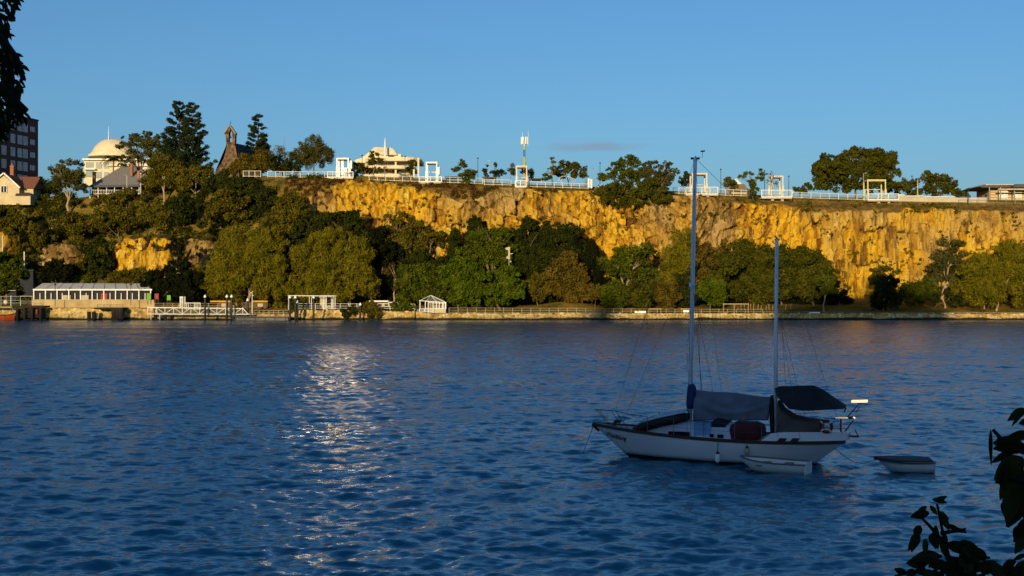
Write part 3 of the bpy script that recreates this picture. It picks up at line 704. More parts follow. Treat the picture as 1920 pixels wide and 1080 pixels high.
tree('bush', 'low clipped hedge bush under the cream terraced building', (698, 333), 291, [(690, 321, 14, 6), (706, 321, 14, 6)], 'olive', 'bush', None, cat='shrub')
tree('leafy_tree', 'small dark tree at the right end of the cream terraced building', (770, 335), 290, [(772, 306, 8, 8), (768, 317, 13, 6)], 'fig', 'layer', None)
tree('bare_tree', 'thin pale leafless tree in front of the cream terraced building', (722, 336), 287, [(722, 310, 12, 14)], 'dry', 'twig', PALEBARK)
tree('layered_tree', 'layered green tree on the cliff edge left of the telecom mast', (876, 348), 284, [(868, 301, 6, 3), (866, 310, 12, 5), (856, 318, 9, 6), (884, 322, 14, 8), (872, 330, 20, 8), (875, 342, 8, 8)], 'green', 'layer', BARK)
tree('shrub', 'dark conical shrub right of the layered green tree', (911, 333), 289, [(911, 320, 8, 12)], 'dark', 'bush', None, cat='shrub')
tree('small_tree', 'small lollipop tree left of the telecom mast', (929, 334), 290, [(929, 310, 6, 4)], 'fig', 'bush', None)
tree('shrub', 'low wide shrub under the small lollipop tree', (936, 336), 289, [(936, 326, 14, 7)], 'dark', 'bush', None, cat='shrub')
tree('shrub', 'dark rounded shrub just left of the telecom mast', (957, 338), 289, [(958, 318, 9, 14)], 'fig', 'bush', None, cat='shrub')
tree('shrub', 'dark shrub just right of the telecom mast', (993, 338), 291, [(988, 322, 10, 7), (998, 332, 7, 7)], 'dark', 'bush', None, cat='shrub')
tree('layered_tree', 'thin tree with flat layered sprays right of the telecom mast', (1036, 345), 287, [(1034, 297, 5, 2.5), (1038, 304, 7, 3), (1033, 315, 11, 4), (1026, 332, 12, 7)], 'green', 'layer', BARK)
tree('leafy_tree', 'broad rounded tree behind the curved roof shelter', (1066, 342), 295, [(1062, 318, 22, 12), (1082, 322, 16, 12), (1050, 328, 16, 8)], 'fig', 'leafy', None)
tree('leafy_tree', 'small upright tree at the right end of the long white fence', (1098, 345), 292, [(1097, 322, 8, 12)], 'fig', 'bush', None)
tree('overhanging_tree', 'dark green tree spreading over the white fence', (1165, 356), 283, [(1178, 304, 18, 10), (1158, 318, 22, 12), (1196, 320, 22, 13), (1140, 332, 16, 10), (1172, 333, 20, 12), (1205, 340, 18, 12)], 'green', 'leafy', BARK, size=0.3)
tree('overhanging_tree', 'dark green tree hanging over the cliff edge below the white fence', (1165, 364), 276.3, [(1128, 366, 26, 16), (1165, 358, 30, 17), (1190, 376, 28, 17), (1150, 376, 24, 14), (1218, 360, 22, 20), (1240, 372, 18, 18)], 'fig', 'leafy', BARK, size=0.3)
tree('gum_tree', 'feathery olive gum rooted on the cliff edge', (1243, 380), 277.5, [(1238, 310, 26, 9), (1218, 324, 20, 12), (1256, 326, 20, 10), (1238, 344, 20, 14), (1240, 368, 15, 16), (1215, 352, 14, 12)], 'gum', 'leafy', BARK, size=0.27)
tree('dark_tree', 'dark narrow tree directly left of the tall mast top', (1288, 356), 290, [(1290, 326, 9, 8), (1288, 342, 12, 12)], 'dark', 'bush', None)
tree('shrub', 'round shrub on the cliff edge just right of the tall mast', (1312, 378), 280, [(1313, 370, 8, 8)], 'fig', 'bush', None, cat='shrub')
tree('small_tree', 'low olive tree left of the white gabled house', (1368, 362), 292, [(1365, 340, 10, 7), (1372, 350, 12, 7)], 'olive', 'bush', None)
tree('layered_tree', 'open spreading green tree right of the white gabled house', (1412, 372), 284, [(1404, 327, 14, 5), (1422, 336, 18, 6), (1392, 332, 9, 4), (1432, 326, 9, 4), (1408, 342, 12, 5), (1426, 318, 5, 2.5)], 'green', 'layer', BARK)
tree('shrub', 'upright shrub under the open spreading green tree', (1413, 374), 281, [(1412, 358, 10, 11)], 'fig', 'bush', None, cat='shrub')
tree('bare_tree', 'leafless tree in front of the fifth white portal', (1447, 374), 282, [(1446, 330, 12, 14), (1452, 344, 8, 10)], 'dry', 'twig', PALEBARK)
tree('fig_tree', 'huge round dark green fig standing above the right part of the cliff', (1605, 375), 300, [(1605, 298, 38, 18), (1565, 312, 34, 22), (1648, 304, 34, 18), (1605, 325, 60, 24), (1540, 335, 26, 18), (1660, 325, 24, 20), (1575, 348, 50, 14), (1645, 348, 45, 14)], 'fig', 'dense', None)
tree('leafy_tree', 'dark tree between the huge fig and the palm-like tree', (1702, 375), 303, [(1698, 346, 20, 12), (1712, 358, 18, 10), (1680, 356, 16, 10)], 'fig', 'leafy', None)
tree('leafy_tree', 'spiky topped dark green tree right of the huge fig', (1755, 378), 302, [(1735, 332, 10, 9), (1752, 342, 24, 13), (1770, 346, 18, 12), (1750, 358, 34, 12)], 'fig', 'leafy', None)
tree('shrub', 'low dark shrub at the right end of the clifftop trees', (1797, 376), 300, [(1794, 362, 14, 9), (1808, 370, 10, 5)], 'fig', 'bush', None, cat='shrub')
tree('shrub', 'low green shrub left of the huge fig on the cliff edge', (1498, 366), 290, [(1497, 357, 10, 6), (1510, 352, 10, 8)], 'fig', 'bush', None, cat='shrub')

# a palm in front of the domed building
pr = thing('palm_tree', 'palm with arching fronds in front of the domed building', 'tree', at(212, 345, 304))
t = MB(); pb = at(212, 345, 304); ptop = at(213, 298, 304)
t.tube([pb, pb.lerp(ptop, 0.5), ptop], [0.22, 0.18, 0.15], 7); t.build('trunk', BARK, pr)
Vp = []
for k in range(26):
    a = 2 * math.pi * k / 26 + rng.normal() * 0.1; Lf = rng.uniform(2.4, 3.3); rise = rng.uniform(0.1, 1.5)
    for u in np.linspace(0.08, 1, 16):
        c = np.array(ptop) + np.array([math.cos(a) * Lf * u, math.sin(a) * Lf * u, rise * math.sin(u * 2.2) - 1.9 * u ** 2.2])
        for sd in (-1, 1):
            o_ = np.array([-math.sin(a) * sd, math.cos(a) * sd, -0.55]) * (0.5 * (1 - 0.6 * u)); d_ = np.array([math.cos(a), math.sin(a), -0.3]) * 0.16
            Vp += [c, c + d_, c + o_ + d_, c + o_]
cards_obj('fronds', np.array(Vp), LM['dark'], pr, pr.location)

# ---- uncountable scrub: the left hillside, the cliff top edge and the foot of the cliff
def scrub(name, label, pts, rad, leaf, size=0.32, dens=0.9, asp=1.6):
    V = clump_cards(pts, rad, size, dens, rng, asp, 0.0, 0.8, 0.3)
    o = cards_obj(name, V, LM[leaf])
    return tag(o, label, 'scrub', kind='stuff')
def on_hill(n, x0, x1, y0, y1, keep):
    x = rng.uniform(x0, x1, n); y = rng.uniform(y0, y1, n); k = keep(x, y)
    x, y = x[k], y[k]
    return np.stack([x, y, ground_z(x, y)], 1)
def hkeep(sd, thr): return lambda x, y: (fbm(x * 0.13, y * 0.13, sd, 3) > thr) & (y < slope_end(x) + 1)
for leaf, nn_, sd, thr, rm in (('olive', 620, 301, 0.40, 1.3), ('dark', 460, 302, 0.46, 1.5), ('fig', 330, 303, 0.46, 1.4), ('brown', 200, 304, 0.5, 1.1), ('willow', 90, 305, 0.5, 0.8)):
    P = on_hill(nn_, -128, -42, 260, 300, hkeep(sd, thr))
    P[:, 2] += 0.4
    scrub('hillside_scrub', {'olive': 'olive scrub covering the steep left hillside', 'dark': 'dark scrub in the hollows of the steep left hillside', 'fig': 'deep green scrub on the left hillside', 'brown': 'brown dry scrub on the left hillside', 'willow': 'yellowish scrub tufts on the left hillside'}[leaf],
          P, rng.uniform(0.6, 1.2, len(P)) * rm, leaf)
def on_cliff(n, cond):
    i = rng.integers(0, CX.size, n); k = cond(CX.ravel()[i], CZ.ravel()[i], CV.ravel()[i], CT.ravel()[i]); i = i[k]
    return np.stack([CX.ravel()[i], CY.ravel()[i] - 0.05, CZ.ravel()[i]], 1)
P = on_cliff(14000, lambda x, z, v, tt: (tt > 0.5) & (fbm(x * 0.25, z * 0.3, 71) > 0.36 + 0.012 * np.maximum(x + 10, 0)) & (x < 34))
scrub('clifftop_scrub', 'dry brown scrub along the top edge of the cliff', P, rng.uniform(0.25, 0.75, len(P)), 'dry', 0.24)
P = on_cliff(15000, lambda x, z, v, tt: (tt > 0.45) & (fbm(x * 0.25, z * 0.3, 72) > 0.53))
scrub('clifftop_scrub', 'olive tufts along the top edge of the cliff', P, rng.uniform(0.2, 0.6, len(P)), 'olive', 0.24)
P = on_cliff(7000, lambda x, z, v, tt: (tt < 0.4) & (fbm(x * 0.45, z * 0.5, 73) > 0.64))
scrub('cliff_scrub', 'small olive plants growing from ledges of the cliff', P, rng.uniform(0.15, 0.5, len(P)), 'olive', 0.22)
P = on_cliff(9000, lambda x, z, v, tt: (z < 6.5 + 3.0 * (fbm(x * 0.2, x * 0, 75) - 0.5)) & (fbm(x * 0.3, z * 0.3, 74) > 0.52) & (x < 62))
P[:, 1] -= rng.uniform(0, 2.0, len(P))
scrub('cliff_foot_scrub', 'olive and brown scrub along the foot of the cliff', P, rng.uniform(0.3, 0.8, len(P)), 'brown', 0.26)
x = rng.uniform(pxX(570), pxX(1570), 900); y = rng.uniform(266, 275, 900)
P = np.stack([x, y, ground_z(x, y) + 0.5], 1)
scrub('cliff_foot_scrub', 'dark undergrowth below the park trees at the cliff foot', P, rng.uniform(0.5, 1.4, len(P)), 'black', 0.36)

P = []
for (a, b, top, bot, Yf) in ((196, 334, 442, 532, 266.2), (334, 404, 440, 512, 268.4), (60, 152, 452, 498, 269.0), (-60, 26, 425, 480, 270.0)):
    for _ in range(34):
        u = rnd.random(); sd_ = rnd.choice('tlrbb')
        x_ = a + (b - a) * (u if sd_ in 'tb' else (0.0 if sd_ == 'l' else 1.0)) + rnd.gauss(0, 6); y_ = top + (bot - top) * (0.03 if sd_ == 't' else 1.0 if sd_ == 'b' else u) + rnd.gauss(0, 6)
        P.append(tuple(at(x_, y_, Yf - rnd.uniform(0.0, 1.6))))
    for _ in range(5): P.append(tuple(at(a + (b - a) * rnd.random(), top + (bot - top) * rnd.random(), Yf + 0.2)))
P = np.array(P)
scrub('hillside_scrub', 'olive scrub creeping round the rock outcrops of the left hillside', P, rng.uniform(0.3, 0.85, len(P)), 'olive', 0.28)

tree('shrub', 'dark shrub hanging over the sea wall left of the low white flat building', (655, 596), 249.6, [(655, 586, 14, 10), (648, 592, 10, 7)], 'dark', 'bush', cat='shrub')
tree('shrub', 'olive shrub spilling over the sea wall below the low white flat building', (695, 596), 249.4, [(692, 578, 16, 12), (705, 588, 12, 10)], 'olive', 'bush', cat='shrub')
tree('shrub', 'green shrub beside the gazebo steps', (752, 586), 251.8, [(752, 574, 18, 10), (768, 578, 12, 8)], 'green', 'bush', cat='shrub')

conifer('pine_tree', 'dark pointed pine rising just right of the banner pole', 267, [(978, 424, 572, 24)], 'dark', ball=0.75, gap=0.8)
conifer('pine_tree', 'dark pointed pine behind the brown bushy tree, left of two', 268, [(1024, 416, 572, 27)], 'dark', ball=0.75, gap=0.8)
conifer('pine_tree', 'dark pointed pine behind the brown bushy tree, right of two', 268, [(1084, 430, 574, 23)], 'black', ball=0.75, gap=0.8)

# ================================================================== BUILDINGS AND STRUCTURES ON THE CLIFF TOP
SKY_GLASS = noisy('sky_pale_glass', (0.36, 0.42, 0.50), (0.22, 0.27, 0.34), 1.2, 0.12, spec=0.6)  # pale blue base colour carries the sky's reflection in the panes
ROOFRED = noisy('red_roof_tiles', (0.29, 0.115, 0.055), (0.20, 0.075, 0.04), 2.5, 0.9, stretch=(1, 1, 4))
SLATE = noisy('blue_grey_slate', (0.075, 0.085, 0.11), (0.05, 0.058, 0.075), 2, 0.7)
TIN = noisy('grey_corrugated_roof', (0.24, 0.215, 0.20), (0.18, 0.165, 0.155), 1.2, 0.6, stretch=(6, 1, 1))
HOUSECREAM = noisy('cream_house_wall', (0.62, 0.50, 0.30), (0.50, 0.39, 0.22), 0.8, 0.9)
PALE = noisy('pale_concrete', (0.52, 0.44, 0.32), (0.42, 0.35, 0.25), 0.7, 0.85)
STONE = noisy('mottled_church_stone', (0.27, 0.16, 0.07), (0.030, 0.022, 0.020), 1.1, 0.95, amount=0.4, bump=0.1)
YELLOWW = noisy('yellow_wall', (0.55, 0.32, 0.05), None, 1, 0.8)

def zy(py, Y): return EYE + (540 - py) / F * Y
def xp(px, Y): return (px - 960) / F * Y
def pbox(mb, px0, px1, py0, py1, Ya, Yb):
    """A box whose front face, at Ya, is the pixel rectangle; it reaches back to Yb."""
    return mb.box(xp(px0, Ya), xp(px1, Ya), Ya, Yb, zy(py1, Ya), zy(py0, Ya))
def part(name, mat, root, fn, smooth=False):
    mb = MB(); fn(mb); return mb.build(name, mat, root, smooth=smooth)

# --- dark brick block at the left edge
bx0 = Vector((xp(71.5, 342), 342, 0)); bu = Vector((-0.219, -0.976, 0)); bw = Vector((-0.976, 0.219, 0))
br = thing('apartment_block', 'dark brown brick apartment block with rows of pale windows at the left edge', 'building', (bx0.x - 8, 330, 22))
ztop = zy(227, 342)
part('wall', BRICK, br, lambda m: m.prism([bx0 + Vector((0, 0, 20)), bx0 + bu * 46 + Vector((0, 0, 20)), bx0 + bu * 46 + bw * 15 + Vector((0, 0, 20)), bx0 + bw * 15 + Vector((0, 0, 20))], (0, 0, 20), (0, 0, ztop)))
part('parapet', noisy('dark_coping', (0.07, 0.05, 0.045), None, 2, 0.9), br, lambda m: m.prism([bx0 - bu * 0.15 - bw * 0.15 + Vector((0, 0, ztop)), bx0 + bu * 46 - bw * 0.15 + Vector((0, 0, ztop)), bx0 + bu * 46 + bw * 15 + Vector((0, 0, ztop)), bx0 - bu * 0.15 + bw * 15 + Vector((0, 0, ztop))], (0, 0, 0), (0, 0, 0.35)))
def face_u(px):
    k = (px - 960) / F; return (k * bx0.y - bx0.x) / (bu.x - k * bu.y)
for r in range(6):
    for (c0, c1, small) in ((56.5, 64.5, 1), (43.5, 51, 0), (33, 41, 0), (20, 27.5, 0), (3, 11, 0), (-14, -6, 0)):
        u0, u1 = face_u(c1), face_u(c0)
        zc = ztop - 2.55 - 3.45 * r
        h = 0.62 if small else 1.12
        a = bx0 - bw * 0.02 + Vector((0, 0, zc))
        w = part('window', SKY_GLASS, br, lambda m: m.prism([a + bu * u0 - Vector((0, 0, h)), a + bu * u1 - Vector((0, 0, h)), a + bu * u1 + Vector((0, 0, h)), a + bu * u0 + Vector((0, 0, h))], (0, 0, 0), bw * 0.1))
        part('window_frame', WHITE, br, lambda m: [m.bar(a - bw * 0.06 + bu * u - Vector((0, 0, h)), a - bw * 0.06 + bu * u + Vector((0, 0, h)), 0.09) for u in (u0, (u0 + u1) / 2, u1)] + [m.bar(a - bw * 0.06 + bu * u0 + Vector((0, 0, q)), a - bw * 0.06 + bu * u1 + Vector((0, 0, q)), 0.09) for q in (-h, h)])

# --- cream house with a red roof
hs = thing('house', 'cream house with a red tiled roof, gable and brick chimney at the left edge', 'house', at(20, 384, 299))
def hw_(m):
    m.prism([at(-36, 384, 296), at(36, 384, 296), at(36, 352, 296), at(7, 328, 296), at(-28, 356, 296)], (0, 0, 0), (0, 9, 0))
    m.box(xp(36, 298), xp(62.5, 298), 298, 309, zy(384, 298), zy(352, 298))
part('wall', HOUSECREAM, hs, hw_)
def hr_(m):
    A, B, Cc, D = at(34, 353, 297.4), at(64, 353, 297.4), at(76, 331.5, 304), at(24, 331.5, 304)
    E_, G = at(85, 355, 311), at(30, 355, 311)
    E_.z = B.z; G.z = A.z; E_.x = B.x; G.x = A.x; Cc.x = B.x - 0.9
    m.add([A, B, Cc, D], [(0, 1, 2, 3)]); m.add([B, E_, Cc], [(0, 1, 2)]); m.add([E_, G, D, Cc], [(0, 1, 2, 3)]); m.add([A, B, E_, G], [(3, 2, 1, 0)])
    ap, lf, rt = at(7, 325, 295.6), at(-34, 358, 295.6), at(37.5, 352.5, 295.6)
    for s0, s1 in ((ap, lf), (ap, rt)):
        d = Vector((0, 10, 0)); th = Vector((0, 0, -0.18))
        m.add([s0, s1, s1 + d, s0 + d, s0 + th, s1 + th, s1 + d + th, s0 + d + th], [(0, 1, 2, 3), (7, 6, 5, 4), (0, 4, 5, 1), (1, 5, 6, 2), (2, 6, 7, 3), (3, 7, 4, 0)])
part('roof', ROOFRED, hs, hr_)
part('bargeboard', WHITE, hs, lambda m: [m.bar(at(7, 324.4, 295.5), at(-34, 357.4, 295.5), 0.22, 0.3), m.bar(at(7, 324.4, 295.5), at(37.5, 352, 295.5), 0.22, 0.3)])
part('chimney', CHIM, hs, lambda m: (pbox(m, 18.8, 25.2, 312, 336, 302, 303), pbox(m, 18, 26, 310.5, 313, 301.9, 303.1), pbox(m, 20.5, 23.5, 307, 310.5, 302.2, 302.8)))
for q0, q1 in ((2.5, 6.8), (7.6, 12)):
    w = part('window', GLASS, hs, lambda m: pbox(m, q0, q1, 349, 361, 295.9, 296.1))
part('window_frame', WHITE, hs, lambda m: [m.bar(at(a, 348.5, 295.8), at(a, 361.5, 295.8), 0.12) for a in (2, 7.2, 12.5)] + [m.bar(at(2, b, 295.8), at(12.5, b, 295.8), 0.12) for b in (348.5, 361.5)])
part('annex', HOUSECREAM, hs, lambda m: pbox(m, 30, 57, 366, 384, 293, 297))
part('annex_roof', noisy('brown_roof', (0.12, 0.08, 0.06), None, 2, 0.9), hs, lambda m: m.add([at(28, 366.5, 292.6), at(59, 366.5, 292.6), at(56, 361, 297.4), at(31, 361, 297.4)], [(0, 1, 2, 3)]).add([at(28, 366.5, 292.6), at(59, 366.5, 292.6), at(59, 366.9, 292.6), at(28, 366.9, 292.6)], [(0, 1, 2, 3)]))

# --- cream domed building
dm = thing('domed_building', 'cream building with a smooth dome and mast behind the gums', 'building', at(222, 345, 330))
part('dome', CREAM, dm, lambda m: m.lathe(at(213, 287.5, 337), [(5.6, 0), (5.35, 0.6), (4.9, 1.4), (4.3, 2.2), (3.4, 3.0), (2.5, 3.5), (1.4, 3.7), (0.02, 3.74)], 28), smooth=True)
part('drum', CREAM, dm, lambda m: (m.lathe(at(213, 291, 337), [(5.8, 0), (5.8, 0.5), (5.5, 0.52)], 28), m.lathe(at(215, 296, 337), [(6.9, 0), (6.7, 0.7), (5.7, 0.72)], 28)))
part('wall', CREAM, dm, lambda m: pbox(m, 157, 318, 300, 348, 331.2, 350))
part('cornice', WHITE, dm, lambda m: (pbox(m, 154, 321, 297, 300, 330.2, 350.5), pbox(m, 200, 321, 309, 311, 330.2, 331.1), pbox(m, 156, 178, 316, 318, 330.0, 331.1)))
for a, b, c, d in ((161, 175, 304, 314), (180, 190, 304, 316), (195, 204, 304, 316), (228, 244, 303, 308), (248, 262, 303, 308), (268, 284, 303, 308), (228, 244, 313, 321), (248, 262, 313, 321), (268, 284, 313, 321), (161, 175, 320, 332), (180, 190, 322, 334), (195, 204, 322, 334)):
    part('window', noisy('green_glass', (0.10, 0.14, 0.12), (0.06, 0.09, 0.08), 2, 0.1, spec=0.6), dm, lambda m: pbox(m, a, b, c, d, 331.05, 331.3))
part('mast', WHITE, dm, lambda m: m.tube([at(203.5, 264, 334), at(203.5, 250, 334), at(203.5, 237, 334)], [0.13, 0.09, 0.04], 6))

# --- grey roofed house with verandahs
qh = thing('house', 'low house with a wide grey hipped roof, brick chimneys and a shady verandah', 'house', at(225, 372, 300))
qz = zy(348, 297)
part('roof', TIN, qh, lambda m: (
    m.add([at(168, 348, 296.5), at(292, 346, 296.5), at(262, 313, 304), at(226, 313, 304), Vector((xp(170, 297), 312, qz)), Vector((xp(290, 297), 312, qz))], [(0, 1, 2, 3), (1, 5, 2), (5, 4, 3, 2), (4, 0, 3)]),
    m.add([at(168, 348.4, 296.5), at(292, 346.4, 296.5), Vector((xp(290, 297), 312, qz - 0.06)), Vector((xp(170, 297), 312, qz - 0.06))], [(3, 2, 1, 0)])))
part('verandah_roof', TIN, qh, lambda m: m.add([at(176, 351, 294), at(262, 350, 294), at(262, 345.5, 297), at(176, 346.5, 297)], [(0, 1, 2, 3)]).add([at(176, 351.4, 294), at(262, 350.4, 294), at(262, 345.9, 297), at(176, 346.9, 297)], [(3, 2, 1, 0)]))
part('wall', YELLOWW, qh, lambda m: pbox(m, 172, 286, 348, 372, 298.5, 310))
part('floor', TIMBER, qh, lambda m: pbox(m, 168, 264, 364, 366, 294.2, 298.5))
part('balustrade', WHITE, qh, lambda m: [m.bar(at(168, q, 294.3), at(262, q, 294.3), 0.08) for q in (356.5, 363)] + [m.bar(at(a, 356.5, 294.3), at(a, 363, 294.3), 0.05) for a in range(170, 262, 3)])
for a in (169, 184, 200, 215, 231, 247, 261):
    part('post', WHITE, qh, lambda m: m.bar(at(a, 351, 294.4), at(a, 372, 294.4), 0.14))
for a, b, c in ((192, 200, 352), (208, 216, 352), (224, 232, 352), (240, 248, 352)):
    part('window', GLASS, qh, lambda m: pbox(m, a, b, c, 364, 298.35, 298.6))
for cx_, ct, cb in ((175.5, 322, 347), (246, 307, 330), (259.5, 320, 340)):
    part('chimney', CHIM, qh, lambda m: (pbox(m, cx_ - 2.4, cx_ + 2.4, ct + 1.5, cb, 299.5, 300.3), pbox(m, cx_ - 3, cx_ + 3, ct, ct + 1.6, 299.4, 300.4)))

# --- church: stone bellcote and slate roof
ch = thing('church', 'stone church with a pierced bell gable, cross and blue grey slate roof', 'church', at(427, 345, 305))
oc = [(404, 346), (404, 320), (412, 309), (419, 298), (423, 284), (424, 270), (423.2, 252), (421.5, 250.5), (432, 236.5), (442.5, 250.5), (441, 252), (440.5, 270), (443, 284), (446, 300), (448, 320), (449, 346)]
ic = [(428.8, 266), (428.6, 262), (428.6, 258), (428.7, 254), (428.9, 251), (429.3, 248.5), (430, 246), (431.2, 243.6), (432, 242.6), (432.8, 243.6), (434, 246), (434.8, 248.5), (435.2, 252), (435.4, 257), (435.3, 262), (435.1, 266)]
def chf(m):
    Y0, Y1 = 304.0, 305.6; n_ = len(oc)
    vs = [at(x, y, Y0) for x, y in oc] + [at(x, y, Y0) for x, y in ic]
    vs += [v + Vector((0, Y1 - Y0, 0)) for v in vs]; N2 = 2 * n_; fs = []
    for i in range(n_ - 1):
        fs += [(i, i + 1, n_ + i + 1, n_ + i), (N2 + n_ + i, N2 + n_ + i + 1, N2 + i + 1, N2 + i), (i + 1, i, N2 + i, N2 + i + 1), (n_ + i, n_ + i + 1, N2 + n_ + i + 1, N2 + n_ + i)]
    a, b = 0, n_ - 1
    fs += [(a, n_ + a, n_ + b, b), (N2 + b, N2 + n_ + b, N2 + n_ + a, N2 + a), (n_ + a, N2 + n_ + a, N2 + n_ + b, n_ + b), (b, N2 + b, N2 + a, a)]
    m.add(vs, fs)
part('bell_gable', STONE, ch, chf)
part('coping', noisy('pale_coping_stone', (0.36, 0.25, 0.14), None, 2, 0.9), ch, lambda m: (m.bar(at(432, 236, 304.8), at(421, 251.2, 304.8), 1.9, 0.25, (0, 0, 1)), m.bar(at(432, 236, 304.8), at(443, 251.2, 304.8), 1.9, 0.25, (0, 0, 1))))
part('cross', DARKM, ch, lambda m: (m.bar(at(432, 237, 304.8), at(432, 227.5, 304.8), 0.14), m.bar(at(430, 230.5, 304.8), at(434, 230.5, 304.8), 0.12)))
part('bell', noisy('bronze', (0.10, 0.07, 0.03), None, 3, 0.4, 0.8), ch, lambda m: (m.lathe(at(432, 259, 304.8), [(0.34, 0), (0.26, 0.15), (0.2, 0.45), (0.05, 0.6)], 10), m.tube([at(432, 255, 304.8), at(432, 243.5, 304.8)], 0.05, 5)))
part('nave_roof', SLATE, ch, lambda m: m.add([at(444, 269, 305.6), at(482, 277, 326), at(494, 293, 324), at(448, 293, 304.5), at(425, 292, 310), at(470, 293, 330)], [(0, 3, 2, 1), (0, 1, 5, 4), (0, 4, 3), (1, 2, 5)]))
part('nave_wall', STONE, ch, lambda m: m.prism([at(447, 293, 305.6), at(492, 293, 324), at(468, 293, 329), at(428, 292, 311)], at(447, 293, 305), at(447, 345, 305)))

# --- cream terraced building with a white spire
tb = thing('terraced_building', 'cream terraced building with a white spire behind the white fence', 'building', at(722, 338, 312))
part('upper_wall', CREAM, tb, lambda m: m.prism([at(x, y, 314) for x, y in ((660, 305), (668, 299), (678, 296), (685, 291), (701, 277), (736, 278), (744, 288.5), (752, 289), (752, 305))], (0, 0, 0), (0, 14, 0)))
part('roof_hood', noisy('pale_hood', (0.70, 0.60, 0.42), None, 1, 0.8), tb, lambda m: m.prism([at(x, y, 313.2) for x, y in ((699, 277.5), (703, 275.8), (733, 277), (738, 280), (745, 290), (728, 291), (712, 290), (697, 282))], (0, 0, 0), (0, 0.8, 0)))
def slabs(m):
    for (a, b, y0, y1, Yf, Yb) in ((682, 787, 294, 301.5, 309.5, 324), (676, 775, 310, 316, 309.2, 324), (672, 770, 326, 338, 309.6, 324)):
        n_ = 9; top = [(xp(a + (b - a) * i / n_, Yf), Yf + 3.0 * (2 * i / n_ - 1) ** 4, 0) for i in range(n_ + 1)]
        poly = [Vector((x, y, zy(y1, Yf))) for x, y, _ in top] + [Vector((top[-1][0], Yb, zy(y1, Yf))), Vector((top[0][0], Yb, zy(y1, Yf)))]
        m.prism(poly, (0, 0, 0), (0, 0, zy(y0, Yf) - zy(y1, Yf)))
part('parapet', CREAM, tb, slabs)
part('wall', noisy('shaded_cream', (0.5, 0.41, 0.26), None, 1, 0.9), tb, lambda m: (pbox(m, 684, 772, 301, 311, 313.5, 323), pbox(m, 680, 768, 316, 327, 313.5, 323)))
for a, b, y0, y1 in ((690, 700, 303, 310), (708, 720, 303, 310), (726, 738, 303, 310), (757, 766, 303, 310), (690, 702, 318, 325), (712, 726, 318, 325), (736, 752, 318, 325)):
    part('window', GLASS, tb, lambda m: pbox(m, a, b, y0, y1, 313.3, 313.6))
part('window', DARKIN, tb, lambda m: pbox(m, 728, 737, 291.5, 294, 313.0, 313.9))
for a, y0, y1 in ((742, 301, 311), (784.5, 296, 333), (776, 301, 333), (742, 316, 327), (700, 316, 327)):
    part('column', CREAM, tb, lambda m: m.bar(at(a, y0, 310.6), at(a, y1, 310.6), 0.42))
part('spire', WHITE, tb, lambda m: m.lathe(at(722, 296, 311), [(0.20, 0), (0.26, 2.4), (0.20, 3.8), (0.05, 5.0), (0.01, 5.1)], 8))

# --- white gabled house behind the fence
wh = thing('house', 'small house with a white gable and brown roof behind the clifftop fence', 'house', at(1386, 362, 312))
part('wall', WHITE, wh, lambda m: m.prism([at(x, y, 312) for x, y in ((1370, 362), (1370, 346), (1380, 336.5), (1390, 346), (1390, 362))], (0, 0, 0), (0, 8, 0)))
part('roof', noisy('brown_tiles', (0.34, 0.22, 0.11), (0.25, 0.16, 0.08), 2, 0.9), wh, lambda m: (m.add([at(1367, 358, 308), at(1404, 358, 308), at(1396, 345, 311.6), at(1372, 345, 311.6)], [(0, 1, 2, 3)]), m.add([at(1367, 358.4, 308), at(1404, 358.4, 308), at(1404, 358.6, 311.8), at(1367, 358.6, 311.8)], [(3, 2, 1, 0)])))
part('bargeboard', WHITE, wh, lambda m: (m.bar(at(1380, 335.8, 311.8), at(1369, 347, 311.8), 0.3, 0.25), m.bar(at(1380, 335.8, 311.8), at(1391, 347, 311.8), 0.3, 0.25)))
part('window', GLASS, wh, lambda m: pbox(m, 1377.5, 1382.5, 341, 345, 311.8, 312.1))
part('lower_wall', HOUSECREAM, wh, lambda m: pbox(m, 1371, 1402, 358.8, 372, 309, 312))

# --- striped brick pavilion with flat roofs at the right edge
rp = thing('pavilion', 'striped brick pavilion with thin flat roofs at the right edge of the cliff top', 'pavilion', at(1895, 380, 300))
def stripem():
    m, n, l, p = new_mat('striped_brick')
    t = n.new('ShaderNodeTexCoord'); s_ = n.new('ShaderNodeSeparateXYZ'); l.new(t.outputs['Object'], s_.inputs[0])
    w = n.new('ShaderNodeMath'); w.operation = 'PINGPONG'; w.inputs[1].default_value = 0.32; l.new(s_.outputs[2], w.inputs[0])
    c = n.new('ShaderNodeValToRGB'); c.color_ramp.interpolation = 'CONSTANT'
    c.color_ramp.elements[0].color = (0.42, 0.25, 0.11, 1); c.color_ramp.elements[1].position = 0.17; c.color_ramp.elements[1].color = (0.60, 0.46, 0.26, 1)
    l.new(w.outputs[0], c.inputs[0]); l.new(c.outputs[0], p.inputs['Base Color']); p.inputs['Roughness'].default_value = 0.9
    return m
part('wall', stripem(), rp, lambda m: pbox(m, 1857, 1990, 353, 382, 301, 310))
part('roof', noisy('dark_flat_roof', (0.10, 0.085, 0.075), None, 2, 0.7), rp, lambda m: (m.prism([at(1837, 350, 298), at(1848, 346.8, 298), at(1901, 349.5, 298), at(1901, 351.5, 298), at(1842, 351.5, 298)], (0, 0, 0), (0, 13, 0)), m.prism([at(1899, 351, 296), at(1906, 345, 296), at(2000, 345, 296), at(2000, 352, 296)], (0, 0, 0), (0, 13, 0))))
part('fascia', PALE, rp, lambda m: (pbox(m, 1848, 1901, 345.2, 347.2, 297.7, 311), pbox(m, 1872, 2000, 353.5, 356, 296.5, 297)))
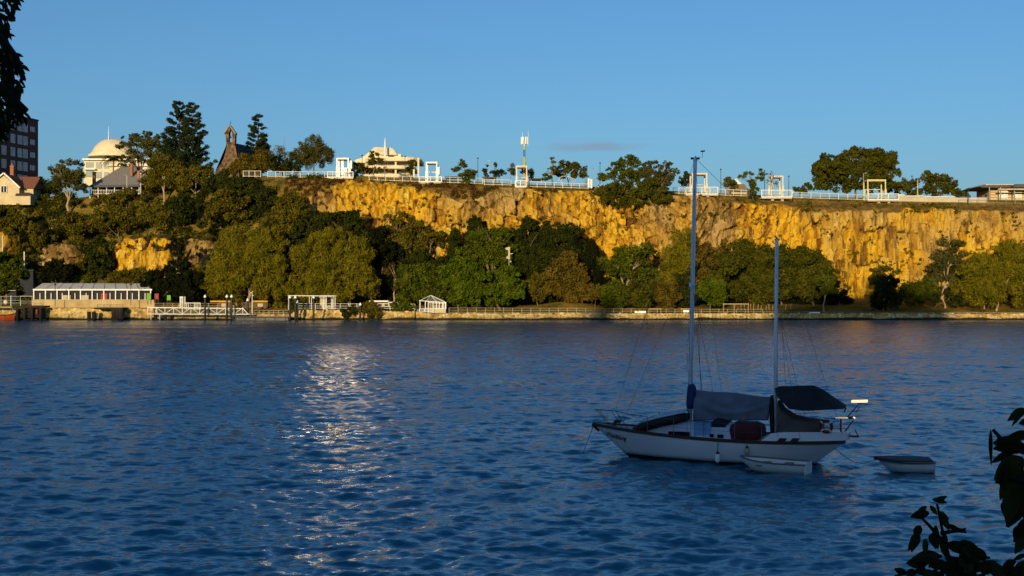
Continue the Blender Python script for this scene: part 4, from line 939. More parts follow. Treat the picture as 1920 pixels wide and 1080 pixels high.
for a, b in ((1873, 1890), (1903, 1916)):
    part('panel', WHITE, rp, lambda m: pbox(m, a, b, 359, 372, 300.8, 301.1))
for a in (1855, 1876, 1902, 1930):
    part('column', GREYM, rp, lambda m: m.bar(at(a, 351, 297.2), at(a, 381, 297.2), 0.22))

# --- shelters behind the fence
sh = thing('picnic_shelter', 'picnic shelter with a pale curved roof behind the long white fence', 'shelter', at(1062, 350, 290))
part('roof', PALE, sh, lambda m: m.loft([[at(x, y, Yq) for x, y in ((1046, 340), (1049, 333.5), (1054, 330), (1062, 329.5), (1072, 333), (1080, 337.5), (1080, 338.2), (1072, 334), (1062, 330.6), (1054, 331.2), (1050, 334.6), (1047.5, 340))] for Yq in (288, 293)]))
for a in (1052, 1076):
    part('post', GREYM, sh, lambda m: m.bar(at(a, 335, 289), at(a, 352, 289), 0.18))
for lb, a, b, y0, yb in (('flat dark roofed shelter left of the layered green tree', 834, 868, 330.5, 346), ('flat dark roofed shelter left of the telecom mast', 904, 930, 331.5, 348), ('flat dark roofed shelter right of the telecom mast', 993, 1018, 334, 350)):
    s2 = thing('picnic_shelter', lb, 'shelter', at((a + b) / 2, yb, 290))
    part('roof', noisy('dark_flat_roof', (0.10, 0.085, 0.075)), s2, lambda m: pbox(m, a, b, y0, y0 + 2.2, 287.5, 292))
    for q in (a + 3, b - 3):
        part('post', PALE, s2, lambda m: m.bar(at(q, y0 + 2.2, 288), at(q, yb, 288), 0.16))

# --- telecom mast
tm = thing('telecom_mast', 'telecom mast banded yellow green and blue with white antennas on top', 'mast', at(983, 352, 288))
for nm, y0, y1, mt in (('pole_base', 312, 352, noisy('orange_yellow_paint', (0.62, 0.36, 0.03), None, 2, 0.6)), ('pole_band', 294, 312, noisy('yellow_green_paint', (0.42, 0.52, 0.02), None, 2, 0.6)), ('pole_band', 281, 294, noisy('blue_paint', (0.06, 0.20, 0.42), None, 2, 0.6)), ('pole_band', 273, 281, noisy('yellow_green_paint', (0.42, 0.52, 0.02))), ('pole_neck', 266, 273, WHITE)):
    part(nm, mt, tm, lambda m: m.tube([at(983, y1, 288), at(983, y0, 288)], 0.26 if nm != 'pole_neck' else 0.17, 10))
for k in range(6):
    a = 2 * math.pi * k / 6; c_ = at(983, 263.5, 288) + Vector((math.cos(a) * 0.62, math.sin(a) * 0.62, 0))
    part('antenna', WHITE, tm, lambda m: m.box(c_.x - 0.14, c_.x + 0.14, c_.y - 0.08, c_.y + 0.08, c_.z - 0.85, c_.z + 0.8))
part('headframe', GREYM, tm, lambda m: [m.bar(at(976.5, q, 288), at(990.5, q, 288), 0.09) for q in (260, 267.5)] + [m.bar(at(983, q, 287), at(983, q, 289), 0.09) for q in (260, 267.5)])
for a, y0, y1 in ((979.5, 248, 262), (990.3, 247, 273), (988, 258, 270)):
    part('whip_aerial', WHITE, tm, lambda m: m.tube([at(a, y1, 288), at(a, y0, 288)], 0.045, 5))

# --- street lamps on the cliff top
def lamp(label, px, ytop, ybase, Y, mat=DARKM, head='post', r=0.055):
    o = thing('street_lamp', label, 'street lamp', at(px, ybase, Y), 'street lamps on the cliff top')
    part('pole', mat, o, lambda m: m.tube([at(px, ybase, Y), at(px, ytop, Y)], [r * 1.5, r], 6))
    if head == 'post': part('lamp_head', mat, o, lambda m: m.lathe(at(px, ytop, Y), [(0.09, -0.1), (0.2, 0.02), (0.2, 0.14), (0.05, 0.22)], 8))
    elif head == 'tee': part('lamp_head', mat, o, lambda m: m.bar(at(px - 2.6, ytop, Y), at(px + 2.6, ytop, Y), 0.2, 0.1))
    else:
        part('arm', mat, o, lambda m: m.tube([at(px, ytop, Y), at(px + 1.5 * (1 if head == 'arm' else -1), ytop - 1.6, Y), at(px + 4.5 * (1 if head == 'arm' else -1), ytop - 1.6, Y)], r * 0.8, 5))
        part('lamp_head', mat, o, lambda m: m.ball(at(px + 5.2 * (1 if head == 'arm' else -1), ytop - 1.5, Y), 0.34, 0.16, 0.1, 8, 5))
for a in (('dark lamp in front of the left part of the cream terraced building', 679, 292, 335, 287), ('thin lamp in front of the right part of the cream terraced building', 759.5, 294, 337, 287),
          ('dark lamp above the layered green tree', 896, 297, 340, 288), ('faint lamp with a flat crossbar head left of the telecom mast', 917, 301, 340, 300, GREYM, 'tee'),
          ('tall dark lamp standing left of the overhanging dark green tree', 1125, 306, 352, 288), ('pale hooked lamp at the end of the long white fence', 1116.5, 317, 352, 287, GREYM, 'armleft'),
          ('lamp rising behind the small upright tree right of the curved shelter', 1100.5, 312, 350, 290), ('dark lamp between the tall mast and the white gabled house', 1351.5, 318, 362, 288), ('dark lamp behind the open spreading green tree', 1433.5, 321, 366, 288),
          ('lamp with a flat crossbar left of the fifth white portal', 1441, 323.5, 366, 290, GREYM, 'tee'), ('dark lamp just right of the fifth white portal', 1479, 331, 368, 288),
          ('grey lamp with a curved arm in front of the huge fig', 1619, 326, 374, 286, GREYM, 'arm', 0.1), ('thin brown lamp in front of the dark trees right of the huge fig', 1710, 331, 374, 287),
          ('pale stout lamp in front of the spiky topped tree', 1720.5, 340, 374, 287, PALE, 'post', 0.11), ('short dark lamp right of the low dark clifftop shrub', 1815.5, 354, 381, 284), ('thin white pole in front of the grey roofed house', 264, 326, 372, 291, WHITE, 'post', 0.06), ('grey lamp with an arm in front of the grey roofed house verandah', 238, 330, 372, 292, GREYM, 'armleft', 0.06)):
    lamp(*a)

# --- white fence along the edge
MESHM = noisy('fence_mesh', (0.30, 0.24, 0.15), (0.22, 0.17, 0.10), 8, 0.7)
FENCEC = noisy('fence_cream_paint', (0.68, 0.61, 0.49), (0.56, 0.49, 0.38), 1.5, 0.6)
def fence(label, pts, Y, step, mat=FENCEC, cat='fence', name='clifftop_fence', group='white fence sections on the cliff top', rails=(0.0, 0.92), pw=0.12, panel=True, rw=0.09):
    """pts: (px, py of top rail, py of foot); posts every step px."""
    P = np.array(pts, float)
    o = thing(name, label, cat, at(P[:, 0].mean(), P[:, 2].mean(), Y), group)
    n_ = max(2, int(round((P[-1, 0] - P[0, 0]) / step)) + 1)
    xs = np.linspace(P[0, 0], P[-1, 0], n_)
    tops = np.interp(xs, P[:, 0], P[:, 1]); bots = np.interp(xs, P[:, 0], P[:, 2])
    for x, a, b in zip(xs, tops, bots):
        part('post', mat, o, lambda m: m.bar(at(x, b + 0.6, Y), at(x, a - 0.4, Y), pw))
    for f_ in rails:
        part('rail', mat, o, lambda m: [m.bar(at(xs[i], tops[i] + f_ * (bots[i] - tops[i]), Y - 0.02), at(xs[i + 1], tops[i + 1] + f_ * (bots[i + 1] - tops[i + 1]), Y - 0.02), rw, rw) for i in range(n_ - 1)])
    if panel:
        def bars(m):
            for i in range(n_ - 1):
                k_ = max(3, int(step * 0.7))
                for j in range(1, k_):
                    u = j / k_; x = xs[i] + (xs[i + 1] - xs[i]) * u; a = tops[i] + (tops[i + 1] - tops[i]) * u; b = bots[i] + (bots[i + 1] - bots[i]) * u
                    m.bar(at(x, a, Y), at(x, a + 0.92 * (b - a), Y), 0.028)
        part('bars', MESHM, o, bars)
    return o
fence('white railing at the left end of the cliff edge in front of the church bushes', [(456, 320.5, 331), (489, 320.5, 331.5)], 284, 11)
fence('white fence from the bushes to the first white portal', [(502, 321.5, 331.8), (624, 322.5, 333.5)], 284, 15)
fence('white fence below the cream terraced building between the first two portals', [(692, 328.5, 337.5), (786, 331, 341)], 284, 15.5)
fence('white fence between the second portal and the layered green tree', [(828, 332, 342.5), (905, 334.5, 344.5)], 284, 15.5)
fence('short white fence left of the telecom mast portal', [(908, 336, 346.5), (958, 337.5, 347.5)], 284, 16)
fence('long white fence from the telecom mast portal to the gate posts', [(991, 340.5, 350.5), (1103, 345, 353.5)], 284, 15.7)
fence('white fence behind the overhanging dark green tree', [(1122, 347, 357), (1225, 349, 360)], 285.5, 17)
fence('white fence left of the tall mast', [(1262, 352, 362.5), (1284, 353, 363.5)], 284, 11)
fence('white fence below the white gabled house', [(1346, 354.5, 366), (1404, 357, 368.5)], 284, 16)
fence('white fence in front of the huge fig', [(1486, 360, 371), (1624, 366, 375)], 284, 16.6)
fence('thin grey fence at the right edge of the cliff', [(1800, 369, 380), (1990, 373, 383)], 283, 17, GREYM, pw=0.08, panel=False, rw=0.06)
for lb, a, y0, y1 in (('thick white gate post at the end of the long fence, left of two', 1103.5, 335, 352), ('thick white gate post at the end of the long fence, right of two', 1108.5, 336.5, 353)):
    o = thing('gate_post', lb, 'gate post', at(a, y1, 284))
    part('post', WHITE, o, lambda m: m.bar(at(a, y1, 284), at(a, y0, 284), 0.42)); part('cap', WHITE, o, lambda m: pbox(m, a - 2.2, a + 2.2, y0 - 0.8, y0, 283.7, 284.3))
lw = thing('retaining_wall', 'stepped pale low wall right of the last portal', 'wall', at(1760, 380, 286))
part('wall', PALE, lw, lambda m: (pbox(m, 1684, 1732, 366.5, 380, 286, 287), pbox(m, 1732, 1790, 369.3, 381, 286, 287), pbox(m, 1790, 1850, 372, 382, 286, 287)))
part('coping', WHITE, lw, lambda m: (pbox(m, 1683, 1696, 364.8, 366.5, 285.8, 287.2), pbox(m, 1696, 1732, 367.2, 368.4, 285.6, 287.3), pbox(m, 1732.3, 1790, 368.1, 369.3, 285.8, 287.2), pbox(m, 1790.3, 1850, 370.9, 372, 285.8, 287.2)))

# --- white lookout portals: a frame on stout posts over a platform with a railing
ORANGE = noisy('orange_beam', (0.62, 0.40, 0.10), (0.5, 0.3, 0.07), 2, 0.6)
LEMON = noisy('lemon_paint', (0.64, 0.56, 0.26), (0.54, 0.47, 0.2), 2, 0.6)
BRIGHT = noisy('fresh_white_paint', (0.86, 0.85, 0.82), (0.80, 0.78, 0.74), 2, 0.45)
def portal(label, x0, x1, ytop, ymid, ybase, plat, mat=BRIGHT, beam=ORANGE, Y=282.6, depth=3.2, w=0.26, back=2.0, feet=True):
    o = thing('lookout_portal', label, 'portal', at((x0 + x1) / 2, ybase, Y), 'white lookout portals along the cliff edge')
    for dx, yy in ((0, Y), (0, Y + depth)):
        for x in (x0, x1):
            X_ = xp(x, Y)
            part('post', mat, o, lambda m: m.bar((X_, yy, zy(ybase, Y)), (X_, yy, zy(ytop, Y)), w))
            part('pedestal', mat, o, lambda m: m.box(X_ - w * 0.8, X_ + w * 0.8, yy - w * 0.8 - 0.12, yy + w * 0.8 - 0.12, zy(ybase, Y), zy(ymid, Y)))
    def top(m):
        X0, X1, z = xp(x0, Y) - w / 2, xp(x1, Y) + w / 2, zy(ytop, Y)
        m.box(X0, X1, Y - w / 2 - 0.01, Y + w / 2, z, z + 0.3); m.box(X0, X1, Y + depth - w / 2, Y + depth + w / 2, z, z + 0.3)
        m.box(X0, X0 + w, Y + w / 2, Y + depth - w / 2, z, z + 0.3); m.box(X1 - w, X1, Y + w / 2, Y + depth - w / 2, z, z + 0.3)
    part('top_beam', mat, o, top)
    part('soffit', beam, o, lambda m: m.box(xp(x0, Y) + w / 2, xp(x1, Y) - w / 2, Y + w / 2 + 0.02, Y + depth - w / 2, zy(ytop, Y) - 0.12, zy(ytop, Y) + 0.05))
    part('crossbar', mat, o, lambda m: m.box(xp(x0, Y) + w, xp(x1, Y) - w, Y + depth - 0.1, Y + depth + 0.08, zy(ymid, Y), zy(ymid, Y) + 0.14))
    if plat:
        a, b, y0, y1 = plat
        part('platform', PALE, o, lambda m: m.box(xp(a, Y - 2), xp(b, Y - 2), Y - 2, Y + 1.5, zy(y1, Y - 2) - 0.3, zy(y1, Y - 2)))
        if feet:
            for q in ((a * 0.62 + b * 0.38), (a * 0.3 + b * 0.7)):
                part('bracket', PALE, o, lambda m: m.box(xp(q, Y - 2) - 0.3, xp(q, Y - 2) + 0.3, Y - 1.5, Y + 0.5, zy(y1, Y - 2) - 1.0, zy(y1, Y - 2) - 0.32))
        n_ = max(3, int((b - a) / 12))
        xs = np.linspace(a, b, n_)
        for x in xs: part('rail_post', WHITE, o, lambda m: m.bar(at(x, y1, Y - 1.95), at(x, y0, Y - 1.95), 0.16))
        part('rail', WHITE, o, lambda m: (m.bar(at(a, y0, Y - 1.97), at(b, y0, Y - 1.97), 0.13), m.bar(at(a, y1 - 0.8, Y - 1.97), at(b, y1 - 0.8, Y - 1.97), 0.22)))
        part('bars', WHITE, o, lambda m: [m.bar(at(x, y0, Y - 1.93), at(x, y1, Y - 1.93), 0.035) for x in np.arange(a + 1.5, b, 1.8)])
    return o
p1 = portal('glaring white portal with an orange topped beam left of the cream terraced building', 632, 653, 298.5, 313.5, 333, (614, 662, 322, 333))
part('side_panel', BRIGHT, p1, lambda m: m.box(xp(655.6, 282), xp(659.6, 282), 282.2, 284.6, zy(316, 282), zy(301, 282)))
part('sign_panel', BRIGHT, p1, lambda m: (m.box(xp(638, 282), xp(642.4, 282), 283.6, 283.9, zy(333, 282), zy(300, 282)), m.box(xp(644.5, 281), xp(650, 281), 281.6, 281.9, zy(332, 281), zy(314, 281))))
p2 = portal('glaring white portal right of the cream terraced building', 799.5, 819, 306, 321, 341, (786, 828, 331.5, 341.5))
part('side_panel', BRIGHT, p2, lambda m: m.box(xp(821.5, 282), xp(824, 282), 282.2, 284.6, zy(327, 282), zy(313, 282)))
portal('white portal standing in front of the telecom mast', 968.5, 987.5, 313, 331, 349, (966, 986, 338.5, 350), FENCEC, FENCEC, feet=False)
portal('white portal with a wide orange beam beside the tall mast top', 1298, 1325, 327, 345, 364, (1286, 1346, 351, 364.5), FENCEC)
portal('narrow white portal with an orange beam behind the leafless tree', 1447, 1467.5, 332, 348, 369, (1428, 1485, 356.5, 370), FENCEC)
portal('wide lemon coloured portal in front of the huge fig', 1627, 1660, 339, 354, 374, (1627, 1685, 363.5, 375), LEMON, LEMON, back=1, w=0.24)

# sun glare off the first portal, imitated by an added glowing box and spot lamp
fl = part('added_glare', BRIGHT, p1, lambda m: m.box(xp(641.5, 281.5), xp(645, 281.5), 281.3, 281.55, zy(318, 281.4), zy(314.5, 281.4)))
em, n, l, p = new_mat('glare_glow'); p.inputs['Emission Color'].default_value = (1, 0.9, 0.7, 1); p.inputs['Emission Strength'].default_value = 12
lens = part('added_glare_face', em, p1, lambda m: m.box(xp(641.9, 281.5), xp(644.6, 281.5), 281.25, 281.29, zy(317.6, 281.4), zy(315, 281.4)))  # added glowing face, stands in for sun glare off the portal
sd_ = bpy.data.lights.new('added_glare', 'SPOT'); sd_.energy = 4.2e3; sd_.spot_size = math.radians(7.5); sd_.spot_blend = 0.7; sd_.shadow_soft_size = 0.25; sd_.color = (1.0, 0.68, 0.34)
so_ = bpy.data.objects.new('added_glare_spot', sd_); so_.location = (xp(643.2, 281.4), 281.1, zy(316.3, 281.4)); COL.objects.link(so_)  # spot added for the glitter on the water below
aim = Vector((xp(626, 92), 92, 0)); so_.rotation_euler = (aim - so_.location).to_track_quat('-Z', 'Y').to_euler()

# ================================================================== THE WATERSIDE
# --- rubble sea wall: one strip of displaced stones per stretch
m, n, l, p = new_mat('rubble_stone')
c = ramp(attr('tone'), [(0.0, (0.20, 0.115, 0.03)), (0.35, (0.44, 0.28, 0.08)), (0.7, (0.60, 0.43, 0.17)), (1.0, (0.68, 0.55, 0.30))])
c = mixc(rng_(attr('crack'), 0.12, 0.03), c, (0.05, 0.032, 0.014))
c = mixc(rng_(mnoise(0.5, (1, 1, 1)), 0.55, 0.72), c, (0.22, 0.13, 0.035))
c = mixc(rng_(attr('low_dark'), 0.40, 0.62), c, (0.035, 0.028, 0.014))  # stones darken towards the waterline
l.new(c, p.inputs['Base Color']); p.inputs['Roughness'].default_value = 0.95; p.inputs['Specular IOR Level'].default_value = 0.1
RUBBLE = m
def sea_wall(label, px0, px1, sd, lean=1.0, lumpy=0.35):
    X = np.arange(xp(px0, 250), xp(px1, 250), 0.14); v = np.linspace(0, 1, 24)
    zt = walk_z(X) + 0.02 + 0.2 * (fbm(X * 0.5, X * 0, sd) - 0.5); zb = np.full_like(X, -0.7)
    XX = np.repeat(X[None], 24, 0); VV = np.repeat(v[:, None], len(X), 1); ZZ = zb + (zt - zb) * np.minimum(VV / 0.86, 1)
    d1, d2, t, u, _, _ = worley(XX / 0.75 + 0.4 * fbm(XX, ZZ, sd), ZZ / 0.42 + sd, sd + 1)
    e = np.clip((d2 - d1) / 0.35, 0, 1)
    YY = 249.2 + lean * VV - lumpy * e * (0.4 + t) + 1.9 * np.maximum(VV - 0.86, 0) / 0.14 * 0.5 - 0.5 * (fbm(XX * 0.18, XX * 0, sd + 2) - 0.5)
    ZZ = ZZ + 0.10 * e * t * (VV > 0.6)
    me = np_mesh('stones', np.stack([XX - X[0], YY - 249.5, ZZ], -1).reshape(-1, 3), grid_quads(24, len(X)))
    low_dark = np.clip((0.85 - ZZ + 0.5 * (fbm(XX * 0.4, XX * 0, sd + 6) - 0.5)) / 0.9, 0, 1)
    for nm, arr in (('tone', np.clip(0.7 * t + 0.3 * u + 0.1, 0, 1)), ('crack', d2 - d1), ('low_dark', low_dark)):
        a = me.attributes.new(nm, 'FLOAT', 'POINT'); a.data.foreach_set('value', arr.astype(np.float32).ravel())
    o = link_mesh('sea_wall', me, RUBBLE); o.location = (X[0], 249.5, 0)
    return tag(o, label, 'sea wall')
sea_wall('tall yellow rubble sea wall below the white glazed pavilion', -600, 291, 401, 0.7)
sea_wall('low dark sea wall behind the gangway and floating jetty', 292, 556, 402)
sea_wall('overgrown uneven sea wall stretch between the lone pile and the gazebo', 557, 779, 403, 1.2, 0.5)
sea_wall('long low pale rubble sea wall below the park railing', 780, 2700, 404, 1.3)

# --- white glazed pavilion on a stone base
gp = thing('glazed_pavilion', 'long white glazed pavilion with a pitched white roof on a stone base', 'pavilion', at(175, 575, 256))
ROOFW = noisy('white_roof_sheet', (0.56, 0.54, 0.51), (0.48, 0.46, 0.43), 0.5, 0.6)
BASEST = noisy('sandstone_block', (0.52, 0.38, 0.18), (0.30, 0.20, 0.08), 0.55, 0.95, amount=0.7, bump=0.05)
part('base', BASEST, gp, lambda m: pbox(m, 60, 289, 562.3, 577, 254.6, 266))
part('roof', ROOFW, gp, lambda m: m.add([at(61.5, 543, 255.4), at(285, 544.5, 255.4), at(276, 531.5, 260.5), at(80, 531, 260.5), at(70, 545, 266), at(286, 545, 266)], [(0, 1, 2, 3), (1, 5, 2), (5, 4, 3, 2), (4, 0, 3)]))
part('fascia', WHITE, gp, lambda m: (pbox(m, 61.5, 285, 541.8, 544.6, 255.2, 255.38)))
part('roof_seams', PALE, gp, lambda m: [m.bar(at(a, 542.6, 255.35), at(80 + (a - 61.5) * 196 / 223.5, 531.1, 260.4), 0.06) for a in np.arange(84, 285, 22.0)])
for a in np.arange(63.5, 286, 21.9):
    part('post', WHITE, gp, lambda m: m.bar(at(a, 562.5, 255.45), at(a, 544, 255.45), 0.2))
for i, a in enumerate(np.arange(63.5, 264, 21.9)):
    fr = part('glass_panel', glass('dim_glass', (0.035, 0.032, 0.035), 0.06), gp, lambda m: pbox(m, a + 1, a + 20.9, 544.6, 562.3, 255.7, 255.76))
    part('mullion', WHITE, fr, lambda m: None or m.bar(at(a + 11.5 - (i % 3), 562, 255.6) - gp.location, at(a + 11.5 - (i % 3), 549.5, 255.6) - gp.location, 0.12)) if False else part('mullion', WHITE, gp, lambda m: m.bar(at(a + 11.5 - (i % 3), 562.2, 255.6), at(a + 11.5 - (i % 3), 549.5, 255.6), 0.13))
part('sill', PALE, gp, lambda m: pbox(m, 60.5, 287, 561.6, 562.6, 255.1, 255.9))
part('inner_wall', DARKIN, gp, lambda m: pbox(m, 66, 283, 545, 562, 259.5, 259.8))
for lb, cat, a, b, y0, y1, mt in (('red panel standing behind the middle panes of the glazed pavilion', 'panel', 189, 201, 550, 561.5, noisy('red_panel', (0.36, 0.05, 0.03))), ('pale low counter inside the left half of the glazed pavilion', 'counter', 117, 132, 553.5, 561.5, PALE), ('pale low counter inside the middle of the glazed pavilion', 'counter', 152, 166, 553.5, 561.5, PALE)):
    o = thing(cat, lb, cat, at((a + b) / 2, 562, 255.2))
    part('board', mt, o, lambda m: pbox(m, a, b, y0, y1, 255.5, 255.56))
for lb, a, b, y0, y1, mt in (('bright green board at the right end of the glazed pavilion, larger', 275, 283, 550, 561.5, noisy('lime_panel', (0.16, 0.42, 0.03))), ('bright green board under the dark overhanging tree', 313, 320, 553.5, 563, noisy('lime_panel', (0.16, 0.42, 0.03))), ('red board just right of the glazed pavilion', 290, 297.5, 550.5, 561, noisy('red_panel', (0.36, 0.05, 0.03)))):
    o = thing('sign_board', lb, 'board', at((a + b) / 2, 566, 254.4), 'coloured boards by the glazed pavilion')
    part('board', mt, o, lambda m: pbox(m, a, b, y0, y1, 254.2, 254.28)); part('stand', DARKM, o, lambda m: (m.bar(at(a + 1, y1, 254.24), at(a + 1, y1 + 9, 254.24), 0.07), m.bar(at(b - 1, y1, 254.24), at(b - 1, y1 + 9, 254.24), 0.07)))

def park_lamp(label, px, yt, yb, Y, r=0.05):
    o = thing('street_lamp', label, 'street lamp', at(px, yb, Y), 'lamps on the waterside walk')
    part('pole', DARKM, o, lambda m: m.tube([at(px, yb, Y), at(px, yt, Y)], [r * 1.3, r], 6))
    part('lamp_head', DARKM, o, lambda m: m.lathe(at(px, yt, Y), [(0.05, -0.15), (0.28, -0.05), (0.3, 0.05), (0.08, 0.25)], 8))
park_lamp('thin dark lamp in front of the left part of the glazed pavilion', 103.5, 534, 573.5, 251.5)
park_lamp('thin dark lamp in front of the right part of the glazed pavilion', 245.5, 534, 573.5, 251.5)
for lb, a, y0, y1, Y, r in (('white pole on the far left hillside edge', 4.5, 441, 482, 268, 0.09), ('thick white pole above the dark shed at the left', 45.5, 472, 512, 264, 0.14), ('short grey post above the glazed pavilion roof', 229, 517, 540, 262, 0.1)):
    o = thing('pole', lb, 'pole', at(a, y1, Y)); o2 = part('shaft', WHITE if 'grey' not in lb else PALE, o, lambda m: m.tube([at(a, y1 + 8, Y), at(a, y0, Y)], [r, r * 0.9], 7))

# --- dark shed, hoop rail and clutter at the far left
sd = thing('shed', 'dark windowless shed in shade at the far left behind the hoop rail', 'shed', at(40, 578, 261))
part('wall', noisy('charcoal_cladding', (0.022, 0.024, 0.035), None, 1, 0.8), sd, lambda m: (pbox(m, 31, 62, 508, 580, 262, 268), pbox(m, 13, 30.5, 546, 580, 259.5, 263)))
part('roof', noisy('dark_shed_roof', (0.04, 0.038, 0.035), None, 1, 0.8), sd, lambda m: (pbox(m, 30, 63, 505.5, 508, 261.6, 268.4), pbox(m, 12.5, 31, 544.4, 546, 259, 263.2)))
part('light_strip', PALE, sd, lambda m: pbox(m, 14, 29, 544, 545.2, 258.8, 258.95))
hr = thing('hoop_rail', 'white hoop rail in front of the dark shed', 'railing', at(49, 573, 251.2))
part('frame', WHITE, hr, lambda m: m.tube([at(38.5, 573, 251.2), at(38.5, 555.3, 251.2), at(60.3, 555.3, 251.2), at(60.3, 573, 251.2)], 0.055, 6))
part('bars', GREYM, hr, lambda m: [m.bar(at(38.5, q, 251.2), at(60.3, q, 251.2), 0.04) for q in (564.5, 568)])
o = thing('railing', 'thin grey railing with a tall white post at the far left', 'railing', at(10, 573, 251.2))
part('post', WHITE, o, lambda m: m.tube([at(20.5, 574, 251.2), at(20.5, 554.5, 251.2)], 0.07, 6)); part('post', GREYM, o, lambda m: m.tube([at(2, 574, 251.2), at(2, 555.5, 251.2)], 0.05, 6))
part('rail', GREYM, o, lambda m: [m.bar(at(-40, q, 251.2), at(38, q, 251.2), 0.04) for q in (555.6, 563, 568)])
o = MB(); q = at(10.2, 566.3, 251.9); o.loft([[(q.x + 0.42 * math.cos(t) * k + j * 0.2, q.y + j, q.z + 0.5 * math.sin(t) * k) for t in [2 * math.pi * i / 14 for i in range(14)]] for j, k in ((-0.07, 0.85), (0, 1), (0.06, 0.7))])
tag(o.build('dish', noisy('cream_plastic', (0.66, 0.58, 0.42)), smooth=True), 'cream round dish leaning behind the thin railing at the far left', 'dish')

# --- orange workboat and a dark pontoon
wb = thing('workboat', 'orange workboat moored at the left edge', 'boat', at(8, 592.5, 246.5))
ORG = noisy('orange_hull_paint', (0.62, 0.10, 0.012), (0.5, 0.07, 0.01), 1.5, 0.5)
def hullsec(px0, px1, Y, zt, zb, wd, bowr):
    rings = []
    for s_ in np.linspace(0, 1, 9):
        x = xp(px0, Y) + (xp(px1, Y) - xp(px0, Y)) * s_; w_ = wd * (1 - max(0, (s_ - 0.62) / 0.38) ** 2 * 0.9)
        lift = bowr * max(0, (s_ - 0.7) / 0.3) ** 2
        rings.append([(x, Y - w_, zt + lift), (x - 0.4 * max(0, s_ - 0.7), Y - w_ * 0.85, zb), (x - 0.4 * max(0, s_ - 0.7), Y + w_ * 0.85, zb), (x, Y + w_, zt + lift)])
    return rings
part('hull', ORG, wb, lambda m: m.loft(hullsec(-40, 28.5, 246.5, 0.95, -0.2, 1.3, 0.25)))
part('gunwale', noisy('dark_rubber', (0.02, 0.02, 0.02)), wb, lambda m: m.loft([[(a[0][0], a[0][1] - 0.06, a[0][2] - 0.02), (a[0][0], a[0][1] - 0.06, a[0][2] + 0.14), (a[3][0], a[3][1] + 0.06, a[3][2] + 0.14), (a[3][0], a[3][1] + 0.06, a[3][2] - 0.02)] for a in hullsec(-40, 28.8, 246.5, 0.97, -0.2, 1.3, 0.25)]))
part('canopy', noisy('yellow_cream_canopy', (0.6, 0.48, 0.2)), wb, lambda m: (pbox(m, -40, 22, 575.2, 576.6, 245.6, 247.6),))
part('canopy_posts', DARKM, wb, lambda m: [m.bar(at(a, 576.6, 246), at(a, 583, 246), 0.07) for a in (-20, 0, 20)])
part('bow_plate', PALE, wb, lambda m: m.add([at(23.2, 579, 245.15), at(28.5, 585.3, 245.5), at(23.2, 585, 245.15)], [(0, 1, 2)]).add([at(23.2, 579, 245.1), at(28.5, 585.3, 245.45), at(23.2, 585, 245.1)], [(2, 1, 0)]))
po = thing('pontoon', 'dark timber pontoon with hanging tyres between the orange boat and the stone wall', 'pontoon', at(54, 597, 247.5))
part('deck', noisy('blackened_timber', (0.03, 0.024, 0.02), (0.018, 0.014, 0.012), 3, 0.9), po, lambda m: pbox(m, 24, 80, 573.5, 577, 246.5, 250.5))
for a in (32, 46, 60, 76):
    part('pile', noisy('blackened_timber', (0.03, 0.024, 0.02)), po, lambda m: m.tube([at(a, 601, 247), at(a, 576.5, 247)], 0.28, 8))
part('fender_wall', noisy('blackened_timber', (0.03, 0.024, 0.02)), po, lambda m: (pbox(m, 33, 79, 579, 596, 247.5, 249.2), pbox(m, 30, 46, 578.5, 579.8, 246.6, 247.4)))
part('red_drum', noisy('red_drum_paint', (0.30, 0.045, 0.02)), po, lambda m: m.tube([at(69.3, 588.3, 246.8), at(69.3, 580, 246.8)], 0.22, 10))
for a, y in ((52, 586), (58, 587)):
    part('tyre', noisy('dark_rubber', (0.02, 0.02, 0.02)), po, lambda m: m.tube([(xp(a, 247) + 0.42 * math.cos(t), 247.2, zy(y, 247) + 0.42 * math.sin(t)) for t in np.linspace(0, 2 * math.pi, 13)], 0.14, 6))
# --- small jetty stage on stubs
js = thing('landing_stage', 'small dark landing stage on timber stubs below the glazed pavilion', 'jetty', at(205, 598, 247.5))
part('deck', noisy('blackened_timber', (0.03, 0.024, 0.02)), js, lambda m: pbox(m, 177, 230, 576.8, 580, 246.5, 250.2))
for a, b in ((167, 14), (176, 14), (214, 10), (222, 10), (227, 10)):
    part('pile', noisy('blackened_timber', (0.03, 0.024, 0.02)), js, lambda m: m.tube([at(a, 599, 247), at(a, 599 - (15 if a < 180 else 21), 247)], 0.4 if a < 180 else 0.55, 8))
part('rail', DARKM, js, lambda m: [m.bar(at(182, q, 248), at(230, q, 248), 0.06) for q in (571, 574)] + [m.bar(at(a, 571, 248), at(a, 577, 248), 0.07) for a in (183, 195, 207, 219, 230)])
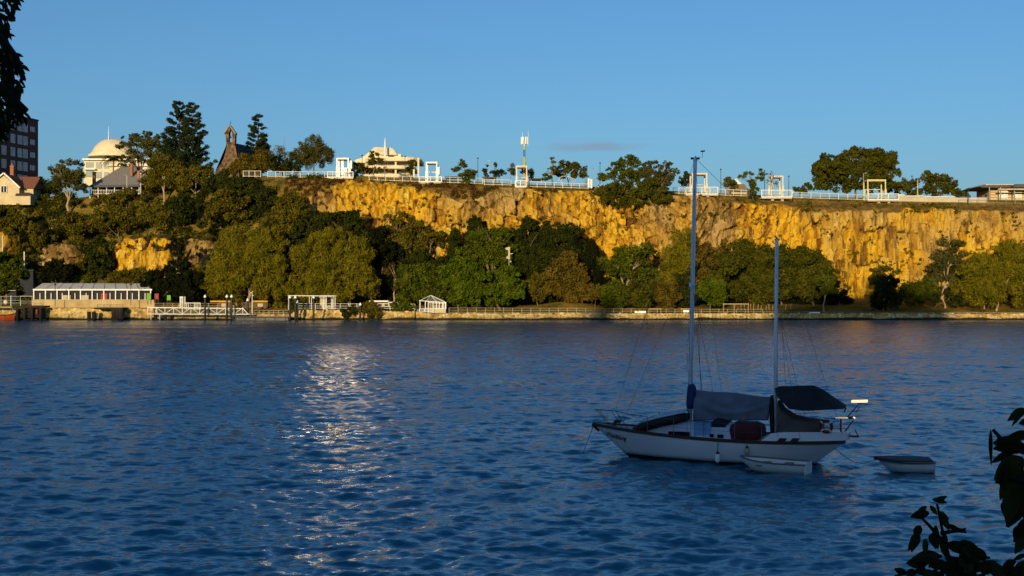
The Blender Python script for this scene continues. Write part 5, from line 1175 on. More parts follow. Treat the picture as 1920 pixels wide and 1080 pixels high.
# --- gangway
gw = thing('gangway', 'white steel truss gangway leading down to the floating jetty', 'gangway', at(370, 592, 246))
xs = np.arange(277, 470, 16.2)
part('top_chord', WHITE, gw, lambda m: m.bar(at(277, 576.3, 246), at(456, 578.6, 246), 0.14))
part('bottom_chord', WHITE, gw, lambda m: m.bar(at(277, 588.6, 246), at(468, 589.2, 246), 0.2))
part('ramp_end', WHITE, gw, lambda m: m.bar(at(456, 578.6, 246), at(465, 589, 246), 0.14))
for i, a in enumerate(xs[:12]):
    part('upright', WHITE, gw, lambda m: m.bar(at(a, 576.5, 246), at(a, 588.6, 246), 0.11))
part('diagonals', WHITE, gw, lambda m: [m.bar(at(a, 588.4 if i % 2 else 577, 246.0), at(a + 16.2, 577 if i % 2 else 588.4, 246.0), 0.09) for i, a in enumerate(xs[1:11])])
part('far_truss', PALE, gw, lambda m: [m.bar(at(277, 577, 247.6), at(456, 579, 247.6), 0.1), m.bar(at(277, 588.2, 247.6), at(466, 589, 247.6), 0.12)] + [m.bar(at(a, 577, 247.6), at(a, 588, 247.6), 0.08) for a in xs[:11]])
part('handrail_bars', PALE, gw, lambda m: [m.bar(at(277, q, 246.1), at(458, q + 1.2, 246.1), 0.035) for q in (579, 581.2, 583.4, 585.6)])
part('deck', GREYM, gw, lambda m: m.box(xp(277, 246), xp(466, 246), 246.1, 247.6, zy(589, 246), zy(588.2, 246)))
for a in (283, 299.5):
    part('leg', WHITE, gw, lambda m: m.bar(at(a, 588.5, 246.2), at(a, 600, 246.2), 0.14))
for a in (292, 310):
    part('footing', DARKM, gw, lambda m: m.tube([at(a, 590, 247), at(a, 600, 247)], 0.34, 8))
fj = thing('floating_jetty', 'low grey floating jetty between the black capped piles', 'jetty', at(490, 599, 246))
part('deck', PALE, fj, lambda m: m.box(xp(436, 245.5), xp(541, 245.5), 245.5, 249, 0.55, 0.72))
part('float', noisy('grey_float', (0.30, 0.27, 0.22), (0.22, 0.2, 0.16), 1.5, 0.8), fj, lambda m: m.box(xp(437, 245.6), xp(540, 245.6), 245.7, 248.8, -0.3, 0.55))
part('rubbing_strip', DARKM, fj, lambda m: [m.bar((xp(436, 245.5), 245.45, 0.63), (xp(541, 245.5), 245.45, 0.63), 0.1, 0.14)] + [m.bar((xp(a, 245.5), 245.6, 0.0), (xp(a, 245.5), 245.6, 0.6), 0.08) for a in (459, 478, 497, 515, 535)])
part('railing', PALE, fj, lambda m: [m.bar(at(a, 582, 248.8), at(a, 592, 248.8), 0.06) for a in range(468, 540, 9)] + [m.bar(at(466, q, 248.8), at(540, q, 248.8), 0.045) for q in (582, 586)])
# --- piles with white cone caps
BLACKP = noisy('black_pile', (0.014, 0.012, 0.012), None, 3, 0.5)
for lb, a, yt, yb, Y in (('lone black pile with a white cap in front of the gangway middle', 384.5, 553, 603, 244.5), ('black capped pile of a close pair by the gangway, left', 425.3, 553, 603, 244.5), ('black capped pile of a close pair by the gangway, right', 434.2, 553, 603, 244.5),
                         ('short capped pile behind the gangway next to the solar light', 464.5, 559.5, 596, 249.3), ('tall black capped pile at the right end of the floating jetty, leftmost of three', 543.5, 554.5, 602, 244.5), ('tall black capped pile at the right end of the floating jetty, middle of three', 553.7, 554.5, 602, 244.8),
                         ('shorter black capped pile at the right end of the floating jetty', 558.3, 563.5, 602, 246.5), ('lone black capped pile standing in front of the white pergola', 588, 554.5, 603, 244.5), ('short dark pile in front of the sea wall right of the pergola', 675.5, 568, 602, 247.5)):
    o = thing('mooring_pile', lb, 'pile', at(a, yb, Y), 'black mooring piles with white caps')
    part('shaft', BLACKP, o, lambda m: m.tube([at(a, yb + 6, Y), at(a, yt + 4.5, Y)], 0.19, 10))
    part('cap', BRIGHT, o, lambda m: m.lathe(at(a, yt + 4.6, Y), [(0.27, 0), (0.27, 0.14), (0.14, 0.42), (0.02, 0.56)], 10))
so = thing('solar_light', 'white pole with a tilted solar panel on the floating jetty', 'light pole', at(472.8, 590, 248))
part('pole', WHITE, so, lambda m: m.tube([at(472.8, 590.5, 248), at(472.8, 549, 248)], [0.09, 0.07], 7))
part('solar_panel', WHITE, so, lambda m: m.bar(at(469.5, 550, 248), at(474.6, 546.2, 248), 0.5, 0.08)); part('lamp_arm', WHITE, so, lambda m: m.bar(at(472.8, 554.2, 248), at(475.6, 554.2, 248), 0.1))
# --- white pergola, huts, counters
pg = thing('pergola', 'long white steel pergola between the jetty and the second feathery tree', 'pergola', at(585, 580, 254))
part('beam', WHITE, pg, lambda m: (m.bar(at(540, 554, 253.4), at(629, 554.5, 253.4), 0.09), m.bar(at(545, 555, 256), at(627, 555.4, 256), 0.07)))
for a, Y in ((541, 253.4), (580, 253.4), (607, 253.4), (626.4, 253.4), (629, 256), (612, 256), (584, 256)):
    part('post', WHITE, pg, lambda m: m.bar(at(a, 554.5, Y), at(a, 581, Y), 0.09))
part('rafters', PALE, pg, lambda m: [m.bar(at(a, 554.2, 253.4), at(a + 1, 555, 256), 0.06) for a in range(548, 628, 8)])
hu = thing('kiosk', 'small white kiosk under the right end of the pergola', 'kiosk', at(609, 580, 257))
part('wall', PALE, hu, lambda m: (pbox(m, 600, 612, 557, 580, 257, 259), pbox(m, 620.3, 625, 558, 580, 257, 259), pbox(m, 612, 620.3, 573, 580, 257, 259)))
part('opening', DARKIN, hu, lambda m: pbox(m, 612, 620.3, 559, 573, 257.3, 257.5)); part('roof', WHITE, hu, lambda m: pbox(m, 598, 627, 555.5, 557, 256.6, 259.4))
for lb, a, Y in (('white garden chair below the pergola kiosk, left of two', 611, 253), ('white garden chair below the pergola kiosk, right of two', 620.5, 253)):
    o = thing('chair', lb, 'chair', at(a, 580, Y), 'white garden chairs'); q = at(a, 580, Y); q.z = walk_z(q.x) + 0.05
    part('seat', WHITE, o, lambda m: m.box(q.x - 0.25, q.x + 0.25, q.y - 0.25, q.y + 0.25, q.z + 0.42, q.z + 0.48)); part('backrest', WHITE, o, lambda m: m.bar((q.x - 0.3, q.y, q.z + 0.45), (q.x - 0.4, q.y, q.z + 0.95), 0.5, 0.06, (1, 0, 0)))
    for i in (-1, 1):
        for j in (-1, 1): part('leg', WHITE, o, lambda m: m.bar((q.x + i * 0.22, q.y + j * 0.22, q.z), (q.x + i * 0.2, q.y + j * 0.2, q.z + 0.43), 0.05))
st = thing('stall', 'white framed stall counter left of the lone pile', 'stall', at(362, 581, 252))
part('frame', WHITE, st, lambda m: [m.bar(at(a, 568, 252), at(a, 581, 252), 0.13) for a in (349.5, 353, 364.5, 367.5, 371, 375.5)] + [m.bar(at(347, 568.2, 252), at(376, 568.2, 252), 0.16), m.bar(at(364, 576, 252), at(376, 576, 252), 0.1)])
part('counter', DARKIN, st, lambda m: pbox(m, 350, 375, 571, 581, 252.4, 253)); 
kb = thing('kiosk', 'low building with a bright yellow fascia behind the solar light', 'kiosk', at(450, 580, 263))
part('wall', noisy('brown_wall', (0.14, 0.09, 0.05), None, 1, 0.9), kb, lambda m: pbox(m, 410, 502, 566.5, 582, 260, 264)); part('fascia', noisy('yellow_fascia', (0.66, 0.34, 0.02), (0.5, 0.25, 0.02), 1, 0.7), kb, lambda m: (pbox(m, 394, 432, 563.8, 566.4, 259.5, 264), pbox(m, 472, 502, 563.6, 566.4, 259.5, 264)))
for a in (420, 440, 488): part('window', PALE, kb, lambda m: pbox(m, a - 5, a + 5, 569, 575, 259.9, 260.0))
o = thing('cabinet', 'small white cabinet with a door under the dark overhanging tree', 'cabinet', at(341, 580, 253)); part('body', WHITE, o, lambda m: pbox(m, 337, 343.5, 556, 575, 253, 254)); part('door', PALE, o, lambda m: pbox(m, 338.5, 342, 558, 574, 252.94, 253)); part('post', WHITE, o, lambda m: m.bar(at(346.8, 556, 253), at(346.8, 580, 253), 0.14))
lb_ = thing('low_building', 'low white flat building between the second feathery tree and the gazebo', 'building', at(718, 580, 262))
part('wall', PALE, lb_, lambda m: pbox(m, 700, 744, 568, 582, 262, 266)); part('roof', WHITE, lb_, lambda m: (pbox(m, 692, 728, 563.5, 566.2, 260.5, 266), pbox(m, 728, 746, 566.2, 568, 260.7, 266)))
for a in (712, 724, 735): part('window', DARKIN, lb_, lambda m: pbox(m, a - 3, a + 3, 569.5, 574, 261.9, 262.0))
# --- gazebo
gz = thing('gazebo', 'small white gazebo with an open hipped roof frame by the water', 'gazebo', at(808, 586, 253))
gy_ = 252.4
part('roof_frame', WHITE, gz, lambda m: [m.bar(a, b, 0.11) for a, b in ((at(787, 563.5, gy_), at(808, 553.5, gy_ + 2.2)), (at(808, 553.5, gy_ + 2.2), at(834, 566, gy_)), (at(786, 563.5, gy_), at(836, 567, gy_)), (at(808, 553.5, gy_ + 2.2), at(800, 563.8, gy_ + 4.4)), (at(808, 553.5, gy_ + 2.2), at(818, 565, gy_)))])
part('roof', noisy('grey_green_roof', (0.20, 0.19, 0.13), None, 2, 0.8), gz, lambda m: m.add([at(800, 563.4, gy_), at(834, 565.8, gy_), at(832, 561.5, gy_ + 2), at(810, 556, gy_ + 2.2)], [(0, 1, 2, 3)]).add([at(800, 563.9, gy_ + .1), at(834, 566.3, gy_ + .1), at(832, 562, gy_ + 2.1), at(810, 556.5, gy_ + 2.3)], [(3, 2, 1, 0)]))
for a in (787.5, 797.5, 803, 812, 818.5, 824, 830.5, 835.5):
    part('post', WHITE, gz, lambda m: m.bar(at(a, 564 if a < 800 else 566, gy_), at(a, 586 if a < 803 else 579, gy_), 0.15 if a not in (830.5, 835.5) else 0.24))
part('lintel', WHITE, gz, lambda m: (m.bar(at(797, 564.8, gy_ - 0.05), at(824, 566, gy_ - 0.05), 0.2, 0.14), m.bar(at(803, 567.5, gy_ - 0.05), at(836, 568.6, gy_ - 0.05), 0.16, 0.14)))
part('sill', WHITE, gz, lambda m: m.bar(at(800, 578.6, gy_ - 0.05), at(836, 578.8, gy_ - 0.05), 0.2, 0.16))
part('base', PALE, gz, lambda m: pbox(m, 801, 836, 579.5, 590, gy_, gy_ + 3.5))
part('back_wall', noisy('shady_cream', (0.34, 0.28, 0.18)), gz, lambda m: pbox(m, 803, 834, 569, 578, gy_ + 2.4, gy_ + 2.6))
part('balustrade', WHITE, gz, lambda m: [m.bar(at(777, q, gy_ - 0.4), at(813, q, gy_ - 0.4), 0.1) for q in (578.5, 581.3, 584.4)] + [m.bar(at(a, 578, gy_ - 0.4), at(a, 587, gy_ - 0.4), 0.13) for a in (777.5, 786.5, 795.5, 804, 812.5)])
# --- railings along the walk
RAILG = noisy('galvanised_rail', (0.42, 0.33, 0.20), (0.32, 0.25, 0.15), 4, 0.6)
def railing(label, x0, x1, y0, y1, Y=251.0, step=16.6, mat=RAILG):
    return fence(label, [(x0, y0, y1), (x1, y0 + (x1 - x0) * 0.0035, y1 + (x1 - x0) * 0.0035)], Y, step, mat, 'railing', 'promenade_railing', 'railings along the waterside walk', (0.0, 0.38, 0.75), 0.075, False, 0.05)
railing('railing in front of the dark overhanging tree and stall', 290, 425, 568.5, 578, 250.9, 16)
railing('white railing below the pergola and the second feathery tree', 560, 778, 569.2, 580.5, 250.9, 16, WHITE)
railing('long grey railing from the gazebo to the dark tree shadow', 842, 1132, 577.2, 588.0)
railing('long grey railing from the tree shadow to the timber frame', 1134, 1430, 579.0, 590.2)
railing('grey railing on the shaded lawn edge around the egg shaped tree', 1432, 1730, 584.5, 594.5)
railing('grey railing at the right end of the walk', 1732, 2060, 585.6, 596)
# --- white benches seen through the railing
for lb, a, b, y in (('white slab bench with a rust spot left of the tall mast', 1190, 1211, 583), ('short white slab bench just left of the tall mast', 1281, 1292, 581.5), ('white slab bench on the shaded lawn right of the short mast', 1517, 1537.5, 585), ('white slab bench near the leaning yellow green tree', 1766, 1788.5, 587)):
    Y = 250.72
    o = thing('bench', lb, 'bench', at((a + b) / 2, y + 10, Y), 'white slab benches along the walk')
    z1 = zy(y, Y)
    part('seat', BRIGHT, o, lambda m: m.box(xp(a, Y), xp(b, Y), Y - 0.04, Y + 0.05, z1 - 0.42, z1))
    for q in (a + 3, b - 3): part('leg', GREYM, o, lambda m: m.box(xp(q, Y) - 0.08, xp(q, Y) + 0.08, Y - 0.03, Y + 0.04, walk_z(xp(q, Y)) - 0.05, z1 - 0.42))
    if 'rust' in lb: part('rust_spot', noisy('rust', (0.45, 0.14, 0.05)), o, lambda m: m.box(xp(1195, Y), xp(1197.5, Y), Y - 0.05, Y - 0.04, z1 - 0.3, z1 - 0.02))
# --- timber frames and posts on the lawn
for lb, x0, x1, yt, Y, mids in (('open timber frame with three posts on the lawn between the masts', 1356.5, 1403, 570, 254, (1376.5,)), ('low timber frame behind the railing left of the tall mast', 1218.5, 1239, 579.2, 252.6, ()), ('low timber frame behind the railing touching the tall mast', 1278, 1296, 579.2, 252.6, ())):
    o = thing('timber_pergola', lb, 'pergola', at((x0 + x1) / 2, 590, Y))
    for a in (x0, *mids, x1):
        X_ = xp(a, Y); part('post', TIMBER, o, lambda m: m.bar((X_, Y, float(ground_z(X_, Y)) - 0.1), (X_, Y, zy(yt, Y)), 0.2))
    part('beam', noisy('pale_timber', (0.50, 0.36, 0.17)), o, lambda m: m.bar(at(x0 - 1.5, yt, Y - 0.05), at(x1 + 1.2, yt, Y - 0.05), 0.2, 0.16))
pr_ = random.Random(3); timber_lb = 'weathered timber post in the row under the dark figs'
for i, a in enumerate(list(range(1378, 1432, 6)) + [1438, 1442, 1449, 1472, 1482]):
    Y = 258.5 + pr_.uniform(-0.6, 0.6); X_ = xp(a + pr_.uniform(-1, 1), Y); z0 = float(ground_z(X_, Y)); h = pr_.uniform(0.7, 1.35)
    o = MB().bar((X_, Y, z0 - 0.2), (X_ + pr_.uniform(-.12, .12), Y, z0 + h), 0.16).build('timber_post', TIMBER)
    tag(o, timber_lb, 'post', 'weathered timber posts under the dark figs')
# --- banner pole among the dark trees
bp_ = thing('banner_pole', 'pale pole with boxes and a side arm rising among the dark trees', 'pole', at(954, 575, 261))
part('pole', GREYM, bp_, lambda m: m.tube([at(954.3, 576, 261), at(954.3, 486, 261)], 0.07, 6))
part('upper_box', noisy('pale_sign', (0.55, 0.45, 0.28)), bp_, lambda m: (pbox(m, 952.6, 956.2, 463, 486, 260.9, 261.2), pbox(m, 949.6, 952.6, 480.5, 485, 260.9, 261.2)))
part('flag_sign', noisy('pale_sign', (0.55, 0.45, 0.28)), bp_, lambda m: m.add([at(948, 464.5, 261), at(952.6, 463.5, 261), at(952.6, 469, 261), at(948, 468, 261), at(948, 464.5, 261.1), at(952.6, 463.5, 261.1), at(952.6, 469, 261.1), at(948, 468, 261.1)], [(0, 1, 2, 3), (7, 6, 5, 4), (0, 4, 5, 1), (1, 5, 6, 2), (2, 6, 7, 3), (3, 7, 4, 0)]))
part('arm', WHITE, bp_, lambda m: m.bar(at(956.2, 475.5, 261), at(961.8, 475.6, 261), 0.09))
part('lamp', PALE, bp_, lambda m: m.ball(at(957.3, 490.3, 260.8), 0.24, 0.2, 0.2, 8, 6))
# --- people on the walk
def person(label, px, ybase, Y, H, skin, shirt, trouser, hair, stride=0.22, face=1):
    b = at(px, ybase, Y); b.z = float(ground_z(b.x, Y)) if abs(b.z - float(ground_z(b.x, Y))) < 1.5 else b.z
    o = thing('person', label, 'person', b)
    k = H / 1.75
    def skinned(name, verts, edges, mat, par):
        me = bpy.data.meshes.new(name); me.from_pydata([Vector(v[:3]) * k for v in verts], edges, [])
        ob = link_mesh(name, me, mat, par)
        md = ob.modifiers.new('skin', 'SKIN')
        for i, v in enumerate(verts):
            r = v[3] * k; me.skin_vertices[0].data[i].radius = (r, r * (v[4] if len(v) > 4 else 1)); me.skin_vertices[0].data[i].use_root = (i == 0)
        ob.modifiers.new('sub', 'SUBSURF').render_levels = 1
        return ob
    s_ = stride
    # pelvis first, then spine, head, arms, legs
    V_ = [(0, 0, .92, .13, .8), (0, 0, 1.15, .13, .75), (0, 0, 1.38, .15, .7), (0, 0, 1.47, .06), (0.02 * face, -0.01, 1.58, .085), (0.02 * face, -0.01, 1.70, .08),
          (-.05, -.17, 1.38, .05), (-.02, -.22, 1.12, .04), (.14 * face, -.2, .93, .03), (.05, .17, 1.38, .05), (-.04, .22, 1.12, .04), (.06 * face, .22, .92, .03),
          (.04, -.09, .85, .085), (s_ * .7, -.09, .48, .055), (s_, -.09, .08, .04), (s_ + .14 * face, -.09, .04, .035), (-.04, .09, .85, .085), (-s_ * .5, .09, .48, .055), (-s_ * 1.1, .09, .09, .04), (-s_ * 1.1 + .14 * face, .09, .04, .035)]
    E_ = [(0, 1), (1, 2), (2, 3), (3, 4), (4, 5), (2, 6), (6, 7), (7, 8), (2, 9), (9, 10), (10, 11), (0, 12), (12, 13), (13, 14), (14, 15), (0, 16), (16, 17), (17, 18), (18, 19)]
    skinned('body', V_, E_, skin, o)
    gr = lambda v, a: (*v[:3], v[3] + a, *(v[4:]))
    skinned('shirt', [gr(V_[1], .02), gr(V_[0], .02), gr(V_[2], .02), gr(V_[6], .02), gr(V_[7], .015), gr(V_[9], .02), gr(V_[10], .015)], [(0, 1), (0, 2), (2, 3), (3, 4), (2, 5), (5, 6)], shirt, o)
    skinned('trousers', [gr(V_[0], .012), gr(V_[12], .012), gr(V_[13], .015), gr(V_[14], .02), gr(V_[16], .012), gr(V_[17], .015), gr(V_[18], .02)], [(0, 1), (1, 2), (2, 3), (0, 4), (4, 5), (5, 6)], trouser, o)
    mb = MB(); mb.ball((0.0 * k - 0.015 * face, -0.01 * k, 1.70 * k), 0.095 * k, 0.09 * k, 0.085 * k, 8, 6); mb.build('hair', hair, o, world=False, smooth=True)
    return o
SKIN = noisy('skin', (0.50, 0.28, 0.18), None, 3, 0.6)
person('person in a pinkish top and dark trousers walking behind the railing near the right edge', 1845.5, 594, 251.9, 1.7, SKIN, noisy('pink_cloth', (0.48, 0.22, 0.14)), noisy('dark_cloth', (0.02, 0.02, 0.025)), noisy('dark_hair', (0.03, 0.02, 0.012)))
person('person in a white top standing beside the dark egg shaped tree', 1683.5, 572, 259, 1.65, SKIN, BRIGHT, noisy('dark_cloth', (0.02, 0.02, 0.025)), noisy('dark_hair', (0.03, 0.02, 0.012)), 0.08, -1)
person('person in dark clothes on the walk right of the gazebo', 858.5, 586, 252, 1.7, SKIN, noisy('blue_cloth', (0.05, 0.07, 0.12)), noisy('dark_cloth', (0.02, 0.02, 0.025)), noisy('dark_hair', (0.03, 0.02, 0.012)), 0.1)

# ================================================================== THE BOATS
B0 = Vector((3.07, 48.0, 0)); BT = math.atan2(-0.342, 0.94)     # bow on the centre line; the ketch points left and away
kt = thing('sailing_boat', 'white two masted sailing boat moored in mid river with covered sails', 'sailing boat', B0, None, BT)
def bp(px, py, y=0.0):
    """local point of the ketch, on the fore-and-aft plane y, that the photo shows at (px, py)"""
    c, s_ = math.cos(BT), math.sin(BT)
    ox, oy = B0.x - s_ * y, B0.y + c * y
    a = (px - 960) / F
    t = (a * oy - ox) / (c - a * s_)
    return Vector((t, y, EYE + (540 - py) / F * (oy + s_ * t)))
def bpart(name, mat, fn, smooth=False, root=kt):
    mb = MB(); fn(mb); return mb.build(name, mat, root, world=False, smooth=smooth)
HULLW = noisy('hull_white', (0.74, 0.75, 0.76), (0.62, 0.63, 0.64), 0.9, 0.35, spec=0.5, stretch=(0.5, 1, 2))
BOOT = noisy('black_bottom_paint', (0.012, 0.012, 0.014), None, 2, 0.6)
WOODT = noisy('dark_teak', (0.055, 0.03, 0.018), None, 8, 0.5)
MASTM = noisy('blue_grey_spar_paint', (0.80, 0.84, 0.88), (0.72, 0.77, 0.82), 1.2, 0.4, spec=0.5)
CLOTH = noisy('blue_grey_canvas', (0.17, 0.20, 0.26), (0.11, 0.135, 0.18), 1.6, 0.95, bump=0.03)
CLOTHD = noisy('dark_canvas', (0.022, 0.024, 0.03), (0.015, 0.016, 0.02), 1.6, 0.95, bump=0.02)
NAVY = noisy('navy_canvas', (0.02, 0.035, 0.13), None, 3, 0.9)
STEEL = noisy('stainless_rail', (0.34, 0.34, 0.35), None, 4, 0.3, 0.9)
L_ = 9.36
def zs(s): return 1.16 - 0.80 * s + 0.57 * s * s            # sheer
def hb(s): return 1.46 * min(1.0, (math.sin(min(s, 0.62) / 0.62 * math.pi / 2)) ** 0.72) * (1 if s < 0.62 else 1 - 0.5 * ((s - 0.62) / 0.38) ** 1.8)
def hull_pt(s, z, side):
    """a point of the hull skin at station s and height z"""
    top = zs(s); h = min(1.0, max(0.0, (top - z) / (top + 0.55)))
    t0 = 0.0 + 2.05 * h ** 1.05; t1 = L_ - 1.75 * h ** 0.9
    w = (1 - 0.10 * h - 0.72 * h ** 3.2) * (1 - 0.35 * h * (1 - s) ** 2) * (1 - 0.45 * h * max(0, s - 0.7) / 0.3)
    return Vector((t0 + (t1 - t0) * s, side * hb(s) * w, z))
SS = [0, .015, .04, .08, .13, .2, .28, .36, .45, .54, .62, .7, .78, .86, .93, 1.0]
def hull_rings(za, zb, n_, o=0.0):
    R = []
    for s in SS:
        top = zs(s); zz = [(top if za is None else za) + ((zb) - (top if za is None else za)) * i / n_ for i in range(n_ + 1)]
        R.append([hull_pt(s, z, -1) + Vector((0, -o, 0)) for z in zz] + [hull_pt(s, z, 1) + Vector((0, o, 0)) for z in reversed(zz)])
    return R
bpart('hull', HULLW, lambda m: m.loft(hull_rings(None, 0.11, 7), cap=True, closed=False).add([v for v in hull_rings(None, 0.11, 7)[-1]], [tuple(range(16))]), True)
bpart('boot_stripe', BOOT, lambda m: m.loft(hull_rings(0.11, -0.5, 4, 0.004), cap=True, closed=False).add([v for v in hull_rings(0.11, -0.5, 4)[-1]], [tuple(range(10))]), True)
bpart('deck', noisy('deck_grey', (0.36, 0.37, 0.38), None, 3, 0.8), lambda m: m.loft([[hull_pt(s, zs(s) - 0.02, -1), Vector((hull_pt(s, zs(s), 1).x, 0, zs(s) + 0.05)), hull_pt(s, zs(s) - 0.02, 1)] for s in SS], cap=False, closed=False))
for side in (-1, 1):
    bpart('toe_rail', WOODT, lambda m: m.loft([[hull_pt(s, zs(s), side) + Vector((0, side * a, b)) for a, b in ((0.02, -0.05), (0.02, 0.06), (-0.05, 0.06), (-0.05, -0.05))] for s in SS], cap=True))
# raised after deck bulwark and coamings
def aft(m):
    for side in (-1, 1):
        S2 = [.70, .73, .78, .86, .93, 1.0]
        hgt = [0.03, 0.26, 0.31, 0.31, 0.30, 0.30]
        m.loft([[hull_pt(s, zs(s), side) + Vector((0.10 * h, -side * 0.02 * h, 0.05)), hull_pt(s, zs(s), side) + Vector((0.16 * h, -side * 0.05, 0.06 + h)), hull_pt(s, zs(s), side) + Vector((0.16 * h, -side * 0.13, 0.06 + h)), hull_pt(s, zs(s), side) + Vector((0.1 * h, -side * 0.1, 0.05))] for s, h in zip(S2, hgt)])
    a = [hull_pt(1.0, zs(1), sd) + Vector((0.1 if k else 0.02, 0, k)) for sd, k in ((-1, 0.0), (1, 0.0), (1, 0.33), (-1, 0.33))]
    m.prism(a, (0, 0, 0), (-0.08, 0, 0))
    m.loft([[hull_pt(s, zs(s) + 0.0, -1) + Vector((0.12, 0.1, 0.31)), hull_pt(s, zs(s), 1) + Vector((0.12, -0.1, 0.31))] for s in (.74, .8, .9, 1.0)], cap=False, closed=False)
bpart('after_deck', HULLW, aft)
for a in (1455.5, 1480):
    pts = [hull_pt(0.5, 0, 1)] if False else None
    q0, q1 = bp(a, 829, -1.3), bp(a + 19, 821.5, -1.28)
    bpart('port_light', noisy('port_dark', (0.006, 0.006, 0.007), None, 3, 0.35, spec=0.15), lambda m: m.prism([Vector((q0.x, q0.y - 0.07, q0.z)), Vector((q1.x - 0.08, q1.y - 0.09, q0.z)), Vector((q1.x + 0.03, q1.y - 0.06, q1.z)), Vector((q0.x + 0.12, q0.y - 0.04, q1.z))], (0, 0, 0), (0, 0.02, 0)))
# cabin trunk
def cab(m):
    st = [(1.55, 0.30, 0.02, 0.25), (2.05, 0.55, 0.26, 0.5), (3.0, 0.78, 0.42, 0.62), (4.2, 0.88, 0.44, 0.7), (5.3, 0.9, 0.44, 0.7), (5.75, 0.88, 0.42, 0.7), (6.25, 0.85, 0.02, 0.7)]
    R = []
    for x, w, h, wt in st:
        s = x / L_; z = zs(s)
        R.append([(x, -w, z - 0.06), (x, -w + 0.07, z + h * 0.8), (x, -wt * w / 0.9 * 0.9, z + h), (x, 0, z + h * 1.12 + 0.02), (x, wt * w / 0.9 * 0.9, z + h), (x, w - 0.07, z + h * 0.8), (x, w, z - 0.06)])
    m.loft(R)
bpart('cabin', noisy('cabin_pale_blue', (0.52, 0.60, 0.70), (0.44, 0.52, 0.62), 1.2, 0.5), cab)
for a, b, c, d in ((1253, 1292, 810.5, 815.5), (1331, 1338, 814, 819.5), (1345, 1356, 815, 820.5)):
    q0, q1 = bp(a, d, -0.92), bp(b, c, -0.92)
    bpart('window', noisy('port_dark', (0.006, 0.006, 0.007)), lambda m: m.box(q0.x, q1.x, -0.925, -0.80, q0.z, q1.z))
# rolled brown cover sloping up the foredeck
rc = [bp(1190, 806, -0.3), bp(1206, 800, -0.4), bp(1240, 790.5, -0.4), bp(1272, 784, -0.4), bp(1290, 781, -0.3)]
bpart('foredeck_cover', noisy('dark_brown_canvas', (0.035, 0.025, 0.022), None, 3, 0.95), lambda m: m.loft([[(q.x + 0.06 * math.cos(t), q.y + w * math.cos(t), q.z + h * math.sin(t)) for t in [2 * math.pi * i / 12 for i in range(12)]] for q, w, h in zip(rc, (0.22, 0.5, 0.62, 0.66, 0.5), (0.13, 0.2, 0.2, 0.2, 0.12))]), True)
bpart('foredeck_sheet', noisy('clear_sheet', (0.30, 0.38, 0.46), None, 2, 0.3), lambda m: m.loft([[(q.x, q.y - w, q.z + 0.18), (q.x, q.y, q.z + 0.30), (q.x, q.y + w, q.z + 0.18)] for q, w in ((rc[1], 0.3), (rc[2], 0.42), (rc[3], 0.45), (rc[4], 0.4))], cap=False, closed=False))
# masts and rigging
mt0, mt1 = bp(1293, 806), bp(1303.5, 296)
bpart('main_mast', MASTM, lambda m: m.tube([mt0 - Vector((0, 0, 0.1)), mt0.lerp(mt1, 0.5), mt1], [0.08, 0.078, 0.072], 12), True)
bpart('masthead_fitting', DARKM, lambda m: (m.bar(bp(1295.5, 297), bp(1311.5, 297), 0.08, 0.075), m.tube([bp(1304.5, 297), bp(1304.5, 292)], 0.018, 5), m.tube([bp(1311, 296), bp(1317, 294.5), bp(1317.3, 281)], 0.008, 4), m.bar(bp(1313.5, 284), bp(1322, 283), 0.012, 0.05)))
bpart('spreader', MASTM, lambda m: (m.bar(bp(1299.3, 534, -0.75), bp(1299.3, 534, 0.75), 0.07, 0.05), m.bar(bp(1293.8, 530), bp(1293.8, 538), 0.06), m.bar(bp(1300, 534.3), bp(1306, 533.3), 0.035)))
mz0, mz1 = bp(1453, 818), bp(1456.5, 448)
bpart('mizzen_mast', MASTM, lambda m: m.tube([mz0, mz0.lerp(mz1, 0.5), mz1], [0.066, 0.064, 0.06], 12), True)
bpart('mizzen_head_fitting', DARKM, lambda m: (m.bar(bp(1452.5, 442.5), bp(1461.5, 450.5), 0.05, 0.045), m.bar(bp(1452.5, 449), bp(1460, 449), 0.07, 0.06)))
WIRE = noisy('rigging_wire', (0.10, 0.10, 0.11), None, 5, 0.5, 0.5)
def stay(name, a, b, r=0.006): bpart(name, WIRE, lambda m: m.tube([a, b], r, 4))
bowp = bp(1120, 795)
stay('forestay', mt1, bp(1153, 772)); stay('forestay', bp(1300.4, 480), bp(1168, 792))
stay('triatic_stay', mt1, mz1, 0.007)
for side in (-1, 1):
    stay('shroud', bp(1302.5, 330), hull_pt(0.415, zs(0.415), side)); stay('shroud', mt1, bp(1299.3, 534, 0.75 * side)); stay('shroud', bp(1299.3, 534, 0.75 * side), hull_pt(0.43, zs(0.43), side)); stay('shroud', bp(1300, 540), hull_pt(0.49, zs(0.49), side))
    stay('shroud', mz1, hull_pt(0.76, zs(0.76) + 0.2, side)); stay('shroud', bp(1455.5, 560), hull_pt(0.84, zs(0.84) + 0.2, side))
stay('backstay', mz1, hull_pt(0.99, zs(1) + 0.3, -1))
stay('halyard', bp(1302.8, 310), bp(1296, 700) + Vector((-0.16, 0, 0)), 0.005); stay('halyard', bp(1303.5, 310), bp(1355, 760), 0.005)
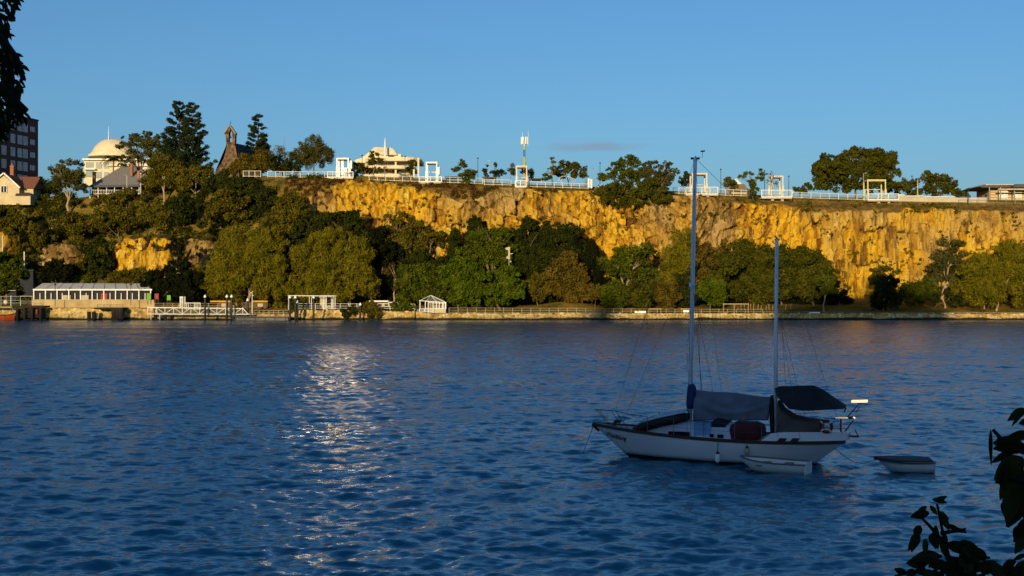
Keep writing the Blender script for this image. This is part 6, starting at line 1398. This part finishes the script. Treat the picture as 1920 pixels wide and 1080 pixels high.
# boom and covered sail
bm0, bm1 = bp(1301, 747), bp(1447, 757)
bpart('boom', MASTM, lambda m: m.tube([bm0, bm1], 0.05, 8))
def sailc(m):
    R = []
    n_ = 40; A0, A1, C0, C1 = bp(1303, 730.5), bp(1446, 744), bp(1301, 787.5), bp(1440, 787.5)
    for i in range(n_ + 1):
        u = i / n_; tp = A0.lerp(A1, u); bt = C0.lerp(C1, u); fold = 0.035 * math.sin(u * 13) + 0.02 * math.sin(u * 29 + 1)
        ring = []
        for sd in (-1, 1):
            col = []
            for j in range(15):
                v = j / 14
                dv = v - (0.30 + 0.42 * math.sin(u * math.pi)); dw = v - (0.95 - 0.75 * u); sw = 0.075 * math.exp(-(dv / 0.09) ** 2) * math.sin(u * math.pi) ** 0.4 - 0.05 * math.exp(-((dv + 0.16) / 0.10) ** 2) + 0.05 * math.exp(-(dw / 0.07) ** 2) * (u > 0.45) + 0.02 * math.sin(u * 47) * v
                q = tp.lerp(bt, v); w = 0.03 + 0.13 * math.sin(min(1, v * 1.8) * math.pi / 2) + fold * v + sw
                col.append(Vector((q.x, sd * w, q.z - (0.02 * math.sin(u * 9) if j == 0 else 0))))
            ring += col if sd < 0 else list(reversed(col))
        R.append(ring)
    m.loft(R)
bpart('sail_cover', CLOTH, sailc, True)
bpart('mast_cover', NAVY, lambda m: m.loft([[(q.x + w * 1.0 * math.cos(t), q.y + w * math.sin(t), q.z) for t in [2 * math.pi * i / 12 for i in range(12)]] for q, w in ((bp(1296.5, 720), 0.10), (bp(1297, 726), 0.16), (bp(1297, 740), 0.19), (bp(1296, 757), 0.19), (bp(1294.5, 766), 0.14))]), True)
bpart('sail_clew', CLOTHD, lambda m: m.loft([[(q.x + w * math.cos(t), q.y + w * math.sin(t), q.z) for t in [2 * math.pi * i / 10 for i in range(10)]] for q, w in ((bp(1447.5, 741), 0.05), (bp(1447.5, 752), 0.10), (bp(1448.5, 790), 0.11), (bp(1449, 812), 0.09))]), True)
# dark dodger and mizzen awning
bpart('dodger', CLOTHD, lambda m: m.loft([[(q.x, sd * w * f_, q.z + h * g) for sd, f_, g in ((-1, 1, 0), (-1, 0.92, 0.7), (-1, 0.5, 1.0), (1, 0.5, 1.0), (1, 0.92, 0.7), (1, 1, 0))] for q, w, h in ((bp(1334, 800), 0.75, 0.16), (bp(1347, 802), 0.78, 0.38), (bp(1362, 806), 0.78, 0.42), (bp(1376, 812), 0.78, 0.18))]), True)
def awn(m):
    # ridge, near eave, far eave and ends: a tent over a boom, drooping aft
    ridge = [bp(1452, 727), bp(1462, 724), bp(1495, 723.5), bp(1525, 722.5), bp(1545, 731), bp(1566, 746), bp(1586, 761)]
    near = [bp(1456, 742, -0.7), bp(1466, 752, -0.9), bp(1480, 766, -1.15), bp(1515, 769.5, -1.2), bp(1545, 767.5, -1.1), bp(1568, 766.5, -0.8), bp(1584, 765.5, -0.35)]
    far = [Vector((q.x, -q.y, q.z + 0.03)) for q in near]
    R = []
    for a, b, c in zip(ridge, near, far):
        mid = a.lerp(b, 0.5) + Vector((0, 0, 0.03)); mf = a.lerp(c, 0.5) + Vector((0, 0, 0.03))
        R.append([b, mid, a, mf, c, c - Vector((0, 0, 0.02)), mf - Vector((0, 0, 0.02)), a - Vector((0, 0, 0.02)), mid - Vector((0, 0, 0.02)), b - Vector((0, 0, 0.02))])
    m.loft(R)
bpart('awning', CLOTHD, awn)
bpart('awning_lashing', CLOTHD, lambda m: m.tube([bp(1585, 762, -0.2), bp(1586, 766, -0.25), bp(1582.5, 773, -0.25)], 0.025, 5))
bpart('cockpit_cover', noisy('drab_canvas', (0.12, 0.105, 0.09), (0.07, 0.062, 0.055), 1.4, 0.95, bump=0.04), lambda m: m.loft([[(q.x, -w, zb_), (q.x, -w * 0.95, q.z - 0.05), (q.x, -w * 0.5, q.z + 0.04), (q.x, w * 0.5, q.z + 0.04), (q.x, w * 0.95, q.z - 0.05), (q.x, w, zb_)] for q, w, zb_ in ((bp(1461, 752), 0.55, 0.9), (bp(1470, 768), 0.8, 0.98), (bp(1490, 781), 0.85, 1.0), (bp(1518, 787), 0.8, 1.02), (bp(1542, 790), 0.7, 1.05))]), True)
# bow and stern rails
def prail(m):
    for side in (-1, 1):
        m.tube([bp(1118, 768, 0.12 * side), bp(1150, 770, 0.42 * side), bp(1180, 777, 0.72 * side)], 0.014, 5)
        for (a, b, c, d, y0, y1) in ((1118, 768, 1146, 803, .12, .3), (1124, 770, 1150, 803, .2, .34), (1147, 771, 1170, 806, .4, .5), (1156, 772, 1180, 808, .48, .62)):
            m.tube([bp(a, b, y0 * side), bp(c, d, y1 * side)], 0.012, 5)
        m.tube([bp(1133, 786, 0.25 * side), bp(1172, 789, 0.6 * side)], 0.010, 5)
    m.tube([bp(1118, 768, 0.12), bp(1116, 767.5, 0), bp(1118, 768, -0.12)], 0.014, 5)
bpart('pulpit', DARKM, prail)
bpart('anchor_roller', DARKM, lambda m: (m.bar(bp(1110.5, 796), bp(1122, 800), 0.14, 0.1), m.bar(bp(1112, 797), bp(1124, 807), 0.05, 0.12)))
bpart('windlass', DARKM, lambda m: (m.ball(bp(1152.5, 797), 0.10, 0.14, 0.13, 10, 6), m.ball(bp(1158, 790, -0.4), 0.16, 0.1, 0.07, 8, 5)))
bpart('stanchions', STEEL, lambda m: [m.tube([hull_pt(s, zs(s), sd) + Vector((0, -0.06 * sd, 0)), hull_pt(s, zs(s), sd) + Vector((0, -0.06 * sd, 0.62))], 0.012, 5) for s in (0.25, 0.36, 0.48, 0.6, 0.7) for sd in (-1, 1)])
bpart('lifelines', WIRE, lambda m: [m.tube([bp(1180, 777, 0.72 * sd)] + [hull_pt(s, zs(s), sd) + Vector((0, -0.06 * sd, h)) for s in (0.25, 0.36, 0.48, 0.6, 0.7, 0.85)], 0.006, 4) for sd in (-1, 1) for h in (0.6, 0.33)])
def pushpit(m):
    for sd in (-1, 1):
        m.tube([bp(1545, 784.5, sd * 0.75), bp(1597, 785, sd * 0.5)], 0.016, 6)
        m.tube([bp(1576.5, 817, sd * 0.7), bp(1576.5, 785, sd * 0.65)], 0.03, 6)
        m.tube([bp(1547, 799, sd * 0.8), bp(1576, 799, sd * 0.7)], 0.014, 6)
        m.tube([bp(1579, 816, sd * 0.6), bp(1600, 788, sd * 0.3)], 0.02, 6)
        m.tube([bp(1589, 782, sd * 0.45), bp(1612, 755.5, sd * 0.2)], 0.02, 6)
        m.tube([bp(1605, 774, sd * 0.35), bp(1615, 756, sd * 0.15)], 0.012, 6)
    m.tube([bp(1597, 785, -0.5), bp(1603, 784, 0), bp(1597, 785, 0.5)], 0.016, 6)
    m.tube([bp(1590, 783, 0), bp(1602, 784, 0)], 0.05, 6)
bpart('stern_rail', DARKM, pushpit)
bpart('boarding_ladder', DARKM, lambda m: (m.bar(bp(1588, 817.5), bp(1611, 818), 0.1, 0.05), m.bar(bp(1603, 805.5), bp(1609.5, 818), 0.05, 0.03)))
GLOWM, _n, _l, _p = new_mat('glowing_strip')
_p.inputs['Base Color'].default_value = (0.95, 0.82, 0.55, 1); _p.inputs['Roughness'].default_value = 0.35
_p.inputs['Emission Color'].default_value = (1.0, 0.62, 0.26, 1); _p.inputs['Emission Strength'].default_value = 1.5  # warm glow put into the stern bar and bead as emission
bpart('glow_bar', GLOWM, lambda m: m.bar(bp(1597, 752.5), bp(1626.5, 752), 0.35, 0.07))
bpart('glow_bar', GLOWM, lambda m: (m.bar(bp(1567, 784.2, -0.62), bp(1590, 784.2, -0.52), 0.035, 0.035), m.ball(bp(1601.5, 783.5, -0.12), 0.04, 0.04, 0.04, 8, 6)))
# name on the bow: dark brush script
try:
    fc = bpy.data.curves.new('name_lettering', 'FONT'); fc.body = 'Wandalong'; fc.size = 0.30; fc.shear = 0.45; fc.extrude = 0.004; fc.space_character = 0.92
    fo = bpy.data.objects.new('tmp_text', fc); COL.objects.link(fo)
    dg_ = bpy.context.evaluated_depsgraph_get(); tme = bpy.data.meshes.new_from_object(fo.evaluated_get(dg_)); COL.objects.unlink(fo); bpy.data.objects.remove(fo)
    co = np.zeros(len(tme.vertices) * 3); tme.vertices.foreach_get('co', co); co = co.reshape(-1, 3)
    wdt = co[:, 0].max() - co[:, 0].min(); co[:, 0] = (co[:, 0] - co[:, 0].min()) / wdt * 0.86
    out = np.zeros_like(co)
    for i, (x, y, z) in enumerate(co):
        t_ = 0.60 + x; zc = 0.72 + y - 0.13 * x
        lo, hi = 0.0, 0.6
        for _ in range(24):
            md_ = (lo + hi) / 2
            if hull_pt(md_, zc, -1).x < t_: lo = md_
            else: hi = md_
        q = hull_pt(lo, zc, -1); out[i] = (t_, q.y - 0.012 - z, zc)
    tme.vertices.foreach_set('co', out.ravel().astype(np.float32))
    link_mesh('name_lettering', tme, noisy('dark_red_lettering', (0.03, 0.012, 0.014), None, 3, 0.6), kt)
except Exception as ex:
    print('lettering skipped', ex)

def bw(q): return kt.matrix_basis @ Vector(q) if False else Matrix.Translation(B0) @ Matrix.Rotation(BT, 4, 'Z') @ Vector(q)
# --- loose things aboard
def btop(name, label, cat, mat, fn, smooth=False, group=None):
    mb = MB(); fn(mb); mb.v = [tuple(bw(v)) for v in mb.v]
    return tag(mb.build(name, mat, smooth=smooth), label, cat, group)
def lifering():
    q = bp(1549, 799.5, -0.95); c = bw(q)
    o = thing('life_ring', 'red and white life ring hanging on the stern rail of the sailing boat', 'life ring', c, None, BT)
    R_, r_ = 0.19, 0.058
    mb = MB(); mb.tube([(R_ * math.cos(t), 0, R_ * math.sin(t)) for t in np.linspace(0, 2 * math.pi, 25)], r_, 8); mb.build('ring', noisy('ring_red', (0.20, 0.022, 0.010)), o, world=False, smooth=True)
    for k in range(4):
        mb = MB(); a0 = math.pi / 4 + k * math.pi / 2; mb.tube([(R_ * math.cos(t), 0, R_ * math.sin(t)) for t in np.linspace(a0 - 0.12, a0 + 0.12, 5)], r_ + 0.006, 8); mb.build('white_band', BRIGHT, o, world=False, smooth=True)
lifering()
btop('tarpaulin', 'dark red tarpaulin bundle in the cockpit of the sailing boat', 'tarpaulin', noisy('dark_red_canvas', (0.10, 0.022, 0.022), (0.06, 0.012, 0.012), 2.5, 0.95, bump=0.05), lambda m: m.loft([[(q.x, -w, zb_), (q.x, -w * 1.02, q.z - 0.12), (q.x, -w * 0.7, q.z + 0.02 * (i % 2)), (q.x, w * 0.6, q.z + 0.03), (q.x, w, q.z - 0.15), (q.x, w, zb_)] for i, (q, w, zb_) in enumerate(((bp(1372, 796, -.2), 0.8, 0.8), (bp(1382, 792.5, -.2), 0.95, 0.74), (bp(1398, 794.5, -.2), 0.95, 0.74), (bp(1415, 795, -.2), 0.95, 0.76), (bp(1428, 800, -.2), 0.85, 0.8)))]), True)
btop('storage_box', 'pale blue box on the cabin roof beside the mast of the sailing boat', 'box', noisy('pale_blue_plastic', (0.18, 0.38, 0.66), (0.14, 0.32, 0.58), 2, 0.5), lambda m: (m.box(bp(1304, 0, -.6).x, bp(1335, 0, -.6).x, -0.86, -0.15, bp(1320, 820, -.86).z, bp(1320, 796, -.86).z), m.box(bp(1303, 0, -.6).x, bp(1336, 0, -.6).x, -0.88, -0.13, bp(1320, 796, -.86).z, bp(1320, 794.8, -.86).z)))
for lb, a, yt, yb in (('white fender hanging low on the side of the sailing boat amidships', 1345.5, 848, 868), ('dark topped fender hanging just above the dinghy alongside', 1400.5, 838, 853)):
    s = 0.52 if a < 1380 else 0.61
    q = bp(a, yb, -1.52); q2 = bp(a, yt, -1.52)
    c = bw(q); o = thing('fender', lb, 'fender', c, 'fenders on the sailing boat', BT)
    hgt = q2.z - q.z
    mb = MB(); mb.lathe((0, 0, 0), [(0.02, 0), (0.075, 0.05), (0.09, hgt * 0.3), (0.085, hgt * 0.75), (0.05, hgt * 0.93), (0.02, hgt)], 10); mb.build('body', BRIGHT if a < 1380 else PALE, o, world=False, smooth=True)
    mb = MB(); mb.lathe((0, 0, hgt * 0.85), [(0.07, 0), (0.05, hgt * 0.16), (0.02, hgt * 0.26)], 10); mb.build('end_cap', DARKM, o, world=False, smooth=True)
    mb = MB(); mb.tube([(0, 0, hgt), (0, 0.08, 0.98 - q.z)], 0.012, 5); mb.build('rope', WIRE, o, world=False)

# --- dinghies
def dinghy(label, pxb, pxs, Y, dY, cover, name='dinghy', zt=0.36, bowlift=0.16, wd=0.62, stern_w=0.5):
    a, b = at(pxb, 540, Y), at(pxs, 540, Y + dY); a.z = b.z = 0
    Ln = (b - a).length; th = math.atan2(b.y - a.y, b.x - a.x)
    o = thing(name, label, 'dinghy', a, None, th)
    st = [0, .03, .08, .16, .28, .42, .58, .74, .88, 1.0]
    def w(s): return wd * (math.sin(min(1, s / 0.5) * math.pi / 2) ** 0.75) * (1 if s < 0.5 else 1 - (1 - stern_w / wd) * ((s - .5) / .5) ** 2) + 0.02
    def zt_(s): return zt + bowlift * (1 - s) ** 3
    def ring(s, off=0.0, inner=False):
        x = Ln * s; k = 1 - s
        return [(x + 0.0, -w(s) - off, zt_(s)), (x + 0.12 * k, -w(s) * 0.92 - off, zt_(s) * 0.55), (x + 0.42 * k ** 2, -w(s) * 0.72, 0.02), (x + 0.6 * k ** 2, 0, -0.10), (x + 0.42 * k ** 2, w(s) * 0.72, 0.02), (x + 0.12 * k, w(s) * 0.92 + off, zt_(s) * 0.55), (x, w(s) + off, zt_(s))]
    mb = MB(); mb.loft([ring(s) for s in st], cap=False, closed=False); r1 = ring(1.0); mb.add(r1, [tuple(range(7))]); mb.build('hull', noisy('dinghy_white', (0.80, 0.78, 0.74), (0.66, 0.63, 0.58), 1.5, 0.6), o, world=False, smooth=True)
    for sd in (0, 6):
        mb = MB(); mb.tube([ring(s)[sd] for s in st], 0.03, 6); mb.build('gunwale', noisy('dinghy_gunwale', (0.20, 0.18, 0.16)), o, world=False)
    if cover:
        mb = MB(); mb.loft([[(Ln * s * 1.02 - 0.12, -w(s) * 1.06 - 0.02, zt_(s) - 0.03), (Ln * s * 1.02 - 0.12, -w(s) * 0.95, zt_(s) + 0.07), (Ln * s * 1.02 - 0.12, 0, zt_(s) + 0.07), (Ln * s * 1.02 - 0.12, w(s) * 0.95, zt_(s) + 0.07), (Ln * s * 1.02 - 0.12, w(s) * 1.06 + 0.02, zt_(s) - 0.03)] for s in st])
        mb.build('cover', noisy('dark_blue_cover', (0.028, 0.03, 0.042), (0.02, 0.02, 0.028), 2, 0.8), o, world=False)
    else:
        for s in (0.35, 0.68):
            mb = MB(); mb.box(Ln * s - 0.14, Ln * s + 0.14, -w(s) * 0.93, w(s) * 0.93, zt - 0.12, zt - 0.08); mb.build('thwart', noisy('grey_timber', (0.25, 0.22, 0.19)), o, world=False)
        mb = MB(); mb.loft([[(Ln * s, -w(s) * 0.75, 0.06), (Ln * s, w(s) * 0.75, 0.06)] for s in st[2:]], cap=False, closed=False); mb.build('floor', noisy('grey_timber', (0.25, 0.22, 0.19)), o, world=False)
        mb = MB(); mb.box(Ln - 0.03, Ln + 0.01, -w(1), w(1), -0.02, zt + 0.02); mb.build('transom', noisy('dinghy_white', (0.66, 0.64, 0.60)), o, world=False)
    return o, a, b
dinghy('small white open dinghy lying alongside the sailing boat', 1388, 1516, 44.0, -1.0, False, zt=0.35, bowlift=0.12)
dinghy('small white dinghy with a dark cover towed behind the sailing boat', 1645, 1750, 43.8, -0.3, True, zt=0.36, bowlift=0.05)
def line(name, label, pts, r=0.012):
    mb = MB(); mb.tube(pts, r, 5); return tag(mb.build(name, WIRE), label, 'rope')
line('mooring_rope', 'mooring rope running from the bow of the sailing boat into the water', [bw(bp(1113, 798)), bw(bp(1103, 823)), bw(bp(1091.5, 855))], 0.011)
ta, tb2 = bw(hull_pt(0.99, 0.72, -1)), at(1648, 860, 43.8)
line('tow_rope', 'slack tow rope from the stern of the sailing boat to the covered dinghy', [ta.lerp(tb2, u) - Vector((0, 0, 0.33 * math.sin(math.pi * u))) for u in np.linspace(0, 1, 9)], 0.012)

# ================================================================== FOREGROUND FOLIAGE ON THE NEAR BANK
def leaf_strip(base, dirv, side, L, W, curl, nseg=6):
    """one real leaf: a curved, folded blade; returns its points and faces"""
    dirv = dirv.normalized(); nrm = dirv.cross(side).normalized(); side = nrm.cross(dirv).normalized()
    V_, F_ = [], []
    for i in range(nseg + 1):
        u = i / nseg; wv = W * 0.5 * (math.sin(math.pi * min(1, u * 0.93 + 0.04)) ** 0.8) * (1.15 - 0.45 * u)
        c = base + dirv * (L * u) - Vector((0, 0, curl * L * u * u))
        V_ += [c - side * wv + nrm * 0.18 * wv, c, c + side * wv + nrm * 0.18 * wv]
        if i: b = 3 * i; F_ += [(b - 3, b - 2, b + 1, b), (b - 2, b - 1, b + 2, b + 1)]
    return V_, F_
LEAFN = leaf_mat('near_dark_leaves', (0.010, 0.016, 0.006), (0.045, 0.054, 0.018), 0.3)
STEMN = noisy('near_dark_stem', (0.008, 0.007, 0.005), None, 6, 0.9)
def foreground(name, label, cat, Y, stems, leaves, base, r0=0.012):
    """stems: lists of pixel points; leaves: (px, py, angle deg on the picture, length px, width px, depth offset)"""
    o = thing(name, label, cat, base)
    mb = MB()
    for s in stems: mb.tube([at(x, y, Y + dz) for x, y, dz in s] , [r0 * (1 - 0.6 * i / len(s)) for i in range(len(s))], 6)
    mb.build('branches', STEMN, o)
    mb = MB(); rg = random.Random(5 + len(leaves))
    for (x, y, a, L, W, dz) in leaves:
        k = (Y + dz) / F; b = at(x, y, Y + dz)
        d = Vector((math.cos(math.radians(a)), rg.uniform(-0.35, 0.35), -math.sin(math.radians(a))))
        sd = Vector((-math.sin(math.radians(a)) * 0.9, rg.uniform(-0.8, 0.8), -math.cos(math.radians(a))))
        v, f = leaf_strip(b, d, sd, L * k, W * k, rg.uniform(0.0, 0.25))
        mb.add(v, f)
    mb.build('leaves', LEAFN, o, smooth=True)
    return o
# picture angles: 0 right, 90 down
rg = random.Random(21)
lv = []
# overhanging tree, top left
stems = [[(-60, -60, 0.3), (-10, 20, 0.1), (14, 90, 0), (22, 150, 0), (16, 230, 0)], [(-60, 20, .2), (0, 70, 0), (30, 110, -.1), (44, 150, -.1)], [(-40, 140, .1), (10, 170, 0), (34, 195, -.1), (50, 208, -.1)], [(-40, -30, 0), (10, -10, 0), (34, 6, 0)], [(-50, 180, 0.2), (-5, 215, 0.2), (-2, 262, .2)]]
def edge(y):
    return np.interp(y, [-30, 5, 20, 40, 62, 80, 92, 110, 140, 165, 185, 205, 222, 240, 255, 276], [44, 42, 30, 22, 26, 6, 14, 44, 52, 44, 36, 50, 54, 20, 12, 0])
for _ in range(1150):
    y = rg.uniform(-40, 262); e_ = float(edge(y)); x = rg.uniform(-110, e_ - 7)
    if y < 80 and rg.random() < 0.25: continue
    L = rg.uniform(13, 21); lv.append((x, y, rg.gauss(62, 28), L, L * 0.42, rg.uniform(-0.35, 0.6)))
for y0 in range(88, 240, 6):
    e_ = float(edge(y0)); lv.append((e_ - rg.uniform(9, 16), y0 - 6, rg.gauss(50, 16), rg.uniform(15, 21), 7, rg.uniform(-.2, .2)))
tl = foreground('overhanging_tree', 'near tree with drooping dark leaves hanging in at the top left corner', 'tree', 7.0, stems, lv, (-5.2, 7.2, 4.3), 0.03)
mb = MB(); mb.tube([(-5.2, 7.2, 4.2), (-5.0, 7.3, 6.0), (-4.4, 7.2, 7.6), (-3.3, 7.1, 8.3), (-2.95, 7.05, 8.2)], [0.22, 0.18, 0.12, 0.06, 0.04], 9); mb.build('trunk', DARKBARK, tl)
# leafy shoot, bottom right
lv = []
stems = [[(1790, 1130, 0), (1778, 1040, 0), (1766, 990, 0), (1757, 945, 0)], [(1768, 1015, 0), (1742, 985, 0), (1722, 965, 0)], [(1764, 1000, 0), (1795, 995, 0), (1812, 998, 0)], [(1780, 1060, 0), (1740, 1045, 0), (1712, 1050, 0)], [(1785, 1090, 0), (1830, 1050, 0), (1856, 1045, 0)], [(1802, 1080, 0), (1801, 1040, 0)]]
lv += [(1752, 940, -25, 26, 11, 0), (1748, 936, 10, 28, 12, 0.02), (1744, 948, 50, 20, 10, 0), (1742, 962, 170, 34, 20, 0), (1738, 950, 150, 24, 14, 0), (1758, 962, 20, 22, 14, 0), (1766, 968, 60, 24, 14, 0), (1770, 985, 10, 32, 14, 0), (1785, 995, -5, 28, 10, 0), (1800, 998, -40, 14, 9, 0), (1724, 985, 100, 26, 18, 0), (1722, 1000, 110, 32, 20, 0), (1718, 1008, 130, 26, 16, 0.03), (1735, 1010, 95, 28, 12, 0), (1748, 1000, 70, 30, 22, 0), (1755, 985, 90, 40, 26, 0), (1770, 1000, 80, 45, 30, 0)]
for _ in range(90):
    x = rg.uniform(1705, 1862); y = rg.uniform(1018, 1088)
    if y < 1030 + abs(x - 1772) * 0.30 - (18 if 1770 < x < 1830 else 0): continue
    lv.append((x, y, rg.choice([rg.gauss(20, 30), rg.gauss(160, 30)]), rg.uniform(22, 36), rg.uniform(11, 19), rg.uniform(-.1, .25)))
lv += [(1775, 1020, 15, 50, 26, 0), (1800, 1015, 25, 48, 26, 0), (1822, 1030, 30, 42, 22, 0), (1760, 1040, 175, 50, 24, 0), (1735, 1045, 165, 36, 16, 0), (1700, 1075, 200, 24, 16, 0), (1690, 1078, 160, 20, 10, 0), (1845, 1055, 20, 26, 10, 0)]
foreground('leafy_shoot', 'dark leafy shoot rising from the near bank at the bottom right', 'plant', 4.6, stems, lv, at(1790, 1500, 4.6), 0.008)
# big leaves entering at the right edge
lv = [(1925, 768, 160, 38, 20, 0), (1918, 775, 140, 30, 10, 0), (1930, 790, 175, 20, 14, 0), (1858, 806, 92, 58, 13, 0), (1905, 835, 195, 42, 26, 0), (1920, 845, 205, 60, 36, 0), (1925, 838, 180, 60, 30, 0), (1900, 850, 165, 40, 18, 0.05), (1920, 860, 150, 62, 44, 0), (1888, 862, 95, 34, 14, 0), (1882, 870, 100, 44, 18, 0), (1895, 880, 110, 40, 28, 0), (1910, 870, 100, 70, 46, 0), (1885, 898, 165, 24, 14, 0), (1890, 900, 120, 36, 18, 0), (1910, 900, 115, 80, 42, 0), (1925, 910, 120, 80, 48, 0), (1890, 935, 105, 32, 24, 0), (1930, 930, 130, 60, 40, 0), (1925, 955, 150, 24, 12, 0), (1930, 968, 120, 50, 26, 0), (1915, 985, 100, 36, 26, 0), (1928, 1000, 130, 40, 24, 0), (1925, 1040, 160, 26, 14, 0), (1905, 1052, 150, 30, 22, 0), (1900, 1060, 120, 26, 20, 0), (1918, 1062, 100, 34, 28, 0), (1925, 1075, 170, 40, 30, 0), (1890, 1075, 200, 40, 22, 0), (1862, 1068, 190, 34, 24, 0)]
lv += [(rg.uniform(1925, 1990), rg.uniform(800, 1090), rg.uniform(90, 200), rg.uniform(30, 50), rg.uniform(16, 28), rg.uniform(-.1, .3)) for _ in range(26)]
stems = [[(2000, 1150, 0), (1960, 1000, 0), (1935, 900, 0), (1925, 800, 0), (1926, 765, 0)], [(1938, 910, 0), (1905, 900, 0), (1885, 895, 0)], [(1930, 850, 0), (1895, 842, 0), (1862, 806, 0)], [(1955, 985, 0), (1925, 960, 0)], [(1970, 1080, 0), (1920, 1060, 0), (1880, 1075, 0)]]
foreground('leafy_branch', 'dark broad leaved branch entering at the right edge', 'plant', 4.2, stems, lv, at(2000, 1700, 4.2), 0.01)

# ================================================================== THE CITY BEHIND THE CAMERA, WHICH SHADES THE RIVER
TOWERM = noisy('city_concrete', (0.36, 0.33, 0.29), (0.30, 0.27, 0.24), 0.2, 0.8)
tanA = math.tan(az); tane = math.tan(el) / math.cos(az)
CY_ = -200.0
def shade_x(px, Y=251.0): return (px - 960) / F * Y - tanA * (Y - CY_)
def shade_h(py, Y=251.0, up=0.0): return EYE + (540 - py) / F * Y + tane * (Y - CY_) + up
def city(label, x0, x1, h, roof=None, depth=26):
    o = thing('city_building', label, 'building', ((x0 + x1) / 2, CY_ - depth / 2, 4.4))
    mb = MB(); mb.box(x0, x1, CY_ - depth, CY_, 4.2, h)
    mb.build('wall', TOWERM, o)
    if roof:
        mb = MB(); mb.prism([Vector((x, CY_ - 2, z)) for x, z in roof], (0, 0, 0), (0, -6, 0)); mb.build('roof', TOWERM, o)
    n_ = max(2, int((x1 - x0) / 5)); mb = MB()
    for i in range(n_):
        for z in np.arange(7, h - 3, 3.6):
            xc = x0 + (i + 0.5) * (x1 - x0) / n_; mb.box(xc - 1.5, xc + 1.5, CY_ + 0.02, CY_ + 0.1, z, z + 1.9)
    mb.build('windows', GLASS, o)
H0 = shade_h(600, 250) + 0.1
edges_ = [-420, -330, -260, -205, -160, -120, -80, -44, -8, 30, 75, 130, 200]
kinds = ['broad', 'stepped', 'slim', 'plain', 'pale', 'dull', 'low', 'square', 'long', 'grey', 'wide', 'outer']
for i in range(len(edges_) - 1):
    city('%s concrete city block on the near bank behind the viewpoint' % kinds[i], edges_[i], edges_[i + 1] - 0.3, H0 - (0.5 if i % 3 == 1 else 0.0))
# taller ones: their shadows climb the far bank
xa, xb, xc_, xd = shade_x(1440), shade_x(1600, 256), shade_x(1655, 258), shade_x(1765)
city('tall hipped city block on the near bank behind the viewpoint', xa + 1, xd - 1, H0 + 1.2, [(xa, H0 + 1.2), (xa + 2, shade_h(584, up=2.8)), (xb - 3, shade_h(558, 257, up=2.8)), (xb + 4, shade_h(550, 258, up=2.8)), (xc_ - 3, shade_h(532, 258, up=2.8)), (xc_ + 2, shade_h(530, 258, up=2.8)), (xc_ + 5, shade_h(556, 257, up=2.8)), (xd - 3, shade_h(578, up=2.8)), (xd, shade_h(588, up=2.8)), (xd, H0 + 1.2)], 24)
xa, xd = shade_x(1094), shade_x(1140)
city('small domed city block on the near bank behind the viewpoint', xa + 0.6, xd - 0.6, H0 + 0.5, [(xa, H0 + 0.4), (xa + 0.9, shade_h(586, up=2.8)), ((xa + xd) / 2 - 0.8, shade_h(576, up=2.8)), ((xa + xd) / 2 + 1.2, shade_h(576, up=2.8)), (xd - 0.8, shade_h(587, up=2.8)), (xd, H0 + 0.4)], 20)
